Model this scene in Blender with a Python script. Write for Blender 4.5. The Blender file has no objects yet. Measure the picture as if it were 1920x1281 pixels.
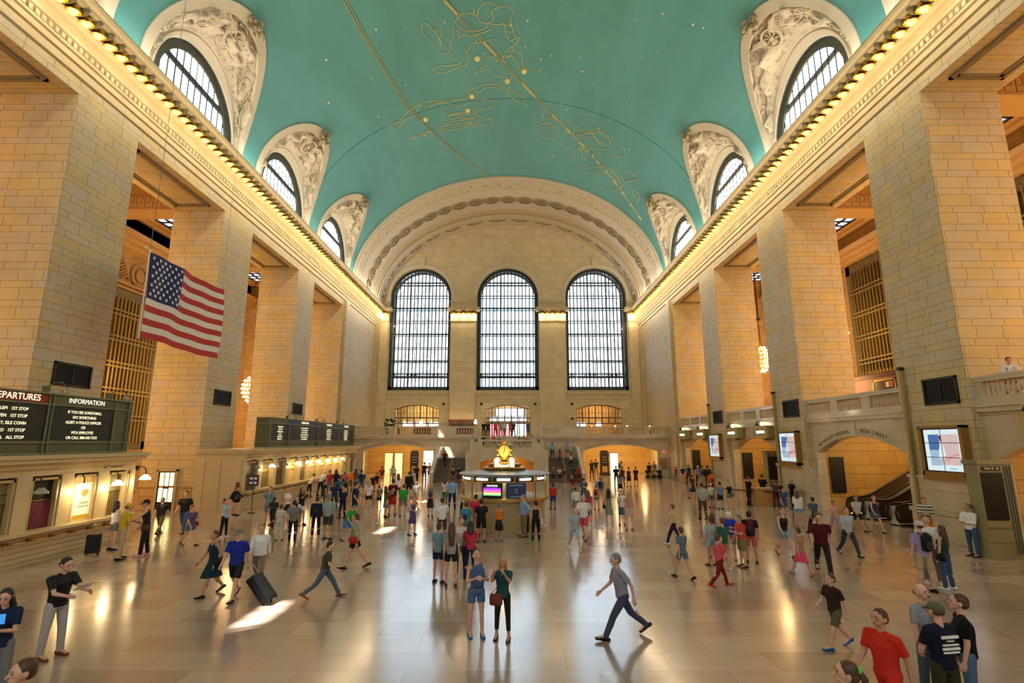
import bpy, bmesh, math, random
import numpy as np
from mathutils import Vector, Matrix
PI = math.pi
C = bpy.context.scene.collection
scn = bpy.context.scene
# ---------------------------------------------------------------- camera
F_PX = 980.0
PITCH = math.atan(187.5 / F_PX)
YAW = math.atan(3.0 / F_PX * math.cos(PITCH))
cd = bpy.data.cameras.new('camera'); cam = bpy.data.objects.new('camera', cd); C.objects.link(cam)
cd.sensor_width = 36.0; cd.lens = F_PX / 1920.0 * 36.0; cd.clip_end = 500
cam.location = (0, 0, 4.0); cam.rotation_euler = (PI / 2 + PITCH, 0, YAW)
scn.camera = cam
# ---------------------------------------------------------------- hall numbers (metres)
XL, XR, XC = -18.97, 17.63, -0.67
HALF = 18.3
VZ0, VB = 22.0, 13.7            # springing height and rise of the elliptical vault
Y0, YV, YB = -12.0, 58.6, 72.0   # west end, end of painted vault, east window wall
BAYS = [-7.5, 4.3, 16.15, 28.05, 40.0, 52.1]
PIERS = [(-15.3, -11.6), (-3.45, 0.25), (8.4, 12.1), (20.3, 24.0), (32.1, 35.85), (44.1, 47.85)]
ZO = 18.92                       # top of the tall openings
# ---------------------------------------------------------------- world, sun, exposure
w = bpy.data.worlds.new('sky'); scn.world = w; w.use_nodes = True
bg = w.node_tree.nodes['Background']; bg.inputs[0].default_value = (0.80, 0.91, 1.0, 1); bg.inputs[1].default_value = 5.4
SUN_DIR = Vector((13.8, 9.1, -27.0)).normalized()
sd = bpy.data.lights.new('sun', 'SUN'); sd.energy = 30.0; sd.angle = math.radians(0.6); sd.color = (1.0, 0.97, 0.9)
so = bpy.data.objects.new('sun', sd); C.objects.link(so); so.rotation_euler = SUN_DIR.to_track_quat('-Z', 'Y').to_euler(); so.location = (-40, -20, 80)
scn.view_settings.view_transform = 'Standard'; scn.view_settings.look = 'None'
scn.view_settings.exposure = 0.5; scn.view_settings.gamma = 1.0; scn.view_settings.use_curve_mapping = False
cy = scn.cycles
cy.max_bounces = 6; cy.diffuse_bounces = 4; cy.glossy_bounces = 3; cy.transmission_bounces = 3; cy.transparent_max_bounces = 8
cy.caustics_reflective = False; cy.caustics_refractive = False; cy.sample_clamp_indirect = 6.0
cy.use_adaptive_sampling = True; cy.adaptive_threshold = 0.025
cy.use_denoising = True
try: cy.use_light_tree = True
except Exception: pass
def portal(loc, rot, sx, sy):
    l = bpy.data.lights.new('window_daylight', 'AREA'); l.shape = 'RECTANGLE'; l.size = sx; l.size_y = sy
    l.cycles.is_portal = True
    o = bpy.data.objects.new('window_daylight', l); C.objects.link(o); o.location = loc; o.rotation_euler = rot
for yc in BAYS:
    portal((XL - 0.5, yc, 24.8), (0, -PI / 2, 0), 5.0, 7.8)      # light travels +X
    portal((XR + 0.5, yc, 24.8), (0, PI / 2, 0), 5.0, 7.8)
for xc in (-13.2, -0.85, 11.7):
    portal((xc, YB + 1.9, 19.7), (-PI / 2, 0, 0), 8.7, 17.8)
    portal((xc, Y0 - 0.9, 13.4), (PI / 2, 0, 0), 8.7, 5.2)
# ---------------------------------------------------------------- materials
MATS = {}
def rgb(c):
    if isinstance(c, str):
        c = c.lstrip('#'); v = [int(c[i:i + 2], 16) / 255 for i in (0, 2, 4)]
        return tuple(((x / 12.92) if x <= 0.04045 else ((x + 0.055) / 1.055) ** 2.4) for x in v) + (1,)
    return tuple(c)[:3] + (1,)
def nm(name):
    m = bpy.data.materials.new(name); m.use_nodes = True; MATS[name] = m
    return m, m.node_tree.nodes, m.node_tree.links, m.node_tree.nodes['Principled BSDF']
def mat(name, col, rough=0.6, metal=0.0, noise=0.0, nscale=6.0, emit=0.0, ecol=None, bump=0.0, spec=0.5, alpha=None):
    if name in MATS: return MATS[name]
    m, N, L, b = nm(name); c = rgb(col)
    b.inputs['Base Color'].default_value = c; b.inputs['Roughness'].default_value = rough; b.inputs['Metallic'].default_value = metal
    b.inputs['Specular IOR Level'].default_value = spec
    if noise or bump:
        tc = N.new('ShaderNodeTexCoord'); n = N.new('ShaderNodeTexNoise'); n.inputs['Scale'].default_value = nscale; n.inputs['Detail'].default_value = 3
        L.new(tc.outputs['Object'], n.inputs['Vector'])
    if noise:
        mx = N.new('ShaderNodeMixRGB'); mx.inputs[1].default_value = tuple(x * (1 - noise) for x in c[:3]) + (1,); mx.inputs[2].default_value = tuple(min(1, x * (1 + noise)) for x in c[:3]) + (1,)
        L.new(n.outputs['Fac'], mx.inputs[0]); L.new(mx.outputs[0], b.inputs['Base Color'])
    if bump:
        bp = N.new('ShaderNodeBump'); bp.inputs['Strength'].default_value = bump; bp.inputs['Distance'].default_value = 0.1
        L.new(n.outputs['Fac'], bp.inputs['Height']); L.new(bp.outputs[0], b.inputs['Normal'])
    if emit:
        b.inputs['Emission Color'].default_value = rgb(ecol or col); b.inputs['Emission Strength'].default_value = emit
    return m
def math_node(N, L, op, a, b=None, c=None):
    n = N.new('ShaderNodeMath'); n.operation = op
    for i, v in enumerate((a, b, c)):
        if v is None: continue
        if hasattr(v, 'links'): L.new(v, n.inputs[i])
        else: n.inputs[i].default_value = v
    return n.outputs[0]
def block_stone(name, c1, c2, cm, P=1.02, frac=0.64, bw=1.55, mortar=0.014, rough=0.55, seed=0.0, coat=0.0):
    """coursed ashlar: tall and narrow courses alternate; u runs along whichever axis the face runs"""
    m, N, L, b = nm(name)
    tc = N.new('ShaderNodeTexCoord'); g = N.new('ShaderNodeNewGeometry')
    sp = N.new('ShaderNodeSeparateXYZ'); L.new(tc.outputs['Object'], sp.inputs[0])
    sn = N.new('ShaderNodeSeparateXYZ'); L.new(g.outputs['True Normal'], sn.inputs[0])
    ax = math_node(N, L, 'GREATER_THAN', math_node(N, L, 'ABSOLUTE', sn.outputs[0]), 0.6)
    az = math_node(N, L, 'GREATER_THAN', math_node(N, L, 'ABSOLUTE', sn.outputs[2]), 0.75)
    u = math_node(N, L, 'ADD', math_node(N, L, 'MULTIPLY', ax, sp.outputs[1]), math_node(N, L, 'MULTIPLY', math_node(N, L, 'SUBTRACT', 1.0, ax), sp.outputs[0]))
    v0 = math_node(N, L, 'ADD', math_node(N, L, 'MULTIPLY', az, sp.outputs[1]), math_node(N, L, 'MULTIPLY', math_node(N, L, 'SUBTRACT', 1.0, az), sp.outputs[2]))
    v = math_node(N, L, 'DIVIDE', math_node(N, L, 'ADD', v0, 50 * P + seed), P)
    fl = math_node(N, L, 'FLOOR', v); fr = math_node(N, L, 'FRACT', v)
    lo = math_node(N, L, 'MINIMUM', math_node(N, L, 'DIVIDE', fr, frac), 1.0)
    hi = math_node(N, L, 'MAXIMUM', math_node(N, L, 'DIVIDE', math_node(N, L, 'SUBTRACT', fr, frac), 1 - frac), 0.0)
    vv = math_node(N, L, 'ADD', math_node(N, L, 'MULTIPLY', fl, 2.0), math_node(N, L, 'ADD', lo, hi))
    cb = N.new('ShaderNodeCombineXYZ'); L.new(u, cb.inputs[0]); L.new(math_node(N, L, 'MULTIPLY', vv, 0.5), cb.inputs[1])
    br = N.new('ShaderNodeTexBrick'); L.new(cb.outputs[0], br.inputs['Vector'])
    br.offset = 0.37; br.offset_frequency = 2; br.squash = 0.8; br.squash_frequency = 3
    br.inputs['Scale'].default_value = 1.0; br.inputs['Brick Width'].default_value = bw; br.inputs['Row Height'].default_value = 0.5
    br.inputs['Mortar Size'].default_value = mortar; br.inputs['Mortar Smooth'].default_value = 0.3; br.inputs['Bias'].default_value = 0.0
    br.inputs['Color1'].default_value = rgb(c1); br.inputs['Color2'].default_value = rgb(c2); br.inputs['Mortar'].default_value = rgb(cm)
    no = N.new('ShaderNodeTexNoise'); no.inputs['Scale'].default_value = 0.9; no.inputs['Detail'].default_value = 5; L.new(tc.outputs['Object'], no.inputs['Vector'])
    mx = N.new('ShaderNodeMixRGB'); mx.blend_type = 'MULTIPLY'; mx.inputs[0].default_value = 0.5
    rp = N.new('ShaderNodeValToRGB'); rp.color_ramp.elements[0].position = 0.3; rp.color_ramp.elements[0].color = (0.72, 0.72, 0.72, 1); rp.color_ramp.elements[1].position = 0.65; rp.color_ramp.elements[1].color = (1, 1, 1, 1)
    L.new(no.outputs['Fac'], rp.inputs[0]); L.new(br.outputs['Color'], mx.inputs[1]); L.new(rp.outputs[0], mx.inputs[2]); L.new(mx.outputs[0], b.inputs['Base Color'])
    b.inputs['Roughness'].default_value = rough
    if coat: b.inputs['Coat Weight'].default_value = coat; b.inputs['Coat Roughness'].default_value = 0.08
    bp = N.new('ShaderNodeBump'); bp.inputs['Strength'].default_value = 0.25; bp.inputs['Distance'].default_value = 0.02; bp.invert = True
    L.new(br.outputs['Fac'], bp.inputs['Height']); L.new(bp.outputs[0], b.inputs['Normal'])
    return m
STONE = block_stone('caen_stone', '#cfb67c', '#c6b79c', '#857247', P=.80, bw=1.3)
STONE_B = block_stone('back_wall_stone', '#dccba4', '#d1bf96', '#b8a57c', P=1.4, bw=1.9)
STONE_T = block_stone('tympanum_stone', '#d3c3a6', '#cbb998', '#a8977a', P=1.5, bw=2.2, mortar=0.008)
CREAM = mat('cream_plaster', '#cdbea2', 0.7, noise=0.06, nscale=1.2)
TRIM = mat('carved_trim_stone', '#c2b08a', 0.6, noise=0.08, nscale=3)
MARBLE = block_stone('botticino_marble', '#d3c6ae', '#cabca2', '#a89a80', P=2.0, frac=0.5, bw=2.4, mortar=0.006, rough=0.25, coat=0.5)
AISLE = block_stone('aisle_stone', '#cfae78', '#c09c64', '#7a5c30', P=.80, bw=1.3)
PLASTER_O = mat('aisle_plaster', '#c9a468', 0.7, noise=0.07, nscale=2)
DARKREL = mat('carved_dark_stone', '#8a7a5c', 0.8, noise=0.3, nscale=9, bump=0.6)  # darker mottled stone tone for the soffit mouldings
BRONZE = mat('dark_bronze', '#2e2a20', 0.45, 0.6, noise=0.25, nscale=8)
IRON = mat('window_iron', '#2b3132', 0.5, 0.3)
BRASS = mat('polished_brass', '#d9a93a', 0.25, 1.0)
GOLDP = mat('gold_leaf', '#c9a24c', 0.45, 0.3)
GILT = mat('gilded_bronze', '#b08a3c', 0.35, 0.85)
GREENM = mat('green_grey_painted_metal', '#6e7258', 0.45, 0.2)
BLACK = mat('matt_black', '#0b0b0c', 0.5)
WHITE = mat('white_paint', '#e8e6df', 0.5)
RED = mat('board_red', '#8c2620', 0.5)
WOODR = mat('red_mahogany', '#7c3118', 0.35, noise=0.2, nscale=4)
GLOW = mat('lamp_glow', '#ffd890', 0.5, emit=3.2, ecol='#ffb84a')
GLOWW = mat('warm_white_glow', '#fff0c8', 0.5, emit=9.0, ecol='#ffe6a8')
GLOWC = mat('cool_white_glow', '#ffffff', 0.5, emit=4.0, ecol='#f4fbff')
def glass_mat():
    m, N, L, b = nm('window_glass')
    out = [n for n in N if n.type == 'OUTPUT_MATERIAL'][0]
    t = N.new('ShaderNodeBsdfTransparent'); t.inputs[0].default_value = (0.93, 0.97, 1, 1)
    g = N.new('ShaderNodeBsdfGlossy'); g.inputs['Roughness'].default_value = 0.05
    mx = N.new('ShaderNodeMixShader'); mx.inputs[0].default_value = 0.06
    L.new(t.outputs[0], mx.inputs[1]); L.new(g.outputs[0], mx.inputs[2]); L.new(mx.outputs[0], out.inputs[0])
    return m
GLASS = glass_mat()
def floor_mat():
    m, N, L, b = nm('polished_marble_floor')
    tc = N.new('ShaderNodeTexCoord'); br = N.new('ShaderNodeTexBrick'); L.new(tc.outputs['Object'], br.inputs['Vector'])
    br.offset = 0.5; br.inputs['Scale'].default_value = 1.0; br.inputs['Brick Width'].default_value = 1.9; br.inputs['Row Height'].default_value = 0.85
    br.inputs['Mortar Size'].default_value = 0.006; br.inputs['Mortar Smooth'].default_value = 0.2
    br.inputs['Color1'].default_value = rgb('#b9ac9c'); br.inputs['Color2'].default_value = rgb('#aa9c8e'); br.inputs['Mortar'].default_value = rgb('#6d5a46')
    b2 = N.new('ShaderNodeTexBrick'); L.new(tc.outputs['Object'], b2.inputs['Vector']); b2.offset = 0.5
    b2.inputs['Scale'].default_value = 1.0; b2.inputs['Brick Width'].default_value = 1.9; b2.inputs['Row Height'].default_value = 0.85; b2.inputs['Mortar Size'].default_value = 0.0
    b2.inputs['Color1'].default_value = (0, 0, 0, 1); b2.inputs['Color2'].default_value = (1, 1, 1, 1); b2.inputs['Bias'].default_value = -0.1
    n = N.new('ShaderNodeTexNoise'); n.inputs['Scale'].default_value = 0.35; n.inputs['Detail'].default_value = 7; n.inputs['Roughness'].default_value = 0.65; L.new(tc.outputs['Object'], n.inputs['Vector'])
    rp = N.new('ShaderNodeValToRGB'); e = rp.color_ramp.elements; e[0].position = 0.35; e[0].color = rgb('#9c9286'); e[1].position = 0.68; e[1].color = rgb('#bc9c8c')
    L.new(n.outputs['Fac'], rp.inputs[0])
    mx = N.new('ShaderNodeMixRGB'); mx.inputs[0].default_value = 0.5; L.new(br.outputs['Color'], mx.inputs[1]); L.new(rp.outputs[0], mx.inputs[2])
    m2 = N.new('ShaderNodeMixRGB'); m2.blend_type = 'MULTIPLY'; L.new(mx.outputs[0], m2.inputs[1]); m2.inputs[2].default_value = (0.84, 0.74, 0.66, 1); L.new(b2.outputs['Color'], m2.inputs[0])
    L.new(m2.outputs[0], b.inputs['Base Color'])
    n2 = N.new('ShaderNodeTexNoise'); n2.inputs['Scale'].default_value = 1.3; n2.inputs['Detail'].default_value = 4; L.new(tc.outputs['Object'], n2.inputs['Vector'])
    mr = N.new('ShaderNodeMapRange'); mr.inputs['To Min'].default_value = 0.13; mr.inputs['To Max'].default_value = 0.25; L.new(n2.outputs['Fac'], mr.inputs['Value']); L.new(mr.outputs[0], b.inputs['Roughness'])
    b.inputs['Specular IOR Level'].default_value = 1.0; b.inputs['Coat Weight'].default_value = .35; b.inputs['Coat Roughness'].default_value = .12
    return m
FLOORM = floor_mat()
def vault_mat():
    m, N, L, b = nm('painted_sky_vault')
    tc = N.new('ShaderNodeTexCoord')
    mp = N.new('ShaderNodeMapping'); mp.inputs['Scale'].default_value = (0.18, 0.05, 0.18); L.new(tc.outputs['Object'], mp.inputs[0])
    n = N.new('ShaderNodeTexNoise'); n.inputs['Scale'].default_value = 1.6; n.inputs['Detail'].default_value = 8; n.inputs['Roughness'].default_value = 0.6; L.new(mp.outputs[0], n.inputs['Vector'])
    rp = N.new('ShaderNodeValToRGB'); e = rp.color_ramp.elements; e[0].position = 0.3; e[0].color = rgb('#538f88'); e[1].position = 0.7; e[1].color = rgb('#61a09a')
    L.new(n.outputs['Fac'], rp.inputs[0]); L.new(rp.outputs[0], b.inputs['Base Color']); b.inputs['Roughness'].default_value = 0.55
    n2 = N.new('ShaderNodeTexNoise'); n2.inputs['Scale'].default_value = 22; n2.inputs['Detail'].default_value = 2; L.new(tc.outputs['Object'], n2.inputs['Vector'])
    bp = N.new('ShaderNodeBump'); bp.inputs['Strength'].default_value = 0.12; bp.inputs['Distance'].default_value = 0.05; L.new(n2.outputs['Fac'], bp.inputs['Height']); L.new(bp.outputs[0], b.inputs['Normal'])
    return m
VAULTM = vault_mat()
def relief_mat(name, c1, c2, scale, strength):
    m, N, L, b = nm(name)
    tc = N.new('ShaderNodeTexCoord'); v = N.new('ShaderNodeTexVoronoi'); v.feature = 'SMOOTH_F1'; v.inputs['Scale'].default_value = scale; L.new(tc.outputs['Object'], v.inputs['Vector'])
    n = N.new('ShaderNodeTexNoise'); n.inputs['Scale'].default_value = scale * 1.7; n.inputs['Detail'].default_value = 4; L.new(tc.outputs['Object'], n.inputs['Vector'])
    s = math_node(N, L, 'ADD', v.outputs['Distance'], math_node(N, L, 'MULTIPLY', n.outputs['Fac'], 0.6))
    rp = N.new('ShaderNodeValToRGB'); e = rp.color_ramp.elements; e[0].position = 0.35; e[0].color = rgb(c2); e[1].position = 0.62; e[1].color = rgb(c1)
    L.new(s, rp.inputs[0]); L.new(rp.outputs[0], b.inputs['Base Color']); b.inputs['Roughness'].default_value = 0.75
    bp = N.new('ShaderNodeBump'); bp.inputs['Strength'].default_value = strength; bp.inputs['Distance'].default_value = 0.12; L.new(s, bp.inputs['Height']); L.new(bp.outputs[0], b.inputs['Normal'])
    return m
RELIEF = relief_mat('sculpted_relief', '#bdae94', '#94856a', 2.8, 1.0)
ORNATE = relief_mat('ornamental_band', '#cdbd9c', '#77663f', 3.2, 1.0)
# ---------------------------------------------------------------- mesh building
class MB:
    def __init__(s): s.v = []; s.f = []; s.mi = []; s.cur = 0
    def add(s, vs, fs):
        o = len(s.v); s.v += [tuple(p) for p in vs]; s.f += [tuple(i + o for i in f) for f in fs]; s.mi += [s.cur] * len(fs); return s
    def box(s, x0, x1, y0, y1, z0, z1):
        x0, x1 = min(x0, x1), max(x0, x1); y0, y1 = min(y0, y1), max(y0, y1); z0, z1 = min(z0, z1), max(z0, z1)
        return s.add([(x0, y0, z0), (x1, y0, z0), (x1, y1, z0), (x0, y1, z0), (x0, y0, z1), (x1, y0, z1), (x1, y1, z1), (x0, y1, z1)],
                     [(0, 3, 2, 1), (4, 5, 6, 7), (0, 1, 5, 4), (1, 2, 6, 5), (2, 3, 7, 6), (3, 0, 4, 7)])
    def rings(s, rs, close=True, caps=True):
        n = len(rs[0]); vs = [p for r in rs for p in r]; fs = []
        for i in range(len(rs) - 1):
            for j in range(n if close else n - 1):
                a = i * n + j; b = i * n + (j + 1) % n; fs.append((a, b, b + n, a + n))
        if caps and close: fs.append(tuple(range(n))[::-1]); fs.append(tuple(range((len(rs) - 1) * n, len(rs) * n)))
        return s.add(vs, fs)
    def lathe(s, prof, c=(0, 0, 0), n=16, caps=True):
        return s.rings([[(c[0] + r * math.cos(2 * PI * k / n), c[1] + r * math.sin(2 * PI * k / n), c[2] + z) for k in range(n)] for r, z in prof], caps=caps)
    def tube(s, pts, r, n=6, caps=True):
        pts = [Vector(p) for p in pts]; rs = []; rr = r if isinstance(r, (list, tuple)) else [r] * len(pts)
        up = Vector((0, 0, 1)); nrm = None
        for i, p in enumerate(pts):
            d = (pts[min(i + 1, len(pts) - 1)] - pts[max(i - 1, 0)])
            d = d.normalized() if d.length > 1e-9 else Vector((0, 0, 1))
            if nrm is None:
                nrm = d.cross(up) if abs(d.z) < 0.95 else d.cross(Vector((1, 0, 0)))
            nrm = (nrm - d * nrm.dot(d)); nrm = nrm.normalized() if nrm.length > 1e-6 else d.orthogonal().normalized()
            b = d.cross(nrm)
            rs.append([tuple(p + nrm * (rr[i] * math.cos(2 * PI * k / n)) + b * (rr[i] * math.sin(2 * PI * k / n))) for k in range(n)])
        return s.rings(rs, caps=caps)
    def bar(s, a, b, r, n=6): return s.tube([a, b], r, n)
    def sph(s, c, r, nu=10, nv=7, rot=None):
        r = (r, r, r) if not isinstance(r, (tuple, list)) else r; c = Vector(c); vs = [Vector((0, 0, -r[2]))]
        for i in range(1, nv):
            t = -PI / 2 + PI * i / nv
            for k in range(nu): vs.append(Vector((r[0] * math.cos(t) * math.cos(2 * PI * k / nu), r[1] * math.cos(t) * math.sin(2 * PI * k / nu), r[2] * math.sin(t))))
        vs.append(Vector((0, 0, r[2])))
        if rot is not None: vs = [rot @ p for p in vs]
        vs = [p + c for p in vs]; fs = []
        for k in range(nu): fs.append((0, 1 + (k + 1) % nu, 1 + k))
        for i in range(nv - 2):
            for k in range(nu):
                a = 1 + i * nu + k; b = 1 + i * nu + (k + 1) % nu; fs.append((a, b, b + nu, a + nu))
        t = len(vs) - 1; o = 1 + (nv - 2) * nu
        for k in range(nu): fs.append((o + k, o + (k + 1) % nu, t))
        return s.add(vs, fs)
    def extr(s, poly, fn0, fn1):
        """closed 2-D polygon mapped by two functions to two 3-D outlines and joined"""
        return s.rings([[fn0(p) for p in poly], [fn1(p) for p in poly]])
    def build(s, name, m=None, parent=None, smooth=False, loc=None, rz=0.0):
        me = bpy.data.meshes.new(name); me.from_pydata(s.v, [], s.f)
        mm = m if isinstance(m, (list, tuple)) else ([m] if m else [])
        for x in mm: me.materials.append(x)
        if len(mm) > 1: me.polygons.foreach_set('material_index', s.mi)
        if smooth: me.polygons.foreach_set('use_smooth', [True] * len(me.polygons))
        me.update()
        o = bpy.data.objects.new(name, me); C.objects.link(o)
        if parent: o.parent = parent
        if loc is not None: o.location = loc
        o.rotation_euler.z = rz
        return o
def fixn(o):
    bm = bmesh.new(); bm.from_mesh(o.data); bmesh.ops.recalc_face_normals(bm, faces=bm.faces[:]); bm.to_mesh(o.data); bm.free(); return o
def tag(o, label, cat, group=None, kind=None):
    o['label'] = label; o['category'] = cat
    if group: o['group'] = group
    if kind: o['kind'] = kind
    return o
def st(o, label=None):
    o['kind'] = 'structure'
    if label: o['label'] = label
    return o
def thing(name, label, cat, loc=(0, 0, 0), rz=0.0, group=None):
    o = bpy.data.objects.new(name, None); C.objects.link(o); o.location = loc; o.rotation_euler.z = rz; o.empty_display_size = 0.2
    return tag(o, label, cat, group)
def dup(o, loc=None, rz=None, label=None, group=None):
    def cp(a, par):
        c = a.copy(); C.objects.link(c)
        if par: c.parent = par
        for ch in kids.get(a.name, []): cp(ch, c)
        return c
    kids = {}
    stack = [o]
    while stack:
        a = stack.pop(); kids[a.name] = list(a.children); stack += kids[a.name]
    r = cp(o, o.parent)
    if loc is not None: r.location = loc
    if rz is not None: r.rotation_euler.z = rz
    if label: r['label'] = label
    if group: r['group'] = group
    return r
def text(name, s, m, size, loc, rot, parent=None, ext=0.004, align='CENTER', sx=1.0, bold=0.0):
    cu = bpy.data.curves.new(name, 'FONT'); cu.body = s; cu.size = size; cu.align_x = align; cu.align_y = 'CENTER'; cu.extrude = ext; cu.offset = bold; cu.resolution_u = 3
    cu.materials.append(m); o = bpy.data.objects.new(name, cu); C.objects.link(o); o.location = loc; o.rotation_euler = rot; o.scale.x = sx
    me = bpy.data.meshes.new_from_object(o); o2 = bpy.data.objects.new(name, me); C.objects.link(o2)
    o2.location = loc; o2.rotation_euler = rot; o2.scale.x = sx; o2['text_width'] = 0.0
    del o2['text_width']; bpy.data.objects.remove(o); bpy.data.curves.remove(cu); o = o2
    if parent: o.parent = parent
    return o
ROT_E = (PI / 2, 0, 0)             # text read by someone facing +Y
ROT_L = (PI / 2, 0, PI / 2)        # text on the left wall, facing +X
ROT_R = (PI / 2, 0, -PI / 2)       # text on the right wall, facing -X
def clone(o, parent=None, loc=None, rot=None):
    c = o.copy(); C.objects.link(c)
    if parent: c.parent = parent
    if loc is not None: c.location = loc
    if rot is not None: c.rotation_euler = rot
    return c
# ================================================================ THE SETTING
random.seed(7); rng = np.random.RandomState(5)
mb = MB(); mb.add([(-45, Y0 - 1, 0), (45, Y0 - 1, 0), (45, 84, 0), (-45, 84, 0), (-45, Y0 - 1, -0.4), (45, Y0 - 1, -0.4), (45, 84, -0.4), (-45, 84, -0.4)],
                  [(0, 1, 2, 3), (7, 6, 5, 4), (0, 4, 5, 1), (1, 5, 6, 2), (2, 6, 7, 3), (3, 7, 4, 0)])
st(mb.build('floor', FLOORM), 'polished pinkish marble floor of the hall')
def side_x(side, off):           # off > 0 goes into the hall
    return XL + off if side < 0 else XR - off
SIDES = ((-1, 'left'), (1, 'right'))
AD = 3.35; AW = 11.0
for sgn, sn in SIDES:
    fx = side_x(sgn, 0); bx = side_x(sgn, -AD)
    mb = MB()
    for a, b in PIERS: mb.box(fx, bx, a, b, 0, ZO)
    mb.box(fx, bx, Y0, 56.3, ZO, 22.5)
    mb.box(fx, bx, 56.3, YB + 1.5, 0, 22.5)
    wl = st(mb.build('wall_' + sn, STONE), 'tall ashlar pier wall on the %s side' % sn)
    # pilaster strips at the end of the arcade
    mb = MB(); mb.box(fx, side_x(sgn, 0.25), 56.9, 57.9, 0, 19.6); mb.box(fx, side_x(sgn, 0.25), 70.2, 71.9, 0, 19.6)
    mb.build('pilaster', STONE, wl)
    # cornice: a moulding profile swept along the wall
    P = [(0, 19.55), (0.10, 19.6), (0.10, 19.95), (0.2, 20.0), (0.2, 20.25), (0.3, 20.3), (0.3, 20.42), (0.16, 20.45), (0.16, 20.72), (0.32, 20.78), (0.34, 20.9), (0.08, 20.95), (0.08, 21.42),
         (0.22, 21.5), (0.3, 21.6), (0.42, 21.68), (0.42, 21.75), (0.2, 21.78), (0.2, 22.02), (0.92, 22.04), (0.94, 22.2), (1.04, 22.28), (1.12, 22.42), (1.12, 22.5), (0, 22.6)]
    mb = MB(); mb.rings([[(side_x(sgn, o), y, z) for o, z in P] for y in (Y0, YB)])
    co = fixn(mb.build('trim_1' if sgn < 0 else 'trim_2', TRIM)); st(co, 'projecting cornice along the %s wall' % sn)
    mb = MB(); y = 14.0
    while y < YB - 0.4:
        mb.box(side_x(sgn, 0.16), side_x(sgn, 0.29), y, y + 0.16, 20.47, 20.70); y += 0.3
    d = mb.build('dentil', TRIM, co); d['kind'] = 'stuff'
    # soffit panels of the tall openings
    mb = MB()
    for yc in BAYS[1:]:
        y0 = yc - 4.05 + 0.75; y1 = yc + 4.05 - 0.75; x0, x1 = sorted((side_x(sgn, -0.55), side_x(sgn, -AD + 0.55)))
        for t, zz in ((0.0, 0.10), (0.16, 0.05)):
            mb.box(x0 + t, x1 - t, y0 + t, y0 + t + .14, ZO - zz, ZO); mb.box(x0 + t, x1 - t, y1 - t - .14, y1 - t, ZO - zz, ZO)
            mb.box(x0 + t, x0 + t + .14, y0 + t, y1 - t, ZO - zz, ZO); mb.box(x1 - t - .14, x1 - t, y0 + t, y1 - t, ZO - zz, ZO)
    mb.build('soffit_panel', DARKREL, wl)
    # aisle behind the piers: far wall, ceiling with beams and lay-lights
    ax = side_x(sgn, -AW); mb = MB(); mb.box(ax, ax + sgn * 0.6, Y0, YB, 0, 21.6)
    for a, b in PIERS: mb.box(ax, ax - sgn * 0.7, a + .2, b - .2, 0, 21.0)
    mb.box(bx, ax, 57.4, 58.4, 0, 21.6); mb.box(bx, ax, Y0 - .5, Y0, 0, 21.6)
    st(mb.build('wall_aisle_' + sn, AISLE), 'warm lit stone wall of the %s aisle' % sn)
    mb = MB(); mb.box(bx, ax, Y0, YB, 21.3, 21.6)
    for a, b in PIERS: mb.box(bx, ax, (a + b) / 2 - .8, (a + b) / 2 + .8, 19.5, 21.4)
    for yc in BAYS:        # ring of mouldings around the lay-light
        for t, z in ((0, 20.9), (.35, 21.1)):
            x0, x1 = sorted((bx - sgn * -.5, ax - sgn * .9)); y0, y1 = yc - 3.9, yc + 3.9
            x0 += t; x1 -= t; y0 += t; y1 -= t
            mb.box(x0, x1, y0, y0 + .5, z, 21.4); mb.box(x0, x1, y1 - .5, y1, z, 21.4); mb.box(x0, x0 + .5, y0, y1, z, 21.4); mb.box(x1 - .5, x1, y0, y1, z, 21.4)
    mb.box(ax, ax - sgn * 1.0, Y0, 57.4, 19.5, 19.9); mb.box(ax, ax - sgn * 0.8, Y0, 57.4, 19.1, 19.5); mb.box(ax, ax - sgn * .55, Y0, 57.4, 18.7, 19.1)
    st(mb.build('ceiling_aisle_' + sn, PLASTER_O), 'orange plaster coffered ceiling of the %s aisle' % sn)
    mb = MB()                 # carved fret on the beam faces
    for a, b in PIERS[2:]:
        x0, x1 = sorted((bx, ax)); a = (a + b) / 2 - .8
        mb.box(x0, x1, a - 0.05, a, 19.5, 19.6); mb.box(x0, x1, a - 0.05, a, 20.5, 20.6)
        x = x0 + .3
        while x < x1 - .5:
            for q in ((0, .42, .0, .07), (0, .07, .07, .75), (0, .42, .75, .82), (.35, .42, .3, .75), (.17, .35, .3, .37)):
                mb.box(x + q[0], x + q[1], a - .04, a, 19.66 + q[2], 19.66 + q[3])
            x += .56
    o = mb.build('beam_fret', mat('fret_plaster', '#b98f55', 0.7)); st(o, 'carved key pattern on the aisle beams'); o.name = 'trim_fret_' + sn
    for k, yc in enumerate(BAYS[2:]):
        xm = (bx + ax) / 2; mb = MB(); t = thing('ceiling_lay_light', 'black gridded lay light with white panes in the %s aisle ceiling, %s bay' % (sn, ('nearest', 'second', 'third', 'farthest')[k]), 'ceiling light', (xm, yc, 21.25), group='aisle lay lights')
        for i in range(7): mb.box(-2.8, 2.8, -2.6 + i * .86 - .09, -2.6 + i * .86 + .09, -.12, 0)
        for i in range(8): mb.box(-2.8 + i * .8 - .09, -2.8 + i * .8 + .09, -2.6, 2.6, -.14, 0)
        mb.build('grid', BLACK, t); mb = MB(); mb.box(-2.8, 2.8, -2.6, 2.6, -.04, -.01); mb.build('pane', mat('lay_light_pane', '#dfe9f5', .5, emit=1.6, ecol='#e8f2ff'), t)
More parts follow.
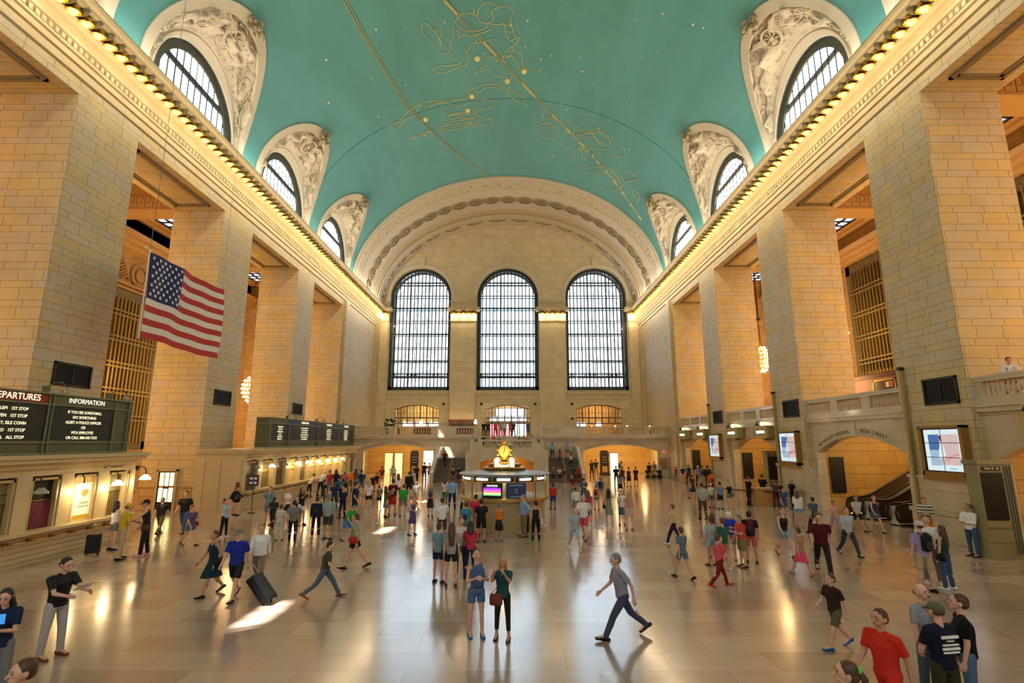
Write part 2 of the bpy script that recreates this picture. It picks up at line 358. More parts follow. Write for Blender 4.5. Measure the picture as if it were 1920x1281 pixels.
# ---------------------------------------------------------------- vault with lunette openings
def vx(sgn, z): return XC + sgn * HALF * math.sqrt(max(0.0, 1 - ((z - VZ0) / VB) ** 2))
LW, LZ, LR = 4.9, 24.0, 5.5       # outline of a lunette on the vault
WW, WZ = 3.9, 23.3                 # window arch
def inside(y, z, m=0.0):
    for yc in BAYS:
        d = abs(y - yc)
        if d < LW - m and z < (LZ + (LR - m) * math.sqrt(max(0, 1 - (d / (LW - m)) ** 2)) if z > LZ else 99): return True
    return False
NT = 120; NY = int((YV - Y0) / 0.3)
mb = MB(); vs = []
for j in range(NY + 1):
    y = Y0 + (YV - Y0) * j / NY
    for i in range(NT + 1):
        t = PI * i / NT; vs.append((XC - HALF * math.cos(t), y, VZ0 + VB * math.sin(t)))
fs = []
for j in range(NY):
    y = Y0 + (YV - Y0) * (j + .5) / NY
    for i in range(NT):
        t = PI * (i + .5) / NT; z = VZ0 + VB * math.sin(t)
        if inside(y, z, 0.3): continue
        a = j * (NT + 1) + i; fs.append((a, a + 1, a + NT + 2, a + NT + 1))
mb.add(vs, fs); ceil = st(mb.build('ceiling', VAULTM, smooth=True), 'teal painted barrel vault with gold star figures')
def vault_pt(u, y, off=0.03):      # u = angle 0..pi from left springing
    nx, nz = -math.cos(u) / HALF, math.sin(u) / VB; k = math.hypot(nx, nz)
    return Vector((XC - HALF * math.cos(u) - nx / k * off, y, VZ0 + VB * math.sin(u) - nz / k * off))
# seams of the vault: thin darker joint lines
mb = MB()
for y in (44.0,):
    mb.tube([vault_pt(PI * i / 80, y, 0.01) for i in range(8, 73)], 0.02, 4)
mb.build('joint_line', mat('joint_teal', '#2f6f68', 0.7), ceil)
# lunettes
def uarch(w, zs, rise, n=32, z0=22.45):
    pts = [(-w, z0)]
    for i in range(n + 1):
        a = PI - PI * i / n; pts.append((w * math.cos(a), zs + rise * math.sin(a)))
    pts.append((w, z0)); return pts
ORD = ('', 'nearest', 'second', 'third', 'fourth', 'farthest')
def lunette(sgn, sn, k, yc):
    wx = side_x(sgn, 0); rs = random.Random(11 * k + (3 if sgn > 0 else 0))
    t = bpy.data.objects.new('window_%d' % (k + (10 if sgn > 0 else 0)), None); C.objects.link(t); t.location = (0, yc, 0); st(t, 'arched clerestory window in a sculpted lunette, %s on the %s' % (ORD[k] or 'behind', sn))
    A = uarch(WW, WZ, WW); n = len(A)
    def P(c, s):               # s: 0 at the window, 1 at the vault outline
        B = uarch(LW - .35, LZ, LR - .35)
        y = A[c][0] * (1 - s) + B[c][0] * s; z = A[c][1] * (1 - s) + B[c][1] * s
        bxx = vx(sgn, max(B[c][1], VZ0)); x = wx * (1 - s) + bxx * s
        bul = 0.35 * math.sin(PI * s)     # slight concave shell
        return Vector((x + (sgn * bul * .5), y, z + bul * .5))
    # plain archivolt next to the window
    mb = MB(); ss = [0, .02, .16, .2, .24]
    mb.rings([[tuple(P(c, s) + Vector((-sgn * (.10 if q in (1, 2) else 0), 0, 0))) for c in range(n)] for q, s in enumerate(ss)], close=False)
    mb.build('archivolt', CREAM, t, smooth=False)
    # sculpted shell: displaced grid
    NS = 26; NC = 96; mb = MB(); vs = []
    blobs = [(rs.uniform(.08, .92), rs.uniform(.35, .9), rs.uniform(.03, .09), rs.uniform(.08, .26)) for _ in range(110)]
    def PC(u, s):
        f = u * (n - 1); i = min(int(f), n - 2); fr = f - i; return P(i, s) * (1 - fr) + P(i + 1, s) * fr
    for a in range(NS + 1):
        s = .24 + (1 - .24) * a / NS
        for c in range(NC + 1):
            u = c / NC; p = PC(u, s)
            h = sum(hh * math.exp(-(((u - bu) / (br * .35)) ** 2 + ((s - bs) / (br * 1.3)) ** 2)) for bu, bs, br, hh in blobs)
            if a in (0, NS) or c < 3 or c > NC - 3: h = 0
            vs.append(tuple(p + Vector((-sgn * h * .8, 0, -h * .6))))
    fs = [(a * (NC + 1) + c, a * (NC + 1) + c + 1, (a + 1) * (NC + 1) + c + 1, (a + 1) * (NC + 1) + c) for a in range(NS) for c in range(NC)]
    mb.add(vs, fs); mb.build('shell', RELIEF, t, smooth=True)
    # foliage scrolls, winged wheel and cartouche standing out of the shell
    mb = MB()
    def scroll(u0, s0, r, turns, dr=1, th=.05):
        pts = []
        for i in range(18):
            a = i / 17; ang = dr * turns * 2 * PI * a + u0 * 40; rr = r * (1 - .8 * a)
            p = PC(min(.97, max(.03, u0 + rr * math.cos(ang) / 13)), min(.97, max(.27, s0 + rr * math.sin(ang) / 4)))
            pts.append(p + Vector((-sgn * .16, 0, -.12)))
        mb.tube(pts, [th * (1 - .6 * i / 17) for i in range(18)], 5)
    for i in range(26):
        u = rs.uniform(.08, .92)
        scroll(u, rs.uniform(.4, .85), rs.uniform(.35, .8), rs.uniform(.6, 1.3), rs.choice((-1, 1)), rs.uniform(.035, .07))
    for i in range(90):        # leaves
        u, s = rs.uniform(.07, .93), rs.uniform(.36, .92); c = PC(u, s) + Vector((-sgn * .12, 0, -.1)); r = rs.uniform(.08, .2)
        mb.sph(c, (r * .5, r, r * .35), 6, 4, Matrix.Rotation(rs.uniform(0, PI), 3, 'X') @ Matrix.Rotation(rs.uniform(-.6, .6), 3, 'Z'))
    # wheel
    for us, ss_ in ((.5, .62),):
        c = PC(us, ss_) + Vector((-sgn * .3, 0, -.25)); X = (PC(us + .02, ss_) - PC(us - .02, ss_)).normalized(); Z = (PC(us, ss_ + .05) - PC(us, ss_ - .05)).normalized(); R = .62
        ring = [c + X * (R * math.cos(a * PI / 12)) + Z * (R * math.sin(a * PI / 12)) for a in range(25)]; mb.tube(ring, .09, 6)
        for a in range(8): mb.bar(c, c + X * (R * math.cos(a * PI / 4)) + Z * (R * math.sin(a * PI / 4)), .05, 5)
        mb.sph(c, .16, 8, 6)
        for sd in (-1, 1):     # wings
            for f in range(9):
                a = .15 + f * .13; L = 1.5 - f * .1
                mb.tube([c + X * (sd * .4) + Z * (.1 + f * .03), c + X * (sd * (.4 + L * .55)) + Z * (.5 + .2 * math.sin(a * 2)), c + X * (sd * (.4 + L * math.cos(a))) + Z * (.45 + L * .2 - f * .12)], [.07, .09, .03], 5)
    mb.build('sculpture', mat('sculpture_plaster', '#b5a688', 0.75, noise=.1, nscale=4), t, smooth=True)
    # cartouche at the crown of the lunette, overlapping the vault
    mb = MB(); ct = P(n // 2, 1.0) + Vector((-sgn * .25, 0, -.1))
    for i in range(26):
        a = rs.uniform(0, 2 * PI); d = rs.uniform(0, .6)
        mb.sph(ct + Vector((rs.uniform(-.25, .25) - sgn * .25 * (d < .2), d * math.cos(a), d * math.sin(a) * .8)), (rs.uniform(.1, .2), rs.uniform(.1, .24), rs.uniform(.1, .24)), 7, 5)
    for sd in (-1, 1): mb.tube([ct + Vector((0, sd * .2, .1)), ct + Vector((-sgn * .2, sd * .7, .3)), ct + Vector((-sgn * .1, sd * 1.0, -.2))], [.14, .1, .04], 6)
    mb.sph(ct + Vector((-sgn * .45, 0, .35)), .17, 8, 6)
    mb.build('cartouche', mat('cartouche_plaster', '#a3926f', 0.8, noise=.2, nscale=6), t, smooth=True)
    # flat border band lying on the vault
    mb = MB(); O = uarch(LW + .12, LZ, LR + .12, 48); I = uarch(LW - .45, LZ, LR - .45, 48)
    mb.rings([[(vx(sgn, max(z, VZ0)) - sgn * o, y, z - o * .6) for y, z in Q] for Q, o in ((O, 0.0), (O, .07), (I, .09), (I, -.1))], close=False)
    mb.build('border_band', CREAM, t)
    # ironwork and glass
    fxx = wx + sgn * .25
    mb = MB(); Q = uarch(WW, WZ, WW, 32, 22.5); Q2 = uarch(WW - .55, WZ, WW - .55, 32, 22.5)
    mb.rings([[(fxx + sgn * d, y, z) for y, z in q] for q, d in ((Q, 0), (Q, -.12), (Q2, -.12), (Q2, 0))], close=False); mb.rings([[(xx, y, z) for y, z in uarch(WW + .03, WZ, WW + .03, 32, 22.4)] for xx in (wx - sgn * .1, fxx + sgn * .3)], close=False); mb.build('filigree_border', mat('filigree_iron', '#4a4d42', .5, .2, noise=.7, nscale=14), t)
    mb = MB()
    for i in range(-5, 6):
        y = i * .62; zt = WZ + math.sqrt(max(0, (WW - .5) ** 2 - y * y)); mb.box(fxx - .02, fxx + .02, y - .035, y + .035, 22.5, zt)
    for z in (25.15, 25.35): h = math.sqrt(max(0, (WW - .4) ** 2 - max(0, z - WZ) ** 2)); mb.box(fxx - .07, fxx + .07, -h, h, z - .05, z + .05)
    mb.box(fxx - .07, fxx + .07, -WW, WW, 22.45, 22.62); mb.build('glazing_bar', IRON, t)
    mb = MB(); mb.add([(fxx + sgn * .05, y, z) for y, z in Q2], [tuple(range(len(Q2)))]); mb.build('pane', GLASS, t)
for sgn, sn in SIDES:
    for k, yc in enumerate(BAYS): lunette(sgn, sn, k, yc)
    # sill strip closing the gap between cornice and vault springing, and outer wall between lunettes
# ---------------------------------------------------------------- deep arch before the east windows
def band(y0, y1, off, m, name, parent=None, n=120):
    mb = MB(); rings = []
    for y in (y0, y1): rings.append([tuple(vault_pt(PI * i / n, y, off)) for i in range(n + 1)])
    mb.rings(rings, close=False); return mb.build(name, m, parent, smooth=True)
def step(y, o0, o1, m, name, parent, n=120):
    mb = MB(); mb.rings([[tuple(vault_pt(PI * i / n, y, o)) for i in range(n + 1)] for o in (o0, o1)], close=False); return mb.build(name, m, parent)
arch = st(band(YV, 59.1, .22, CREAM, 'trim_arch'), 'deep cream arch with rosettes in front of the east windows')
step(YV, 0, .22, CREAM, 'edge_moulding', arch); step(59.1, .22, .34, CREAM, 'edge_moulding', arch)
band(59.1, 59.35, .34, CREAM, 'edge_moulding', arch); step(59.35, .34, .12, CREAM, 'edge_moulding', arch)
band(59.35, 61.6, .12, ORNATE, 'ornamental_band', arch); step(61.6, .12, .2, CREAM, 'edge_moulding', arch); band(61.6, 61.8, .2, CREAM, 'edge_moulding', arch)
step(61.8, .2, .1, CREAM, 'edge_moulding', arch); band(61.8, 67.6, .1, CREAM, 'plain_band', arch)
band(67.6, 68.0, .3, TRIM, 'edge_moulding', arch); step(67.6, .1, .3, TRIM, 'edge_moulding', arch); step(68.0, .3, .45, TRIM, 'edge_moulding', arch)
band(68.0, 68.6, .45, mat('fine_ornament', '#b09c74', .7, noise=.3, nscale=12), 'ornamental_band', arch)
band(68.6, YB, .55, CREAM, 'plain_band', arch)
step(68.6, .45, .55, CREAM, 'edge_moulding', arch)
# rosettes
ros = MB()
for k, (r, h) in enumerate(((1.0, .04), (.86, .10), (.70, .05))): ros.lathe([(r, 0), (r - .02, h), (r - .12, h)], n=24, caps=False)
for a in range(12):
    ca, sa = math.cos(a * PI / 6), math.sin(a * PI / 6); ros.sph((ca * .42, sa * .42, .05), (.2, .09, .08), 7, 5, Matrix.Rotation(a * PI / 6, 3, 'Z'))
ros.sph((0, 0, .08), .16, 8, 6)
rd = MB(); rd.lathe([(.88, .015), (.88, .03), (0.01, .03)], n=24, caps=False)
NR = 25
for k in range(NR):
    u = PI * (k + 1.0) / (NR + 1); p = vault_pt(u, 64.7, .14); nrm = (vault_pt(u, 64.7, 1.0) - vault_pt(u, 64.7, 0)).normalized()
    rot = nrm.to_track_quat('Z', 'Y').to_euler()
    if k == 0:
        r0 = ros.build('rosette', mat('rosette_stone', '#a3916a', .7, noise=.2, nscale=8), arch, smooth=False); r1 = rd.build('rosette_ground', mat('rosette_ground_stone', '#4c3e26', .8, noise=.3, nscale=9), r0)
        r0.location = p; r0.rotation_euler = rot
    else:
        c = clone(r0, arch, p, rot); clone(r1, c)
mb = MB()                      # scrollwork between rosettes and on the inner ring
for k in range(NR + 1):
    u = PI * (k + .5) / (NR + 1)
    for sd in (-1, 1):
        pts = [vault_pt(u + .035 * math.cos(a * .9) * (1 - a * .08), 64.7 + sd * (.15 + .5 * math.sin(a * .9) * (1 - a * .08)), .15) for a in range(9)]
        mb.tube(pts, .045, 4)
for k in range(16):
    u = PI * (k + 1) / 17
    for sd in (-1, 1):
        for q in range(3):
            pts = [vault_pt(u + sd * (.01 + .012 * a), 70.2 + .35 * math.sin(a * .8 + q) * (1 - .1 * a), .6) for a in range(6)]; mb.tube(pts, .05, 4)
    mb.sph(vault_pt(u, 70.2, .6), .28, 8, 5)
mb.build('scrollwork', mat('scroll_stone', '#a08d68', .7), arch)
# ---------------------------------------------------------------- east wall
WX = [(-17.5, -8.9), (-5.15, 3.5), (7.4, 16.0)]
GX = [(-16.3, -10.2), (-3.84, 2.32), (8.56, 14.79)]
def ewall():
    bm = bmesh.new()
    def loop(pts):
        vs = [bm.verts.new((x, YB, z)) for x, z in pts]
        return [bm.edges.new((vs[i], vs[(i + 1) % len(vs)])) for i in range(len(vs))]
    n = 60; es = []
    outer = [(XL - 1, 0), (XR + 1, 0), (XR + 1, 22.4)] + [(XC - HALF * math.cos(PI * i / n) * 1.0, VZ0 + .4 + VB * math.sin(PI * i / n)) for i in range(n, -1, -1)] + [(XL - 1, 22.4)]
    es += loop(outer)
    for a, b in WX:
        r = (b - a) / 2; c = (a + b) / 2; zs = 28.6 - r
        es += loop([(a, 10.88), (b, 10.88)] + [(c + r * math.cos(PI * i / 28), zs + r * math.sin(PI * i / 28)) for i in range(29)])
    for a, b in GX:
        c = (a + b) / 2; h = (b - a) / 2
        es += loop([(a, 4.6), (b, 4.6)] + [(c + h * math.cos(PI * i / 16), 8.35 + .6 * math.sin(PI * i / 16)) for i in range(17)])
    for a, b in ((-17.2, -8.9), (7.7, 16.4)):
        es += loop([(a, .02), (b, .02), (b, 3.3), (a, 3.3)])
    bmesh.ops.triangle_fill(bm, use_beauty=True, use_dissolve=False, edges=es)
    bmesh.ops.dissolve_limit(bm, angle_limit=.01, verts=bm.verts[:], edges=bm.edges[:])
    r = bmesh.ops.solidify(bm, geom=bm.faces[:], thickness=-1.5)
    bmesh.ops.recalc_face_normals(bm, faces=bm.faces[:])
    me = bpy.data.meshes.new('wall_east'); bm.to_mesh(me); bm.free(); me.materials.append(STONE_B)
    o = bpy.data.objects.new('wall_east', me); C.objects.link(o); return o
we = st(ewall(), 'pale stone end wall with three tall arched windows')
ys = [v.co.y for v in we.data.vertices]
if min(ys) < YB - .5:
    for v in we.data.vertices: v.co.y += 1.5
mb = MB()                       # archivolts and keystones round the windows
for a, b in WX:
    r = (b - a) / 2; c = (a + b) / 2; zs = 28.6 - r
    Q = [(r + .02, 0), (r + .02, -.10), (r + .5, -.16), (r + .62, -.05), (r + .75, -.05), (r + .75, 0)]
    mb.rings([[(c + q * math.cos(PI * i / 28), YB + d, zs + q * math.sin(PI * i / 28)) for i in range(29)] for q, d in Q], close=False)
    mb.box(c - .42, c + .42, YB - .3, YB, 28.75, 29.75); mb.box(c - .55, c + .55, YB - .4, YB, 29.75, 29.95)
    mb.box(a - .15, b + .15, YB - .2, YB, 10.35, 10.85); mb.box(a - .2, b + .2, YB - .3, YB, 10.75, 10.9)
    mb.box(a - .1, b + .1, YB - .12, YB, 9.7, 9.9)
mb.build('archivolt', CREAM, we)
pw = [(XL, -17.62), (-8.75, -5.3), (3.65, 7.25), (16.15, XR)]
mb = MB()
for a, b in pw:
    mb.box(a, b, YB - .35, YB, 0, 20.7)
mb.build('pilaster', STONE_B, we)
mb = MB(); mb2 = MB()
for a, b in pw:
    a2, b2 = a - .08, b + .08
    for z0, z1, d in ((20.6, 20.85, .5), (20.85, 21.0, .42), (21.0, 21.5, .4), (21.5, 21.65, .55), (22.02, 22.2, 1.2), (22.2, 22.45, 1.35), (22.45, 23.3, .45), (23.3, 23.5, .6)):
        mb.box(a2 - (d - .35) * .5, b2 + (d - .35) * .5, YB - d, YB, z0, z1)
    mb2.box(a2, b2, YB - .45, YB, 21.65, 22.02)
mb.build('entablature', TRIM, we); mb2.build('lamp_cove', GILT, we)
# windows
for k, (a, b) in enumerate(WX):
    r = (b - a) / 2; c = (a + b) / 2; zs = 28.6 - r; H = 10.88
    t = bpy.data.objects.new('window_%d' % (20 + k), None); C.objects.link(t); t.location = (c, YB + .7, 0); st(t, '%s of the three tall arched end windows' % ('left', 'middle', 'right')[k])
    def U(rr, z0): return [(-rr, z0)] + [(rr * math.cos(PI - PI * i / 32), zs + rr * math.sin(PI * i / 32)) for i in range(33)] + [(rr, z0)]
    for yo, nmx in ((0, 'filigree_border'), (1.3, 'outer_border')):
        mb = MB(); mb.rings([[(x, yo + d, z) for x, z in q] for q, d in ((U(r, H), 0), (U(r, H), -.15), (U(r - .42, H), -.15), (U(r - .42, H), 0))], close=False)
        mb.box(-r, r, yo - .15, yo, H, H + .62); mb.build(nmx, mat('filigree_dark', '#2e3130', .5, .2, noise=.9, nscale=11), t)
        mb = MB(); nn = 15 if yo == 0 else 8
        for i in range(-(nn // 2), nn // 2 + 1):
            x = i * (2 * r - .9) / nn; zt = zs + math.sqrt(max(0, (r - .4) ** 2 - x * x)); wd = .085 if yo == 0 else .04
            mb.box(x - wd, x + wd, yo - .08, yo + .05, H, zt)
            if yo == 0 and i < nn // 2: x += (2 * r - .9) / nn / 2; zt = zs + math.sqrt(max(0, (r - .4) ** 2 - x * x)); mb.box(x - .02, x + .02, yo - .03, yo + .03, H, zt)
        for q, z in enumerate((12.9, 13.35, 15.1, 17.0, 18.95, 20.85, 22.75, 24.55, 26.5)):
            h = math.sqrt(max(0, (r - .4) ** 2 - max(0, z - zs) ** 2)); th = .10 if q % 2 == 0 else .06
            mb.box(-h, h, yo - .1, yo + .08, z - th, z + th)
        if yo == 0:
            for i in range(28): mb.box(-r + .55 + i * .28, -r + .65 + i * .28, -.1, .02, 13.0, 13.3)
        mb.build('glazing_bar', IRON, t)
        if yo:
            mb = MB()
            for z in (15.1, 18.95, 22.75): mb.box(-r + .4, r - .4, .15, 1.2, z - .04, z + .04)
            mb.build('glass_walkway', mat('walkway_glass', '#9fb4bf', .3, spec=.4), t)
        mb = MB(); q = U(r - .42, H + .5); mb.add([(x, yo + .02, z) for x, z in q], [tuple(range(len(q)))]); mb.build('pane', GLASS, t)
# ---------------------------------------------------------------- west wall behind the camera, with its windows
mb = MB(); xs = [XL - 1, -17.5, -8.9, -5.15, 3.5, 7.4, 16.0, XR + 1]
for i in range(0, 7, 2): mb.box(xs[i], xs[i + 1], Y0 - .6, Y0, 0, 36.5)
for i in range(1, 7, 2): mb.box(xs[i], xs[i + 1], Y0 - .6, Y0, 0, 10.9); mb.box(xs[i], xs[i + 1], Y0 - .6, Y0, 16.0, 36.5)
st(mb.build('wall_west', STONE_B), 'end wall behind the viewpoint')
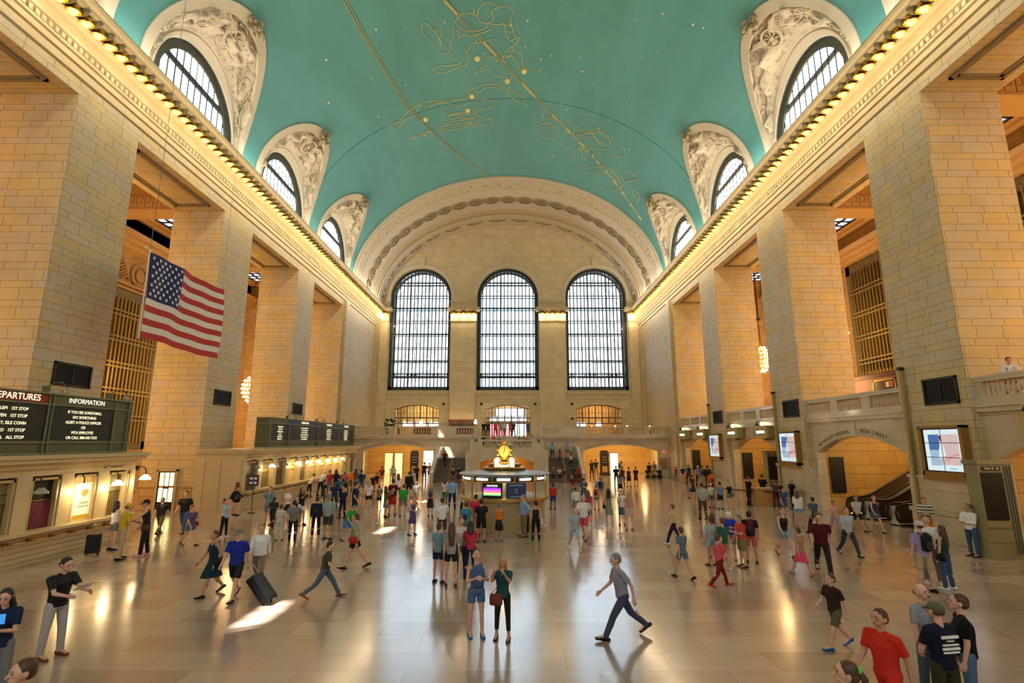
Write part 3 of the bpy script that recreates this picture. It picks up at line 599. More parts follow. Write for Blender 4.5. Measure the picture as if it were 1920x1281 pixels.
# unseen notched blocker added outside the left clerestory to shape the sun patches
mb = MB(); mb.box(XL - 14, XL - 11.0, -60, 80, 20, 46.5); ys_ = [-60] + [q for yc in BAYS for q in (yc - 8.4, yc - 6.0)] + [80]
for i in range(0, len(ys_), 2): mb.box(XL - 12, XL - 11.0, ys_[i], ys_[i + 1], 46.5, 49.5)
st(mb.build('wall_sun_blocker', mat('sun_blocker_white', '#f2f4f5', .8)), 'added pale notched sun blocker outside the left clerestory')
GOLD_LINES = '1459,3413 1460,3397 1462,3375 1466,3354 1472,3336 1479,3318 1488,3306 1498,3299 1509,3298 1519,3301 1529,3310 1538,3323 1545,3333;1517,3384 1524,3373 1534,3357 1544,3345 1556,3337 1569,3332 1581,3334 1591,3347 1601,3366 1606,3386 1605,3404 1600,3422 1596,3434;1459,3413 1460,3426 1462,3446 1467,3463 1477,3477 1488,3488 1499,3492 1508,3486 1516,3474 1521,3457 1522,3433 1519,3404 1517,3384;1499,3492 1510,3497 1527,3504 1541,3508 1553,3506 1562,3500 1569,3496;1366,3439 1372,3423 1381,3402 1391,3386 1403,3380 1416,3379 1428,3383 1440,3393 1451,3408 1459,3419;1366,3439 1365,3452 1365,3470 1369,3489 1379,3511 1394,3534 1409,3552 1424,3561 1439,3563 1453,3561 1468,3554 1482,3542 1492,3529 1497,3516 1498,3502 1499,3492;1222,3428 1225,3421 1228,3413 1232,3409 1238,3412 1246,3420 1252,3431 1257,3447 1260,3467 1264,3486 1268,3500 1273,3513 1277,3531 1281,3561 1284,3597 1287,3628 1287,3649 1286,3665 1286,3675;1222,3428 1221,3439 1219,3456 1220,3477 1223,3502 1228,3531 1234,3562 1243,3598 1251,3636 1260,3670 1268,3697 1275,3720 1284,3737 1295,3749 1308,3753 1318,3745 1325,3719 1330,3681 1334,3647 1338,3625 1343,3607 1347,3585 1349,3552 1351,3516 1352,3490;1318,3745 1323,3765 1330,3792 1338,3818 1347,3839 1358,3857 1364,3873 1364,3885 1360,3893 1350,3898 1333,3898 1311,3893 1291,3888 1274,3884 1260,3881 1248,3881 1239,3887 1233,3898 1230,3909 1233,3923 1240,3938 1249,3951 1259,3961 1271,3968 1284,3970 1300,3963 1318,3950 1336,3938 1356,3931 1376,3923 1392,3912 1399,3895 1403,3876 1403,3855 1403,3835 1401,3815 1398,3795 1395,3773 1391,3751 1389,3735;1398,3795 1399,3776 1403,3749 1407,3726 1412,3710 1418,3698 1426,3689 1436,3685 1448,3684 1460,3683 1470,3680 1479,3677 1488,3674 1498,3667 1507,3660 1517,3656 1527,3662 1537,3672 1545,3679;1569,3496 1570,3512 1571,3535 1574,3560 1577,3586 1580,3615 1584,3639 1587,3658 1591,3672 1595,3679 1600,3674 1606,3662 1612,3651 1621,3642 1629,3634 1634,3636 1632,3654 1625,3681 1618,3705 1610,3723 1601,3738 1595,3749;1596,3434 1596,3448 1596,3469 1598,3496 1602,3533 1607,3577 1612,3611 1616,3628 1620,3634 1623,3637;1583,3763 1590,3757 1600,3748 1606,3748 1607,3762 1604,3785 1600,3806 1595,3823 1589,3840 1583,3850 1576,3847 1570,3837 1565,3835 1562,3850 1559,3874 1559,3895 1564,3908 1571,3918 1576,3925;1600,3849 1607,3864 1616,3885 1624,3908 1629,3933 1632,3960 1636,3984 1642,4004 1648,4020 1655,4029 1663,4026 1672,4015 1676,4002 1670,3988 1659,3972 1651,3951 1649,3923 1649,3890 1647,3860 1642,3833 1636,3808 1629,3789 1621,3780 1612,3778 1606,3776;1423,4039 1428,4025 1435,4006 1443,3988 1454,3976 1465,3964 1474,3947 1480,3918 1484,3884 1489,3859 1496,3847 1505,3843 1513,3847 1521,3864 1529,3890 1535,3909;1423,4039 1433,4030 1447,4017 1461,4008 1474,4005 1488,4005 1497,4006;1497,4006 1499,4021 1501,4043 1508,4063 1522,4078 1540,4091 1557,4099 1571,4101 1584,4098 1594,4099 1598,4108 1599,4121 1596,4132 1592,4142 1583,4152 1578,4158;1354,3548 1362,3540 1371,3529 1377,3530 1375,3556 1369,3594 1367,3618 1372,3610 1382,3587 1392,3573 1398,3581 1405,3597 1418,3606 1443,3599 1473,3584 1496,3568 1507,3556 1512,3545 1514,3538;1277,3467 1277,3491 1278,3525 1280,3558 1286,3590 1292,3620 1296,3646 1299,3663 1299,3674 1300,3681;1296,3438 1298,3458 1300,3487 1301,3515 1296,3542 1289,3568 1284,3586;1558,3484 1562,3496 1568,3513 1574,3521 1580,3513 1586,3496 1590,3484;1568,3560 1574,3568 1582,3579 1590,3586 1596,3584 1603,3577 1606,3572;1572,3777 1595,3791;1548,3835 1555,3845 1566,3858 1577,3865 1586,3858 1594,3845 1600,3835;1095,4368 1104,4344 1118,4311 1132,4287 1144,4279 1158,4279 1173,4284 1194,4293 1216,4307 1239,4319 1261,4330 1283,4340 1304,4347 1326,4356 1347,4362 1364,4356 1374,4328 1380,4290 1388,4256 1399,4232 1413,4213 1429,4199 1449,4191 1472,4187 1493,4186 1508,4186 1522,4188 1536,4199 1554,4224 1574,4257 1593,4288 1614,4312 1635,4333 1652,4355 1661,4380 1665,4405 1665,4427 1662,4444 1655,4456 1646,4459 1634,4446 1620,4423 1606,4397 1593,4367 1580,4335 1568,4306 1555,4281 1543,4259 1530,4242 1513,4231 1496,4225 1479,4227 1462,4241 1446,4263 1432,4287 1420,4316 1410,4347 1403,4370;1403,4370 1414,4376 1432,4383 1448,4392 1465,4399 1482,4407 1494,4419 1500,4439 1502,4464 1499,4487 1488,4508 1473,4526 1457,4538 1442,4539 1427,4532 1417,4527;1417,4527 1412,4547 1407,4575 1407,4604 1416,4629 1430,4654 1446,4677 1463,4696 1482,4713 1494,4729 1497,4747 1495,4766 1485,4781 1463,4790 1434,4792 1407,4793 1387,4793 1369,4792 1349,4791 1326,4794 1301,4797 1276,4796 1249,4788 1223,4777 1204,4764 1195,4750 1194,4736 1200,4721 1216,4705 1238,4687 1255,4674;1136,4385 1156,4367 1184,4343 1211,4329 1236,4337 1259,4356 1276,4369;1172,4376 1188,4363 1212,4347 1237,4346 1263,4375 1292,4419 1318,4449 1343,4447 1365,4431 1381,4418;1234,4382 1239,4417 1247,4468 1259,4513 1278,4547 1301,4573 1324,4590 1348,4592 1371,4584 1387,4577;1254,4590 1268,4574 1289,4552 1313,4544 1340,4563 1371,4596 1392,4619;1237,4621 1255,4619 1280,4617 1308,4622 1344,4643 1383,4670 1410,4688;1209,4706 1226,4708 1252,4710 1281,4712 1318,4717 1359,4721 1388,4722;1249,4557 1263,4558 1283,4559 1305,4560 1332,4559 1361,4557 1381,4554;1227,4656 1249,4660 1280,4665 1313,4666 1347,4664 1381,4659 1405,4654;1206,4737 1232,4745 1269,4754 1307,4759 1349,4761 1392,4759 1422,4755;1763,4575 1765,4606 1768,4647 1773,4674 1783,4670 1795,4651 1807,4638 1819,4643 1831,4654 1844,4661 1859,4662 1875,4659 1886,4657;1769,4761 1776,4770 1787,4782 1798,4791 1813,4797 1828,4800 1835,4795 1829,4772 1816,4742 1804,4724 1791,4730 1778,4747 1769,4761;1750,4856 1757,4874 1767,4898 1781,4911 1799,4899 1820,4875 1838,4860 1850,4862 1859,4873 1862,4891 1855,4920 1842,4955 1828,4980 1813,4988 1797,4986 1783,4979 1773,4968 1765,4953 1759,4943;1867,5004 1878,5030 1895,5066 1911,5095 1923,5109 1935,5115 1943,5119;1899,4628 1910,4636 1925,4648 1938,4664 1942,4690 1944,4720 1950,4740 1966,4741 1987,4729 2009,4713 2032,4691 2056,4664 2079,4645 2099,4638 2118,4640 2135,4650 2149,4673 2161,4705 2169,4741 2173,4780 2172,4823 2166,4860 2153,4887 2136,4906 2115,4923 2091,4942 2063,4957 2036,4960 2008,4948 1980,4924 1960,4889 1951,4839 1950,4781 1950,4740;1957,4846 1967,4831 1982,4810 1999,4788 2018,4759 2038,4729 2054,4714 2064,4726 2069,4754 2076,4780 2088,4801 2100,4820 2114,4831 2128,4828 2142,4817 2152,4808;1967,4883 1980,4866 1998,4842 2017,4817 2034,4789 2050,4761 2065,4747 2077,4756 2088,4778 2102,4798 2122,4808 2145,4815 2161,4819;1976,4785 1988,4772 2005,4752 2025,4731 2048,4705 2073,4676 2096,4660 2117,4666 2135,4685 2148,4700;2001,4531 2010,4524 2023,4514 2036,4510 2051,4519 2065,4533 2077,4543;1960,4668 2001,4531;1979,5294 1978,5252 1976,5194 1977,5140 1982,5091 1991,5045 2001,5019 2015,5021 2033,5042 2046,5073 2050,5120 2050,5179 2050,5222;2003,5042 2009,5060 2018,5087 2025,5120 2027,5163 2026,5212 2026,5247;2085,5054 2100,5028 2122,4991 2144,4961 2165,4945 2188,4935 2208,4924 2227,4912 2243,4899 2256,4881 2267,4856 2276,4826 2280,4797 2274,4770 2262,4742 2251,4723 2241,4715 2231,4714 2224,4715;2165,4636 2191,4714;928,4376 943,4392 964,4413 987,4418 1008,4395 1029,4356 1052,4324 1078,4307 1107,4295 1126,4287;928,4376 937,4412 950,4462 966,4493 982,4482 1000,4451 1018,4425 1039,4413 1059,4405 1073,4399;1017,4734 1034,4727 1057,4716 1081,4710 1111,4715 1142,4724 1154,4733 1132,4740 1090,4745 1055,4745 1036,4742 1025,4738 1017,4734;2052,5400 2075,5361 2107,5305 2139,5257 2165,5223 2192,5197 2219,5182 2248,5180 2277,5189 2302,5203 2320,5225 2334,5254 2343,5289 2344,5336 2338,5389 2335,5428;2159,5464 2157,5422 2154,5364 2156,5309 2167,5260 2182,5214 2193,5182;2343,5289 2361,5226 2384,5141 2395,5076 2380,5051 2353,5044 2332,5039;2343,5289 2411,5084;2376,5309 2401,5303 2437,5292 2466,5292 2484,5321 2494,5365 2496,5398 2487,5411 2470,5411 2455,5402 2440,5381 2427,5352 2417,5331;2132,5585 2146,5600 2167,5619 2190,5629 2215,5627 2243,5614 2269,5587 2294,5536 2318,5473 2335,5428;2058,5472 2139,5391;2201,5247 2217,5261 2240,5282 2262,5309 2280,5351 2295,5400 2306,5436;2219,5182 2241,5210 2272,5249 2300,5285 2318,5319 2332,5351 2341,5374'
ECL = [(1331,3241),(1375,3378),(1422,3523),(1473,3675),(1527,3833),(1586,3999),(1648,4170),(1716,4346),(1790,4525),(1816,4584),(1844,4642),(1871,4701),(1900,4759),(1929,4816),(1960,4873),(1991,4928),(2022,4983),(2034,5004),(2046,5025),(2058,5046),(2070,5066),(2083,5086),(2095,5106),(2108,5126),(2121,5146),(2144,5185),(2167,5223),(2191,5260),(2216,5296),(2241,5331),(2266,5364),(2293,5396),(2319,5426),(2349,5469),(2380,5509),(2411,5547),(2444,5582),(2477,5614),(2512,5643),(2547,5668),(2583,5689)]
EQL = [(947,3012),(954,3102),(962,3197),(970,3297),(979,3402),(988,3514),(999,3639),(1011,3771),(1024,3912),(1038,4063),(1052,4223),(1078,4357),(1105,4497),(1133,4643),(1164,4797),(1195,4957),(1239,5123),(1285,5294),(1334,5471),(1384,5652),(1439,5837)]
BIG = [(1442,3858),(1658,4021),(1578,4153),(1396,4334),(1133,4524),(1365,4532)]
SMALL = [(1820,3283),(1781,3807),(1733,3862),(1908,3765),(1999,4034),(1667,3465),(2110,3249),(1446,3377),(1319,3437),(1419,4284),(1716,4601),(1853,5313),(1510,5454),(2193,4113),(2288,4704),(1316,4496),(1373,4737),(2083,4605),(1148,3411),(1444,3668),(687,3747),(2187,3563),(1730,4010),(1031,3334),(2245,3432),(1140,5235),(2348,3077),(1972,5506),(1661,3737),(1596,3514),(1755,4076),(1676,4491),(1891,4467),(932,3767),(2213,3115),(1101,4763),(1589,4246),(1472,3804),(1933,3919),(1194,4953),(2396,3054),(774,3378),(2376,4681),(1080,3989),(893,4226),(1235,3688)]

def uv(p, off=.035): return vault_pt(p[0] / 1000, p[1] / 100, off)
mb = MB()
for L in GOLD_LINES.split(';'):
    mb.tube([uv([int(a) for a in q.split(',')]) for q in L.split()], .030, 4)
mb.build('gold_figure', mat('gold_line_paint', '#cfc684', .6, .0), ceil)
mb = MB()
for i in range(len(ECL) - 1):
    a, b = uv(ECL[i]), uv(ECL[i + 1])
    if i % 3 == 0: mb.tube([a, b], .13, 4)
    else:
        n = (b - a).normalized().cross((uv(ECL[i], 1) - a).normalized()) * .1; mb.tube([a + n, b + n], .03, 4); mb.tube([a - n, b - n], .03, 4)
for i in range(len(EQL) - 1):
    a, b = uv(EQL[i]), uv(EQL[i + 1]); n = (b - a).normalized().cross((uv(EQL[i], 1) - a).normalized()) * .09; mb.tube([a + n, b + n], .035, 4); mb.tube([a - n, b - n], .035, 4)
mb.build('gold_band', mat('gold_band_paint', '#c0b474', .6, .0), ceil)
mb = MB()
for p in BIG: mb.sph(uv(p, .02), .26, 10, 6)
for i, p in enumerate(SMALL): mb.sph(uv(p, .02), .055 + .02 * (i % 3), 6, 4)
o = mb.build('gold_star', mat('gold_star_paint', '#f0dc98', .5, .0), ceil, smooth=True); o['kind'] = 'stuff'
# ================================================================ FITTINGS
def plight(name, loc, power, col, r=0.12, parent=None):
    l = bpy.data.lights.new(name, 'POINT'); l.energy = power; l.color = col; l.shadow_soft_size = r
    o = bpy.data.objects.new(name, l); C.objects.link(o); o.location = loc
    if parent: o.parent = parent
    return o
WARM = (1.0, 0.81, 0.53)
# ---- cornice lamps (one row per side, and over the east pilasters)
pr = MB(); pr.lathe([(.05, 0), (.06, -.05), (.15, -.09), (.21, -.22), (.19, -.23), (.10, -.12)], n=10, caps=False)
bu = MB(); bu.sph((0, 0, -.2), (.13, .13, .11), 8, 6)
lamp0 = pr.build('cornice_lamp', BRASS); lamp0.scale = (1.45, 1.3, 1.8); tag(lamp0, 'small gold cup lamp in the long row under the left cornice', 'lamp', 'cornice lamps on the left')
blb = bu.build('bulb', GLOW, lamp0)
LPW = 54.0
first = True
for sgn, sn in SIDES:
    y = 15.4; i = 0
    cons = MB()
    while y < YB - .7:
        loc = (side_x(sgn, .58), y, 22.05)
        if first: l = lamp0; l.location = loc; first = False
        else:
            l = clone(lamp0, None, loc); clone(blb, l)
            l['label'] = 'small gold cup lamp in the long row under the %s cornice' % sn; l['group'] = 'cornice lamps on the %s' % sn
        if i % 3 == 0: plight('lamp_light', (-sgn * .55, 0, -.8), LPW, WARM, .15, l)
        yy = y + .34
        cons.sph((side_x(sgn, .62), yy, 21.93), (.34, .13, .22), 8, 6); cons.box(side_x(sgn, .2), side_x(sgn, .95), yy - .08, yy + .08, 21.95, 22.05)
        y += .68; i += 1
    o = cons.build('console_bracket', mat('console_stone', '#6f5f40', .6), bpy.data.objects['trim_1' if sgn < 0 else 'trim_2'], smooth=True); o['kind'] = 'stuff'
for a, b in pw:
    n = max(2, int((b - a) / .62)); 
    for i in range(n):
        x = a + (b - a) * (i + .5) / n; l = clone(lamp0, None, (x, YB - .8, 22.03)); clone(blb, l)
        l['label'] = 'small gold cup lamp under the entablature caps between the end windows'; l['group'] = 'cornice lamps between the end windows'
        if i % 2 == 0: plight('lamp_light', (0, 0, -.42), LPW, WARM, .15, l)
# lights for the stretch of cornice behind the viewpoint
for sgn, sn in SIDES:
    for y in range(-10, 15, 4):
        l = clone(lamp0, None, (side_x(sgn, .58), y, 22.05)); clone(blb, l); l['label'] = 'small gold cup lamp in the long row under the %s cornice' % sn; l['group'] = 'cornice lamps on the %s' % sn
        plight('lamp_light', (0, 0, -.42), LPW, WARM, .15, l)
# ---- unseen uplights and troughs, added on the cornice to brighten the vault
for sgn, sn in SIDES:
    t = thing('vault_fill_trough', 'added metal fill light trough on top of the %s cornice' % sn, 'lamp', (side_x(sgn, .55), 0, 22.6))
    mb = MB(); x = .2
    mb.box(-x, x, Y0, 70, 0, .04); mb.box(-x, -x + .02, Y0, 70, 0, .18); mb.box(x - .02, x, Y0, 70, 0, .18); mb.build('trough', BRONZE, t)
    for y in range(-10, 66, 8):
        l = bpy.data.lights.new('vault_fill', 'AREA'); l.shape = 'RECTANGLE'; l.size = .25; l.size_y = 7.5; l.energy = 230; l.color = (1.0, .93, .82)
        o = bpy.data.objects.new('vault_fill', l); C.objects.link(o); o.parent = t; o.location = (0, y + 4, .1); o.rotation_euler = (0, PI - sgn * .55, 0)
# ---- chandeliers in the aisles
def chandelier():
    t = thing('chandelier', '', 'chandelier', (0, 0, 0))
    fr = MB(); bl = MB()
    tiers = [(1.15, .38), (.85, .70), (.45, .86), (.05, .90), (-.35, .84), (-.75, .68), (-1.1, .42)]
    for z, r in tiers:
        fr.tube([(r * .93 * math.cos(a * PI / 12), r * .93 * math.sin(a * PI / 12), z) for a in range(25)], .03, 5)
        n = max(8, int(2 * PI * r / .30))
        for k in range(n):
            a = 2 * PI * k / n + z; bl.sph((r * math.cos(a), r * math.sin(a), z), .085, 7, 5)
    for k in range(12):
        a = 2 * PI * k / 12; fr.tube([(r * .9 * math.cos(a), r * .9 * math.sin(a), z) for z, r in tiers], .02, 4)
    fr.lathe([(.05, 1.6), (.16, 1.45), (.1, 1.3), (.2, 1.15), (.12, .4), (.2, 0), (.1, -.9), (.16, -1.1), (.03, -1.3)], n=12)
    for k in range(9): a = 2 * PI * k / 9; bl.sph((.22 * math.cos(a), .22 * math.sin(a), -1.25), .085, 7, 5)
    fr.build('frame', GILT, t, smooth=True); b = bl.build('bulb', GLOWW, t, smooth=True); b['kind'] = 'stuff'
    rd = MB(); rd.tube([(0, 0, 1.5), (0, 0, 5.2)], .035, 6); rd.lathe([(.02, 5.1), (.2, 5.25), (.24, 5.45), (.1, 5.6), (.05, 5.75)], n=12); rd.tube([(0, 0, 5.7), (0, 0, 12)], .06, 6); rd.lathe([(.05, 9.4), (.16, 9.5), (.05, 9.6)], n=10)
    rd.build('suspension_rod', BRONZE, t)
    plight('chandelier_light', (0, 0, 0), 620, (1.0, .55, .22), .8, t)
    return t
ch = chandelier(); firstc = True
CHN = {16.15: 'nearest', 28.05: 'second', 40.0: 'third', 52.1: 'farthest'}
for sgn, sn in SIDES:
    for yc in BAYS[2:]:
        c = ch if firstc else dup(ch); firstc = False
        zc = 9.1 if sgn < 0 else 12.1
        c.location = (side_x(sgn, -7.2), yc + (0 if sgn < 0 else -.3), zc); c['label'] = 'glowing tiered globe chandelier hanging in the %s aisle, %s bay' % (sn, CHN[yc])
        for k in c.children:
            if k.name.startswith('suspension_rod') and sgn > 0: k.scale.z = 0.76
# bare fill lights added in mid-aisle, without fittings, to warm the stone
for sgn, sn in SIDES:
    for yc in BAYS[1:]:
        plight('aisle_fill', (side_x(sgn, -6.0), yc, 4.5 if sgn < 0 else 8.2), 290, (1.0, .54, .21), .9)
        plight('aisle_fill', (side_x(sgn, -5.0), yc, 16.5), 190, (1.0, .54, .21), .9)
# ---- bronze grille windows in the aisles
def grille(sgn, yc, zb, zt, lab):
    x = side_x(sgn, -AW + .02); hw = 3.0
    t = bpy.data.objects.new('window_grille', None); C.objects.link(t); t.location = (x, yc, 0); st(t, lab); d = -sgn
    mb = MB(); F = .5
    for q in ((-hw, -hw + F, zb, zt), (hw - F, hw, zb, zt), (-hw, hw, zt - .8, zt), (-hw, hw, zb, zb + .6)): mb.box(0, d * .15, q[0], q[1], q[2], q[3])
    mb.build('filigree_border', mat('filigree_bronze', '#6d6440', .6, .3, noise=.8, nscale=10), t)
    mb = MB(); n = 13
    for i in range(1, n): y = -hw + F + (2 * hw - 2 * F) * i / n; mb.box(d * .05, d * .3, y - (.08 if sgn < 0 else .045), y + (.08 if sgn < 0 else .045), zb + .5, zt - .7)
    z = zb + 2.2
    while z < zt - 1: mb.box(d * .1, d * .36, -hw + F, hw - F, z - .06, z + .06); mb.box(d * .1, d * .36, -hw + F, hw - F, z + .25, z + .37); z += 1.95
    mb.build('brass_bars', mat('grille_bronze_gold', '#8a7440', .4, .5), t)
    mb = MB(); mb.box(0, d * .04, -hw + F, hw - F, zb + .5, zt - .7); mb.build('pane', mat('grille_pane', '#6f664c', .25, spec=.6), t)
    return t
for k, yc in enumerate(BAYS[1:]):
    grille(-1, yc, 3.4, 15.4, 'tall bronze grille window in the left aisle'); grille(1, yc, 6.0, 18.6, 'tall bronze grille window in the right aisle')
mb = MB()                       # carved wreath panels above the left grilles
for yc in BAYS[2:]:
    x = side_x(-1, -AW + .1)
    for k in range(40):
        a = 2 * PI * k / 40; mb.sph((x, yc + .85 * math.cos(a), 17.0 + .85 * math.sin(a)), (.12, .2, .16), 6, 4)
    for sd in (-1, 1):
        for k in range(7): mb.tube([(x, yc + sd * (1.0 + k * .15), 16.3 + k * .25), (x + .15, yc + sd * (1.5 + k * .12), 16.6 + k * .18), (x, yc + sd * (1.9 + .1 * k), 16.2 + k * .22)], .08, 5)
    mb.sph((x, yc, 17.0), (.15, .5, .55), 10, 7)
    mb.box(x - .1, x + .1, yc - 3.2, yc + 3.2, 15.5, 15.7); mb.box(x - .1, x + .2, yc - 3.3, yc + 3.3, 15.8, 16.0)
st(mb.build('trim_wreath', mat('wreath_plaster', '#a5854f', .7), smooth=False), 'carved wreath panels above the left aisle grilles')
# ---- pier plaques (dark bronze vents)
def plaque(sgn, y0, y1, z0, z1, lab):
    x = side_x(sgn, 0); d = -sgn; t = thing('bronze_plaque', lab, 'plaque', (x, (y0 + y1) / 2, z0), group='bronze plaques on the piers'); h = (y1 - y0) / 2; H = z1 - z0
    mb = MB()
    for q in ((-h, -h + .09, 0, H), (h - .09, h, 0, H), (-h, h, 0, .09), (-h, h, H - .09, H)): mb.box(0, d * .07, *q)
    mb.build('frame', BRONZE, t)
    mb = MB(); mb.box(0, d * .02, -h, h, 0, H)
    for i in range(int(2 * h / .09)): mb.box(0, d * .035, -h + .1 + i * .09, -h + .13 + i * .09, .1, H - .1)
    mb.box(0, d * .05, -.04, .04, .05, H - .05); mb.build('grid_panel', mat('plaque_black', '#141310', .5, .3), t)
PN = ('nearest', 'middle', 'farthest')
for k, (a, b) in enumerate(PIERS[3:]):
    plaque(-1, a + 1.0, a + 2.95, 6.3, 7.28, 'dark bronze plaque high on the %s left pier, above the boards' % PN[k]); plaque(1, a + .45, a + 2.2 + .1 * k, 5.5, 6.6, 'dark bronze plaque on the %s right pier above its screen' % PN[k])
# ---- advertising screens on the right piers
SCR = mat('screen_bezel', '#0a0a0c', .3)
def emis(name, col, s): return mat(name, col, .4, emit=s)
def screen(y0, y1, z0, z1, k):
    x = XR; t = thing('advertising_screen', ('large', 'middle', 'small')[k] + ' tiled advertising screen of pale pink and blue on the %s right pier' % PN[k], 'screen', (x, (y0 + y1) / 2, z0), group='advertising screens on the right piers')
    h = (y1 - y0) / 2; H = z1 - z0; mb = MB()
    for q in ((-h - .16, -h, -.16, H + .1), (h, h + .1, -.16, H + .1), (-h - .16, h + .1, -.3, 0), (-h - .16, h + .1, H, H + .1)): mb.box(0, -.3, *q)
    mb.build('casing', mat('casing_bronze', '#9a7434', .4, .5), t)
    mb = MB(); mb.box(0, -.2, -h, h, 0, H); mb.build('backing', SCR, t)
    fy, fz = (lambda a: h - .1 - (2 * h - .14) * a), (lambda a: .05 + (H - .1) * a)
    def quad(nm_, pts, m, d): mb = MB(); mb.rings([[(-.2 - d, fy(a), fz(b)) for a, b in pts], [(-.2 - d - .003, fy(a), fz(b)) for a, b in pts]]); return mb.build(nm_, m, t)
    im = quad('display', [(0, 0), (1, 0), (1, 1), (0, 1)], emis('screen_white', '#cfe6f2', .55), .002)
    for nm_, pts, m, d in (('picture', [(.12, .12), (.42, .12), (.42, .5), (.12, .5)], emis('screen_sky', '#9fbfe2', .45), .006), ('picture', [(.12, .5), (.42, .5), (.42, .88), (.12, .88)], emis('screen_blue', '#3f66a8', .55), .006),
                           ('picture', [(.42, .14), (.93, .14), (.93, .88), (.42, .88)], emis('screen_pink', '#d0bcc2', .45), .006),
                           ('figure', [(.36, .28), (.46, .32), (.56, .28), (.54, .5), (.5, .66), (.46, .74), (.44, .66), (.40, .55)], emis('screen_dress', '#d3e6f0', .55), .010),
                           ('figure', [(.42, .82), (.47, .86), (.49, .80), (.475, .70), (.455, .72)], emis('screen_hair', '#201820', .3), .012),
                           ('figure', [(.50, .36), (.62, .34), (.86, .42), (.96, .40), (.84, .36), (.64, .28), (.66, .22), (.58, .24)], emis('screen_arm', '#c88898', .6), .012),
                           ('caption', [(.62, .05), (.82, .05), (.82, .075), (.62, .075)], emis('screen_caption', '#6f93ad', .8), .006)):
        q = quad(nm_, pts, m, d); q.parent = im
    mb = MB(); mb.box(-.215, -.221, -h, h, H / 3 - .012, H / 3 + .012); mb.box(-.215, -.221, -h, h, 2 * H / 3 - .012, 2 * H / 3 + .012); mb.box(-.215, -.221, -.012, .012, 0, H); mb.build('tile_seam', SCR, t)
    return t
screen(20.75, 22.72, 2.78, 4.53, 0); screen(32.9, 35.0, 2.72, 4.56, 1); screen(45.1, 47.45, 2.7, 4.56, 2)
# ---- marble dado and posts on the right piers
mb = MB()
for a, b in PIERS[2:] + [(56.3, 60.3)]:
    x = XR; mb.box(x, x - .10, a - .05, b + .05, 0, 1.05); mb.box(x, x - .17, a - .1, b + .1, 1.05, 1.22); mb.box(x, x - .06, a, b, 1.22, 2.45); mb.box(x, x - .12, a - .05, b + .05, 2.45, 2.58)
    if b < 50: mb.box(x, x + AD, b, b + .05, 0, 2.5); mb.box(x, x + AD, a - .05, a, 0, 2.5)
st(mb.build('baseboard_right', MARBLE), 'pale marble dado along the right piers')
mb = MB()
for a, b in PIERS[2:]:
    x = XL; mb.box(x, x + .08, a, b, 0, 1.3); mb.box(x, x - AD, a - .07, a, 0, 1.3); mb.box(x, x - AD, a - .12, a, 1.3, 1.42)
st(mb.build('baseboard_left', AISLE), 'stone base of the left piers')
for k, (a, b) in enumerate(PIERS[3:]):
    t = thing('square_post', 'slim square gold post at the near edge of the %s right bay arch' % PN[k], 'post', (XR - .12, b - .45, 0), group='gold posts beside the right arches')
    mb = MB(); mb.box(-.07, .07, -.07, .07, 0, 7.15); mb.build('shaft', mat('post_gold_stone', '#a58f55', .5, .2), t); mb = MB(); mb.box(-.1, .1, -.1, .1, 7.15, 7.3); mb.box(-.11, .11, -.11, .11, 0, .2); mb.build('cap', BRONZE, t)
# ---- balusters
bal = MB(); bal.lathe([(.075, 0), (.075, .05), (.04, .08), (.085, .22), (.09, .3), (.045, .46), (.055, .5), (.07, .53), (.07, .58)], n=8)
BALM = mat('baluster_marble', '#c4b496', .35)
bal0 = None
def balusters(parent, pts, h=.58):
    global bal0
    for p in pts:
        if bal0 is None: bal0 = bal.build('baluster', BALM, parent, smooth=True); o = bal0
        else: o = clone(bal0, parent)
        o.location = p; o.scale = (1, 1, h / .58)
# ---- right bay arcades with balconies
def seg_arch_wall(x0, x1, ya, yb, z0, z1, oa, ob, sp, cr, m, name, parent=None, n=20, nx=True):
    """wall slab between x0..x1 spanning ya..yb, opening oa..ob with segmental top; nx False: slab lies across X instead"""
    c = (oa + ob) / 2; h = (ob - oa) / 2
    prof = [(oa + (ob - oa) * i / n, sp + (cr - sp) * (1 - ((oa + (ob - oa) * i / n - c) / h) ** 2)) for i in range(n + 1)]
    mb = MB()
    P3 = (lambda x, y, z: (x, y, z)) if nx else (lambda x, y, z: (y, x, z))
    def bx(a0, a1, b0, b1, c0, c1): mb.box(*( (a0, a1, b0, b1, c0, c1) if nx else (b0, b1, a0, a1, c0, c1)))
    if oa - ya > .001: bx(x0, x1, ya, oa, z0, z1)
    if yb - ob > .001: bx(x0, x1, ob, yb, z0, z1)
    for (y1_, p1), (y2_, p2) in zip(prof[:-1], prof[1:]):
        mb.add([P3(x0, y1_, p1), P3(x1, y1_, p1), P3(x1, y2_, p2), P3(x0, y2_, p2), P3(x0, y1_, z1), P3(x1, y1_, z1), P3(x1, y2_, z1), P3(x0, y2_, z1)],
               [(0, 1, 2, 3), (4, 7, 6, 5), (0, 3, 7, 4), (1, 5, 6, 2)])
    return fixn(mb.build(name, m, parent))
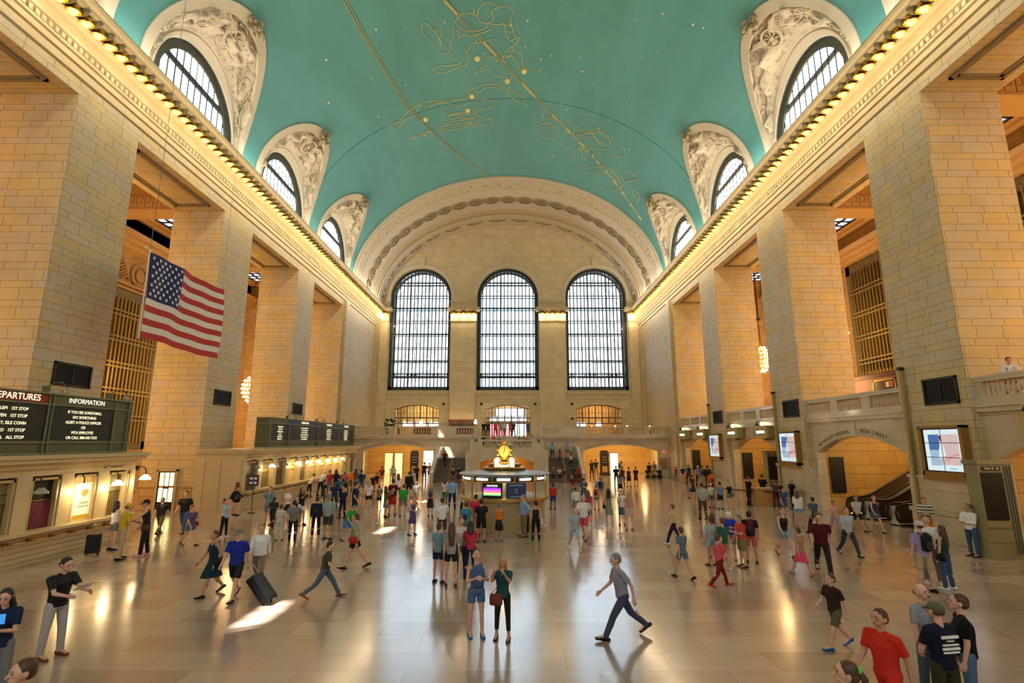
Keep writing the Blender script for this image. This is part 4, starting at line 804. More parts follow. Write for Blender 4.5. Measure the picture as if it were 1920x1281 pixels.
def arch_text(s, yc, h, sp, cr, y_from, dirn, x, size, parent, flip=1, m=None, plane='x'):
    """letters set one by one along the arch; y_from = start coordinate, runs in direction dirn"""
    pos = y_from
    for chx in s:
        wd = size * (.34 if chx in 'I1' else .74 if chx in 'MGOWNHUD' else .62 if chx != ' ' else .42)
        y = pos + dirn * wd / 2; z = sp + (cr - sp) * (1 - ((y - yc) / h) ** 2) + size * .95; sl = math.atan2(-2 * (cr - sp) * (y - yc) / h / h * dirn, 1)
        if chx != ' ':
            rot = (PI / 2, -0.0, -PI / 2) if plane == 'x' else (PI / 2, 0, 0)
            o = text('letter', chx, m, size, (x, y, z) if plane == 'x' else (y, x, z), rot, parent, .004)
            o.rotation_mode = 'QUATERNION'; o.rotation_quaternion = (Matrix.Rotation(rot[2], 3, 'Z') @ Matrix.Rotation(PI / 2, 3, 'X') @ Matrix.Rotation(sl, 3, 'Z')).to_quaternion()
        pos += dirn * wd
LETM = mat('carved_letter', '#5c4f3c', .7)
BAYR = [(12.1, 20.3), (24.0, 32.1), (35.85, 44.1), (47.85, 56.3)]
BN = ('nearest', 'second', 'third', 'farthest')
for k, (a, b) in enumerate(BAYR):
    x = XR + .35; yc = (a + b) / 2
    w_ = st(seg_arch_wall(x, x + .5, a, b, 0, 5.1, a + .35, b - .35, 3.35, 4.28, MARBLE, 'wall_arcade'), 'marble arcade wall under the right balcony')
    mb = MB(); mb.box(x + .3, x - .22, a, b, 5.1, 5.28); mb.box(x + .3, x - .3, a, b, 5.28, 5.36); mb.box(x + .3, x - .06, a, b, 4.98, 5.1)
    mb.box(x - .05, x, yc - .16, yc + .16, 4.3, 4.98); mb.build('moulding', MARBLE, w_)
    t = thing('balustrade', 'pale marble balustrade on the balcony of the %s right bay' % BN[k], 'balustrade', (x, yc, 5.36), group='marble balustrades of the right bays')
    mb = MB(); L = b - a; mb.box(-.18, .3, -L / 2, L / 2, 0, .28); mb.box(-.16, .24, -L / 2, L / 2, .88, 1.1); segs = 3
    for i in range(segs + 1): yy = -L / 2 + L * i / segs; wd = .32; mb.box(-.12, .2, max(-L / 2, yy - wd), min(L / 2, yy + wd), .28, .88)
    mb.build('rail', MARBLE, t)
    if k < 3 or True:
        pts = []
        for i in range(segs):
            y0, y1 = -L / 2 + L * i / segs + .36, -L / 2 + L * (i + 1) / segs - .36; n = int((y1 - y0) / .2)
            pts += [(.04, y0 + (y1 - y0) * (j + .5) / n, .29) for j in range(n)]
        balusters(t, pts)
    mb = MB(); mb.box(x - .05, side_x(1, -AW), a - .1, b + .1, 5.1, 5.36); st(mb.build('floor_balcony', MARBLE), 'balcony floor slab of the right aisle')
arch_text('THE METLIFE BUILDING', 28.05, 3.7, 3.35, 4.28, 31.55, -1, XR + .34, .26, bpy.data.objects['wall_arcade.001'], m=LETM)
arch_text('45TH STREET', 28.05, 3.7, 3.35, 4.28, 27.55, -1, XR + .34, .29, bpy.data.objects['wall_arcade.001'], m=LETM)
# rooms behind the arches
YEL = block_stone('passage_stone', '#c9a25a', '#bd9450', '#8c6a34', P=1.3)
for k, (a, b) in enumerate(BAYR):
    x0 = XR + .85; x1 = XR + (13 if k == 1 else 4.2)
    mb = MB(); mb.box(x0, x1, a - .3, a + .3, 0, 5.1); mb.box(x0, x1, b - .3, b + .3, 0, 5.1)
    if k == 1: mb.box(x1, x1 + .3, a, b, 0, 9)
    st(mb.build('wall_passage', YEL), 'warm stone passage behind the right arches')
    if k != 1:
        w2 = seg_arch_wall(x1, x1 + .4, a, b, 0, 5.1, (a + b) / 2 - 1.6, (a + b) / 2 + 1.6, 2.6, 3.3, YEL, 'wall_passage_end'); st(w2, 'inner arch of the passage')
        mb = MB(); mb.box(x1 + 2.2, x1 + 2.4, a, b, 0, 5.1); st(mb.build('wall_passage_back', YEL), 'back wall of the passage')
    plight('passage_light', ((x0 + x1) / 2 if k != 1 else x0 + 3.5, (a + b) / 2, 4.3), 150 if k != 1 else 260, (1.0, .66, .28), .3)
    if k:
        t = thing('black_notice_board', 'tall black notice board on the side wall inside the %s right arch' % BN[k], 'notice board', (XR + 1.45, b - .32, 1.1)); mb = MB(); mb.box(-.36, .36, 0, -.06, 0, 1.95); mb.build('panel', BLACK, t); mb = MB()
        for q in ((-.4, -.36, 0, 1.95), (.36, .4, 0, 1.95), (-.4, .4, 1.95, 2.0), (-.4, .4, -.05, 0)): mb.box(q[0], q[1], 0, -.08, q[2], q[3])
        mb.build('frame', BRONZE, t)
# track sign boxes with globe lamps above the arches
def signbox(y0, y1, z0, z1, lab, txt='TRACK'):
    x = XR + .33; t = thing('track_sign', lab, 'sign', (x, (y0 + y1) / 2, z0), group='lit sign boxes over the right arches'); h = (y1 - y0) / 2; H = z1 - z0
    mb = MB(); mb.box(-.05, -.6, -h, h, 0, H); mb.box(-.02, -.66, -h - .06, h + .06, H, H + .07); mb.box(-.02, -.66, -h - .06, h + .06, -.06, 0); mb.box(0, -.4, -.2, .2, -.22, -.05); mb.build('box', mat('sign_gilt', '#b5a267', .4, .4), t)
    mb = MB(); mb.box(-.59, -.61, -h * .72, h * .72, H * .28, H * .72); d = mb.build('recess', BLACK, t)
    mb = MB(); mb.box(-.60, -.63, -h * .6, h * .6, H * .38, H * .62); mb.build('tube', GLOWW, t)
    mb = MB(); mb.sph((-.45, 0, H + .22), .13, 10, 8); g = mb.build('globe', GLOWW, t, smooth=True)
    mb = MB(); mb.tube([(-.1, h * .8, H + .07), (-.2, h * .8, H + .35), (-.42, h * .8, H + .45), (-.5, h * .75, H + .3)], .025, 5); mb.lathe([(.05, .3), (.16, .12)], (-.5, h * .75, H), 8, False); mb.build('bracket', BRONZE, t)
signbox(41.3, 43.4, 4.32, 5.0, 'lit gilt sign box over the third right arch, farther of its pair'); signbox(36.4, 38.3, 4.3, 5.0, 'lit gilt sign box over the third right arch, nearer of its pair')
signbox(53.6, 55.9, 4.3, 5.05, 'lit gilt sign box over the farthest right arch, farther of its pair'); signbox(48.4, 50.6, 4.3, 5.05, 'lit gilt sign box over the farthest right arch, nearer of its pair')
signbox(16.4, 18.2, 4.1, 4.9, 'gilt sign box over the nearest right arch at the frame edge')
# ---- escalators in the second bay
ESC = mat('escalator_dark_panel', '#54402f', .3, .2); STEEL = mat('brushed_steel', '#b8b6b0', .3, .8); RUB = mat('black_rubber', '#0c0b0b', .4)
for k, ye in enumerate((25.7, 27.6, 29.5)):
    t = thing('escalator', ('nearest', 'middle', 'farthest')[k] + ' escalator of three rising inside the second right arch', 'escalator', (XR + .9, ye, 0), group='escalators in the second right bay')
    def prof(x, off): 
        r = 0 if x < .6 else (x - .6) ** 2 * .28 if x < 1.6 else .28 + (x - 1.6) * .56
        return r + off
    X_ = [0, .3, .6, .8, 1.0, 1.2, 1.4, 1.6, 2, 3, 5, 8.5]
    for sd in (-.62, .62):
        mb = MB(); 
        mb.rings([[(x, sd + e, prof(x, .0)) for x in X_] + [(x, sd + e, prof(x, .95)) for x in X_[::-1]] for e in (-.05, .05)]); fixn(mb.build('balustrade_panel', ESC, t))
        mb = MB(); pts = [(.15, sd, .1), (-.08, sd, .3), (-.14, sd, .6), (-.05, sd, .88), (.25, sd, 1.0)] + [(x, sd, prof(x, 1.0)) for x in X_[2:]]; mb.tube(pts, .06, 8); mb.build('handrail', RUB, t, smooth=True)
        mb = MB(); mb.tube([(x, sd - .07 * (1 if sd > 0 else -1), prof(x, .12)) for x in X_], .03, 5); mb.build('skirt_trim', STEEL, t)
    mb = MB()
    for i in range(26):
        x = i * .32; z = prof(x, 0); mb.box(x, x + .33, -.56, .56, z - .25, z + .02)
    mb.build('steps', mat('escalator_step', '#4c4c4e', .5, .5), t)
    if k < 2: 
        mb = MB(); mb.box(0, 8, .7, 1.2, 0, .05); mb.rings([[(x, .68 + e, prof(x, .0)) for x in X_] + [(x, .68 + e, prof(x, .9)) for x in X_[::-1]] for e in (0, .54)]); fixn(mb.build('deck', STEEL, t))
mb = MB(); mb.add([(XR + 4, 24, 5.1), (XR + 13, 24, 9.5), (XR + 13, 32.1, 9.5), (XR + 4, 32.1, 5.1)], [(0, 1, 2, 3)])
# ---- track gate kiosk at the right
def track_gate(x, y, lab, num, parts=True):
    t = thing('track_gate', lab, 'track gate', (x, y, 0), -.0); mb = MB()
    mb.box(-.66, .66, -.28, .28, 0, 3.2); mb.box(-.72, .72, -.34, .34, 3.2, 3.34); mb.box(-.7, .7, -.33, .33, 0, .18)
    mb.build('pillar', mat('gate_grey_green', '#8a8260', .5, .15), t)
    mb = MB()
    for xx in (.40, .50, .60): mb.tube([(xx, -.3, .2), (xx, -.3, 3.15)], .035, 6)
    mb.box(-.62, .32, -.30, -.28, 1.02, 1.06); mb.box(-.62, .32, -.30, -.28, .55, .58)
    mb.build('moulding', mat('gate_moulding', '#7a7352', .45, .3), t)
    mb = MB(); mb.box(-.6, .26, -.30, -.27, 1.3, 2.92); mb.build('board', BLACK, t)
    mb = MB(); mb.box(-.52, .2, -.31, -.28, 2.98, 3.13); d = mb.build('name_plate', BLACK, t)
    text('lettering', num, WHITE, .13, (-.16, -.316, 3.055), ROT_E, d, .002)
    return t
tg = track_gate(17.02, 19.35, 'grey green stone track gate pillar with a black board, at the right edge', 'TRACK 18'); tg.rotation_euler.z = -.02; tg.scale.x = .88
track_gate(18.95, 39.0, 'green metal track gate pillar with a black board inside the third right arch', 'TRACK 23')
# ---- police podium and barriers
t = thing('podium', 'light wood inspection podium beside the officers near the third right arch', 'podium', (16.0, 34.6, 0)); mb = MB(); mb.box(-.7, .7, -.25, .25, 0, 1.05); mb.build('body', mat('podium_wood', '#b98d4e', .4, noise=.15, nscale=5), t); mb = MB(); mb.box(-.8, .8, -.32, .32, 1.05, 1.1); mb.build('top', mat('podium_top', '#d8b67c', .4), t)
for i, (x, y) in enumerate(((14.0, 36.6), (14.6, 35.3), (17.1, 33.4))):
    t = thing('belt_post', 'gold belt barrier post beside the podium, %s of three' % ('farthest', 'middle', 'nearest')[i], 'barrier post', (x, y, 0), group='belt barrier posts by the podium'); mb = MB(); mb.lathe([(.18, 0), (.18, .02), (.04, .05)], n=14); mb.tube([(0, 0, .04), (0, 0, .98)], .035, 8); mb.sph((0, 0, 1.0), .05, 8, 6); mb.build('post', GILT, t)
    if i < 2: mb = MB(); mb.box(0, (1.43, 3.1)[i], -.01, .01, .85, .92); b = mb.build('belt', BLACK, t); b.rotation_euler.z = math.atan2((-1.3, -1.9)[i], (.6, 2.5)[i])
# ================================================================ TICKET OFFICES (left)
TSTONE = mat('ticket_office_marble', '#c8b68e', .4, noise=.08, nscale=1.5)
def ticket_office(y0, y1, n, lit, lab, extra_end):
    xf = -15.9; xb = XL; t = thing('ticket_office', lab, 'ticket office', (xf, y0, 0)); L = y1 - y0; sp = L / n
    mb = MB(); mb.box(-3.0, -.25, 0, L, 0, 1.0); mb.box(-3, -.15, 0, L, 2.85, 3.1); mb.box(-3, 0, 0, L, 3.1, 3.28); mb.box(-3, .22, -.1, L + .12, 3.28, 3.42); mb.box(-3, .3, -.15, L + .18, 3.42, 3.55)
    mb.box(-3.02, -.17, -.06, .16, 0, 3.08); mb.box(-2.7, -2.45, -.1, 0, 0, 2.9); mb.box(-.55, -.3, -.1, 0, 0, 2.9); mb.box(-1.75, -1.5, -.1, 0, 0, 2.9); mb.box(-3, -.18, L - .5, L, 0, 3.0); mb.box(-3, -.9, 0, L, 0, 3.0) if False else None
    for i in range(n + 1): yy = i * sp; mb.box(-.5, -.13, max(0, yy - .26), min(L, yy + .26), 1.0, 2.86)
    mb.box(-3.0, -2.8, 0, L, 0, 3.1); mb.box(-3, -.2, 0, L, 0, .02)
    for i in range(5): mb.box(-.25, -.2 + .01 * (i % 2), 0, L, .12 + i * .17, .27 + i * .17)
    mb.build('body', TSTONE, t)
    mb = MB()
    for i in range(n):
        a, b = i * sp + .3, (i + 1) * sp - .3
        for q in ((a, a + .08, 1.05, 2.78), (b - .08, b, 1.05, 2.78), (a, b, 2.7, 2.78)): mb.box(-.42, -.16, *q)
    mb.build('window_surround', mat('ticket_surround', '#b7a271', .4, .1), t)
    mb = MB(); mb.box(-.35, .16, .1, L - .1, 1.0, 1.1); mb.build('counter_ledge', mat('counter_marble', '#cdb88c', .25), t)
    mb = MB(); mb.tube([(.16, .1, .78), (.16, L - .1, .78)], .022, 6)
    for i in range(n * 2): yy = .6 + i * (L - 1) / (n * 2 - 1); mb.tube([(-.2, yy, .78), (.16, yy, .78)], .02, 5); mb.box(-.2, -.12, yy - .08, yy + .08, .70, .84)
    mb.build('brass_rail', mat('ticket_brass', '#a6803c', .35, .8), t)
    for i in range(n):
        a, b = i * sp + .38, (i + 1) * sp - .38; mm = MB(); mm.box(-.36, -.33, a, b, 1.1, 2.7)
        kind = lit[i]
        c = mm.build('window_pane', {'d': mat('pane_dark', '#1c1a1c', .2), 'g': mat('pane_grey', '#7d7350', .3), 'l': mat('pane_warm', '#c9a860', .4, emit=.25, ecol='#ffcf7a')}[kind], t)
        mm = MB()
        for j in range(9): yy = a + (b - a) * (j + .5) / 9; mm.box(-.33, -.31, yy - .008, yy + .008, 1.1, 2.0)
        mm.box(-.33, -.30, a, b, 2.0, 2.05); mm.box(-.33, -.30, a, b, 2.3, 2.34); mm.build('grille', mat('ticket_grille', '#6b5526', .4, .7), c)
    return t
LL = 26.0
to1 = ticket_office(12.6, 22.75, 6, 'gggdlg', 'ticket office counter under the departures board, nearest on the left', True)
to2 = ticket_office(31.9, 54.3, 11, 'ggglglllllg', 'long far ticket office on the left with a row of lit windows', True)
for k in range(6): pass
# red curtain strips in the dark window, white notice in the lit one
t = thing('maroon_blind', 'maroon slatted blind in the dark ticket window under the information board', 'blind', (-16.22, 17.05 + 1.7, 1.12)); mb = MB(); [mb.box(-.005, .012, -.5 + i * .1, -.42 + i * .1, 0, .85) for i in range(10)]; mb.build('slats', mat('maroon_cloth', '#6a1f38', .7), t)
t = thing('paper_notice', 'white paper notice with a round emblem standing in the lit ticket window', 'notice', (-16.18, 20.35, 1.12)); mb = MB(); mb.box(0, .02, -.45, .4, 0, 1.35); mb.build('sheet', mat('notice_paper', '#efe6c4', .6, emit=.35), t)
mb = MB(); mb.sph((.03, 0, 1.05), (.01, .16, .2), 12, 8); mb.build('emblem', mat('emblem_ochre', '#c8a95a', .6), t)
text('lettering', 'TICKETS', mat('notice_ink', '#3a3a36', .6), .11, (.03, 0, .62), ROT_L, t, .002); text('lettering', 'PLEASE WAIT HERE', MATS['notice_ink'], .06, (.03, 0, .5), ROT_L, t, .002)
mb = MB(); mb.box(.021, .025, -.45, .4, .02, .2); mb.build('yellow_band', mat('notice_yellow', '#d9b23a', .6), t)
text('lettering', 'GCT WINDOW', LETM, .15, (.02 - .02, 8.9, 3.0), ROT_L, to1, .003).location.x = -.14
# hanging shade lamps in front of the ticket windows
sh = MB(); sh.lathe([(.05, .16), (.1, .13), (.2, .02), (.22, -.04), (.20, -.04)], n=14, caps=False)
arm = MB(); arm.tube([(-.45, 0, .42), (-.3, 0, .5), (-.1, 0, .48), (0, 0, .35), (0, 0, .14)], .022, 6); arm.sph((-.4, 0, .42), (.08, .12, .12), 7, 5)
def shade_lamp(x, y, z, on, lab, grp, sm=1.0):
    t = thing('ticket_lamp', lab, 'lamp', (x, y, z), group=grp); sh_ = sh.build('lamp_shade', mat('shade_lit', '#ffe9b8', .4, emit=6.0, ecol='#ffe0a0') if on else mat('shade_off', '#a3a08c', .4), t, smooth=True); arm.build('bracket', BRONZE, t)
    if on: plight('ticket_light', (0.05, 0, -.15), 22, (1, .75, .4), .1, t)
for k, (y, on) in enumerate(((14.2, True), (18.0, False), (19.75, True), (21.45, True))): shade_lamp(-15.75, y, 2.33, on, ('glass shade lamp before the near ticket office, cut by the frame', 'unlit grey shade lamp before the dark near ticket window', 'lit glass shade lamp in front of the paper notice', 'lit glass shade lamp before the last near ticket window')[k], 'shade lamps of the near ticket office')
shade_lamp(-15.75, 23.0, 2.45, True, 'lit glass shade lamp at the far corner of the near ticket office', 'shade lamps of the near ticket office')
for k in range(11):
    y = 31.9 + (k + .5) * 22.4 / 11; on = k in (1, 3, 4, 5, 6, 7, 8)
    shade_lamp(-15.75, y, 2.4, on, '%s glass shade lamp at the far ticket office, %s from its near end' % ('lit' if on else 'unlit', ('first', 'second', 'third', 'fourth', 'fifth', 'sixth', 'seventh', 'eighth', 'ninth', 'tenth', 'eleventh')[k]), 'shade lamps of the far ticket office')
# ---- boards on top of the ticket offices
FLAP = mat('flap_black', '#16170f', .5, noise=.3, nscale=20); FLT = mat('flap_text', '#f3edc0', .5, emit=.9, ecol='#fff6c8'); BGREEN = mat('board_green', '#5b6044', .5, .15); BBLUE = mat('board_blue', '#27335c', .5)
BEDGE = mat('board_edge', '#7c8064', .4, .3)
def board(y0, panels, z0, z1, lab, xf=-16.3, endw=.9, dp=1.4):
    t = thing('departure_board', lab, 'information board', (xf, y0, z0)); H = z1 - z0; Lt = sum(p[0] for p in panels) + endw
    mb = MB(); mb.box(-dp, -.02, 0, Lt, 0, H - .05); mb.build('case', BGREEN, t)
    mb = MB(); mb.box(-dp, .05, -.03, Lt, 0, .06); mb.box(-dp, .05, -.03, Lt, .38, .43); mb.box(-dp, .05, -.03, Lt, H - .42, H - .37); mb.box(-dp, .1, -.05, Lt + .02, H - .06, H)
    y = 0
    for wd, *_ in panels: mb.box(-.02, .06, y - .02, y + .03, 0, H); mb.box(-.02, .06, y + .14, y + .18, 0, H); y += wd
    mb.box(-.02, .06, y - .02, y + .03, 0, H); mb.box(-.02, .06, Lt - .15, Lt - .1, 0, H); mb.box(-.02, .06, Lt - .04, Lt, 0, H)
    mb.build('framework', BEDGE, t)
    y = 0
    for wd, head, hm, lines, al in panels:
        mb = MB(); mb.box(-.02, .015, y + .2, y + wd - .02, .5, H - .45); p = mb.build('flap_panel', FLAP, t)
        mb = MB(); nl = len(lines)
        for i in range(nl): z = .58 + (H - 1.1) * i / nl; mb.box(.012, .022, y + .22, y + wd - .06, z, z + .015)
        mb.build('flap_row', mat('flap_line', '#2f3022', .5), p)
        mb = MB(); mb.box(-.02, .03, y + .19, y + wd - .02, H - .36, H - .07); h_ = mb.build('header', hm, t)
        if head: text('lettering', head, FLT if hm is not BGREEN else mat('head_text', '#f6f0d8', .5, emit=.8), .25 if head[0] == 'I' else .3 if head[0] == 'D' else .22, (.036, y + wd / 2 + .1 if head[0] != 'D' else 5.5, H - .215), ROT_L, h_, .003)
        for i, s in enumerate(lines):
            z = H - .62 - (H - 1.12) * i / max(1, nl - 1) * .93
            if s: text('flap_lettering', s, FLT, .12 if y0 > 30 and wd > 3.5 else .145, (.028, y + (wd / 2 + .08 if al else wd - .75), z), ROT_L, p, .002, 'CENTER' if al else 'RIGHT')
        y += wd
    return t
b1 = board(11.6, [(6.75, 'DEPARTURES', RED, ['HARLEM   1ST STOP', 'NEW HAVEN   1ST STOP', 'WATERBURY, ISLE CONN', 'STAMFORD   1ST STOP', 'LOCAL   ALL STOP'], False), (3.1, 'INFORMATION', BGREEN, ['IF YOU SEE SOMETHING,', 'SAY SOMETHING', 'ALERT A POLICE OFFICER', 'OR', 'MTA EMPLOYEE', 'OR CALL 888-692-7233'], True)], 3.56, 5.68, 'green framed board reading DEPARTURES and INFORMATION on the near ticket office')
b2 = board(35.4, [(2.9, '', BGREEN, ['TRACK INFO', 'CROTON', 'HARMON 102', 'LOCAL', 'SOUTHEAST', 'EXPRESS 11'], True), (5.7, 'HUDSON LINE', BBLUE, ['12 10 CROTON HARMON 34', '12 20 POUGHKEEPSIE 36', '12 32 TARRYTOWN 42', '12 45 CROTON HARMON 38', '12 52 YONKERS LOCAL 41', '1 10 POUGHKEEPSIE 37'], True), (5.2, 'HARLEM LINE', BBLUE, ['12 15 SOUTHEAST 25', '12 22 NORTH WHITE 27', '12 38 CRESTWOOD 28', '12 44 BREWSTER 30', '12 55 WASSAIC 24', '1 08 FLEETWOOD 29'], True), (4.3, 'NEW HAVEN', BBLUE, ['12 04 STAMFORD 19', '12 11 NEW HAVEN 21', '12 30 NEW CANAAN 17', '12 41 DANBURY 20', '12 50 HARRISON 22', '1 02 NEW HAVEN 18'], True)], 3.6, 5.62, 'long green framed departure board with four panels on the far ticket office', endw=.6, dp=.95)
# spot heads on board tops
for k, (yy, z) in enumerate(((18.35, 5.72), (21.3, 5.72), (38.3, 5.64), (44.0, 5.64), (49.2, 5.64))):
    t = thing('board_spotlight', 'small curved spotlight on top of the %s board, %s' % (('near', 'at its middle frame'), ('near', 'at its right end'), ('far', 'at its near frame'), ('far', 'at its second frame'), ('far', 'at its third frame'))[k], 'lamp', (-16.35, yy, z), group='spotlights on the boards')
    mb = MB(); mb.box(-.15, 0, -.12, .05, 0, .2); mb.tube([(-.05, 0, .18), (.1, .05, .34), (.35, .1, .34), (.5, .1, .15)], .02, 6); mb.build('arm', BGREEN, t); mb = MB(); mb.lathe([(.05, .14), (.12, .06), (.13, -.04)], (.5, .1, 0), 10, False); mb.build('head', mat('spot_head', '#8f8a68', .4, .4), t)
# door in the reveal of the second left pier, small blue sign at the far office
t = bpy.data.objects.new('door_1', None); C.objects.link(t); t.location = (-20.6, 32.02, 0); st(t, 'narrow lit glazed door in the reveal of the second left pier')
mb = MB()
for q in ((-.62, -.5, 0, 2.35), (.5, .62, 0, 2.35), (-.62, .62, 2.25, 2.4)): mb.box(q[0], q[1], -.12, .02, q[2], q[3])
mb.build('frame', TRIM, t); mb = MB(); mb.box(-.5, .5, -.03, .02, 0, 2.25); mb.build('pane', mat('door_glow', '#ffe9a0', .4, emit=1.6, ecol='#fff0a8'), t)
mb = MB()
for q in ((-.5, -.44, 0, 2.25), (.44, .5, 0, 2.25), (-.16, -.13, .5, 2.2), (.13, .16, .5, 2.2), (-.5, .5, 0, .5), (-.5, .5, 2.18, 2.25), (-.5, .5, 1.9, 1.93), (-.16, .16, 1.25, 1.33)): mb.box(q[0], q[1], -.07, -.03, q[2], q[3])
mb.build('leading', BRONZE, t)
t = thing('blue_sign', 'dark blue sign with white blocks of writing beside the far ticket office', 'sign', (-14.9, 30.9, 1.5)); mb = MB(); mb.box(-.28, .28, -.02, .02, 0, .6); mb.build('panel', BBLUE, t); mb = MB(); mb.tube([(0, .03, -1.5), (0, .03, .1)], .02, 6); mb.lathe([(.2, -1.5), (.2, -1.47), (.03, -1.45)], (0, .03, 0), 12); mb.build('post', BRONZE, t)
for q in ((-.16, .4), (.08, .4), (-.16, .15), (.08, .15)): mb = MB(); mb.box(q[0] - .06, q[0] + .1, -.03, -.02, q[1] - .04, q[1] + .08); mb.build('white_block', WHITE, t)
# ================================================================ EAST BALCONY AND STAIRS
YE = 60.5
for nm_, x0, x1, a, b in (('wall_balcony_left', XL, -4.7, -17.0, -9.1), ('wall_balcony_right', 3.36, XR, 7.85, 16.25)):
    w_ = st(seg_arch_wall(YE, YE + .6, x0, x1, 0, 4.25, a, b, 2.93, 3.62, MARBLE, nm_, nx=False), 'marble wall carrying the east balcony'); mb = MB()
    mb.box(x0, x1, YE - .25, YE + .3, 4.25, 4.45); mb.box(x0, x1, YE - .35, YE + .3, 4.45, 4.6); mb.box(x0, x1, YE - .12, YE + .3, 4.0, 4.1); c = (a + b) / 2; mb.box(c - .2, c + .2, YE - .1, YE, 3.65, 4.1); mb.build('moulding', MARBLE, w_)
wl_ = bpy.data.objects['wall_balcony_left']; wr_ = bpy.data.objects['wall_balcony_right']
arch_text('TICKET MACHINES', -13.05, 3.95, 2.93, 3.62, -16.9, 1, YE - .01, .27, wl_, m=LETM, plane='y'); arch_text('SUBWAY TO EXITS', -13.05, 3.95, 2.93, 3.62, -12.6, 1, YE - .01, .27, wl_, m=LETM, plane='y')
arch_text('TICKET MACHINES', 12.05, 4.2, 2.93, 3.62, 8.2, 1, YE - .01, .27, wr_, m=LETM, plane='y'); arch_text('TRACKS 100 TO 117', 12.05, 4.2, 2.93, 3.62, 12.5, 1, YE - .01, .24, wr_, m=LETM, plane='y')
mb = MB(); mb.box(XL, -4.0, YE, YB, 4.3, 4.6); mb.box(2.7, XR, YE, YB, 4.3, 4.6); mb.box(-4, 2.7, 62.0, YB, 4.3, 4.6); st(mb.build('floor_east_balcony', MARBLE), 'floor of the east balcony')
def balustrade(x0, x1, y, z, lab, panel=()):
    t = thing('balustrade', lab, 'balustrade', ((x0 + x1) / 2, y, z), group='marble balustrades of the east balcony'); L = x1 - x0; mb = MB()
    mb.box(-L / 2, L / 2, -.14, .3, 0, .2); mb.box(-L / 2, L / 2, -.16, .22, .92, 1.1); ns = 6; pts = []
    for i in range(ns + 1): xx = -L / 2 + L * i / ns; mb.box(max(-L / 2, xx - .25), min(L / 2, xx + .25), -.1, .2, .2, .92)
    for i in range(ns):
        a, b = -L / 2 + L * i / ns + .32, -L / 2 + L * (i + 1) / ns - .32
        if i in panel: mb.box(a - .1, b + .1, -.12, .2, .2, 1.14); continue
        n = int((b - a) / .27); pts += [(a + (b - a) * (j + .5) / n, .04, .2) for j in range(n)]
    mb.build('rail', MARBLE, t); balusters(t, pts, .72)
    return t
balustrade(XL, -4.3, YE, 4.6, 'marble balustrade of the east balcony left of the central stair', (4,)); balustrade(3.0, XR, YE, 4.6, 'marble balustrade of the east balcony right of the central stair', (1,))
STEPM = mat('brown_stair_marble', '#5e4838', .4, noise=.1, nscale=3)
for k, (x0, x1) in enumerate(((-7.95, -4.85), (3.6, 6.75))):
    t = thing('staircase', 'brown marble stair flight with brass middle rail, on the %s of the landing' % ('left', 'right')[k], 'staircase', ((x0 + x1) / 2, 53.5, 0), group='stair flights beside the landing'); h = (x1 - x0) / 2
    mb = MB(); ns = 14
    for i in range(ns): mb.box(-h, h, i * .28, 4.2, i * .16, (i + 1) * .16)
    mb.box(-h, h, 3.9, YE - 53.5, 0, 2.24); mb.build('flight', STEPM, t)
    mb = MB()
    for i in range(ns): mb.box(-h, h, i * .28 - .025, i * .28 + .01, (i + 1) * .16 - .045, (i + 1) * .16 + .004)
    mb.build('nosing', mat('stair_nosing', '#8f7a62', .4), t)
    mb = MB(); mb.tube([(0, 0, .95), (0, 3.9, 3.15)], .03, 6); [mb.tube([(0, y, y * .57), (0, y, .95 + y * .565)], .02, 5) for y in (0, 1.3, 2.6, 3.8)]; mb.build('handrail', BRASS, t)
    # sloping marble parapets
    mb = MB(); xo = -h if k == 0 else h; s_ = -1 if k == 0 else 1
    mb.rings([[(xo + s_ * e, -.5, 0), (xo + s_ * e, -.5, .95), (xo + s_ * e, 0, 1.15), (xo + s_ * e, 4.2, 3.45), (xo + s_ * e, 7, 3.5), (xo + s_ * e, 7, 0)] for e in (0, .38)]); fixn(mb.build('parapet', MARBLE, t))
# central landing block with arch beneath
CX = XC
t = thing('stair_landing', 'pale marble stair landing with an arch beneath, behind the round booth', 'stair landing', (CX, 53.5, 0))
b_ = seg_arch_wall(0, .5, -4.15, 4.15, 0, 3.1, -2.65, 2.65, 1.95, 2.5, MARBLE, 'front_wall', t, nx=False)
mb = MB(); mb.box(-4.15, -3.0, .5, 7, 0, 3.1); mb.box(3.0, 4.15, .5, 7, 0, 3.1); mb.box(-3.1, 3.1, .5, 4.0, 2.8, 3.1)
ns = 10
for i in range(ns): mb.box(-3.3, 3.3, 3.6 + i * .33, 8.5, 3.0, 3.1 + (i + 1) * .15)
mb.build('platform', MARBLE, t)
mb = MB()
for k in (-1, 1):
    mb.rings([[(k * 4.15 + k * e, -.45, 0), (k * 4.15 + k * e, -.45, 1.0), (k * 4.0 + k * e, .1, 1.7), (k * 3.75 + k * e, .5, 2.9), (k * 3.75 + k * e, .7, 4.2), (k * 3.75 + k * e, 7, 4.2), (k * 4.15 + k * e, 7, 0)] for e in (0, -.35)])
mb.build('side_parapet', MARBLE, t); 
mb = MB(); mb.box(-2.75, 2.75, -.05, .3, 4.02, 4.2); mb.box(-2.8, 2.8, -.02, .3, 3.1, 3.35); mb.box(-2.9, -2.45, 0, .3, 3.3, 4.1); mb.box(2.45, 2.9, 0, .3, 3.3, 4.1); mb.box(-.25, .25, 0, .3, 3.3, 4.1)
for k in (-1, 1): mb.rings([[(k * 2.75, 0 + e, 3.1), (k * 2.75, 0 + e, 4.2), (k * 3.6, .0 + e, 3.6), (k * 3.9, 0 + e, 2.6), (k * 4.15, 0 + e, 1.5), (k * 4.15, e, .9)] for e in (-.05, .35)])
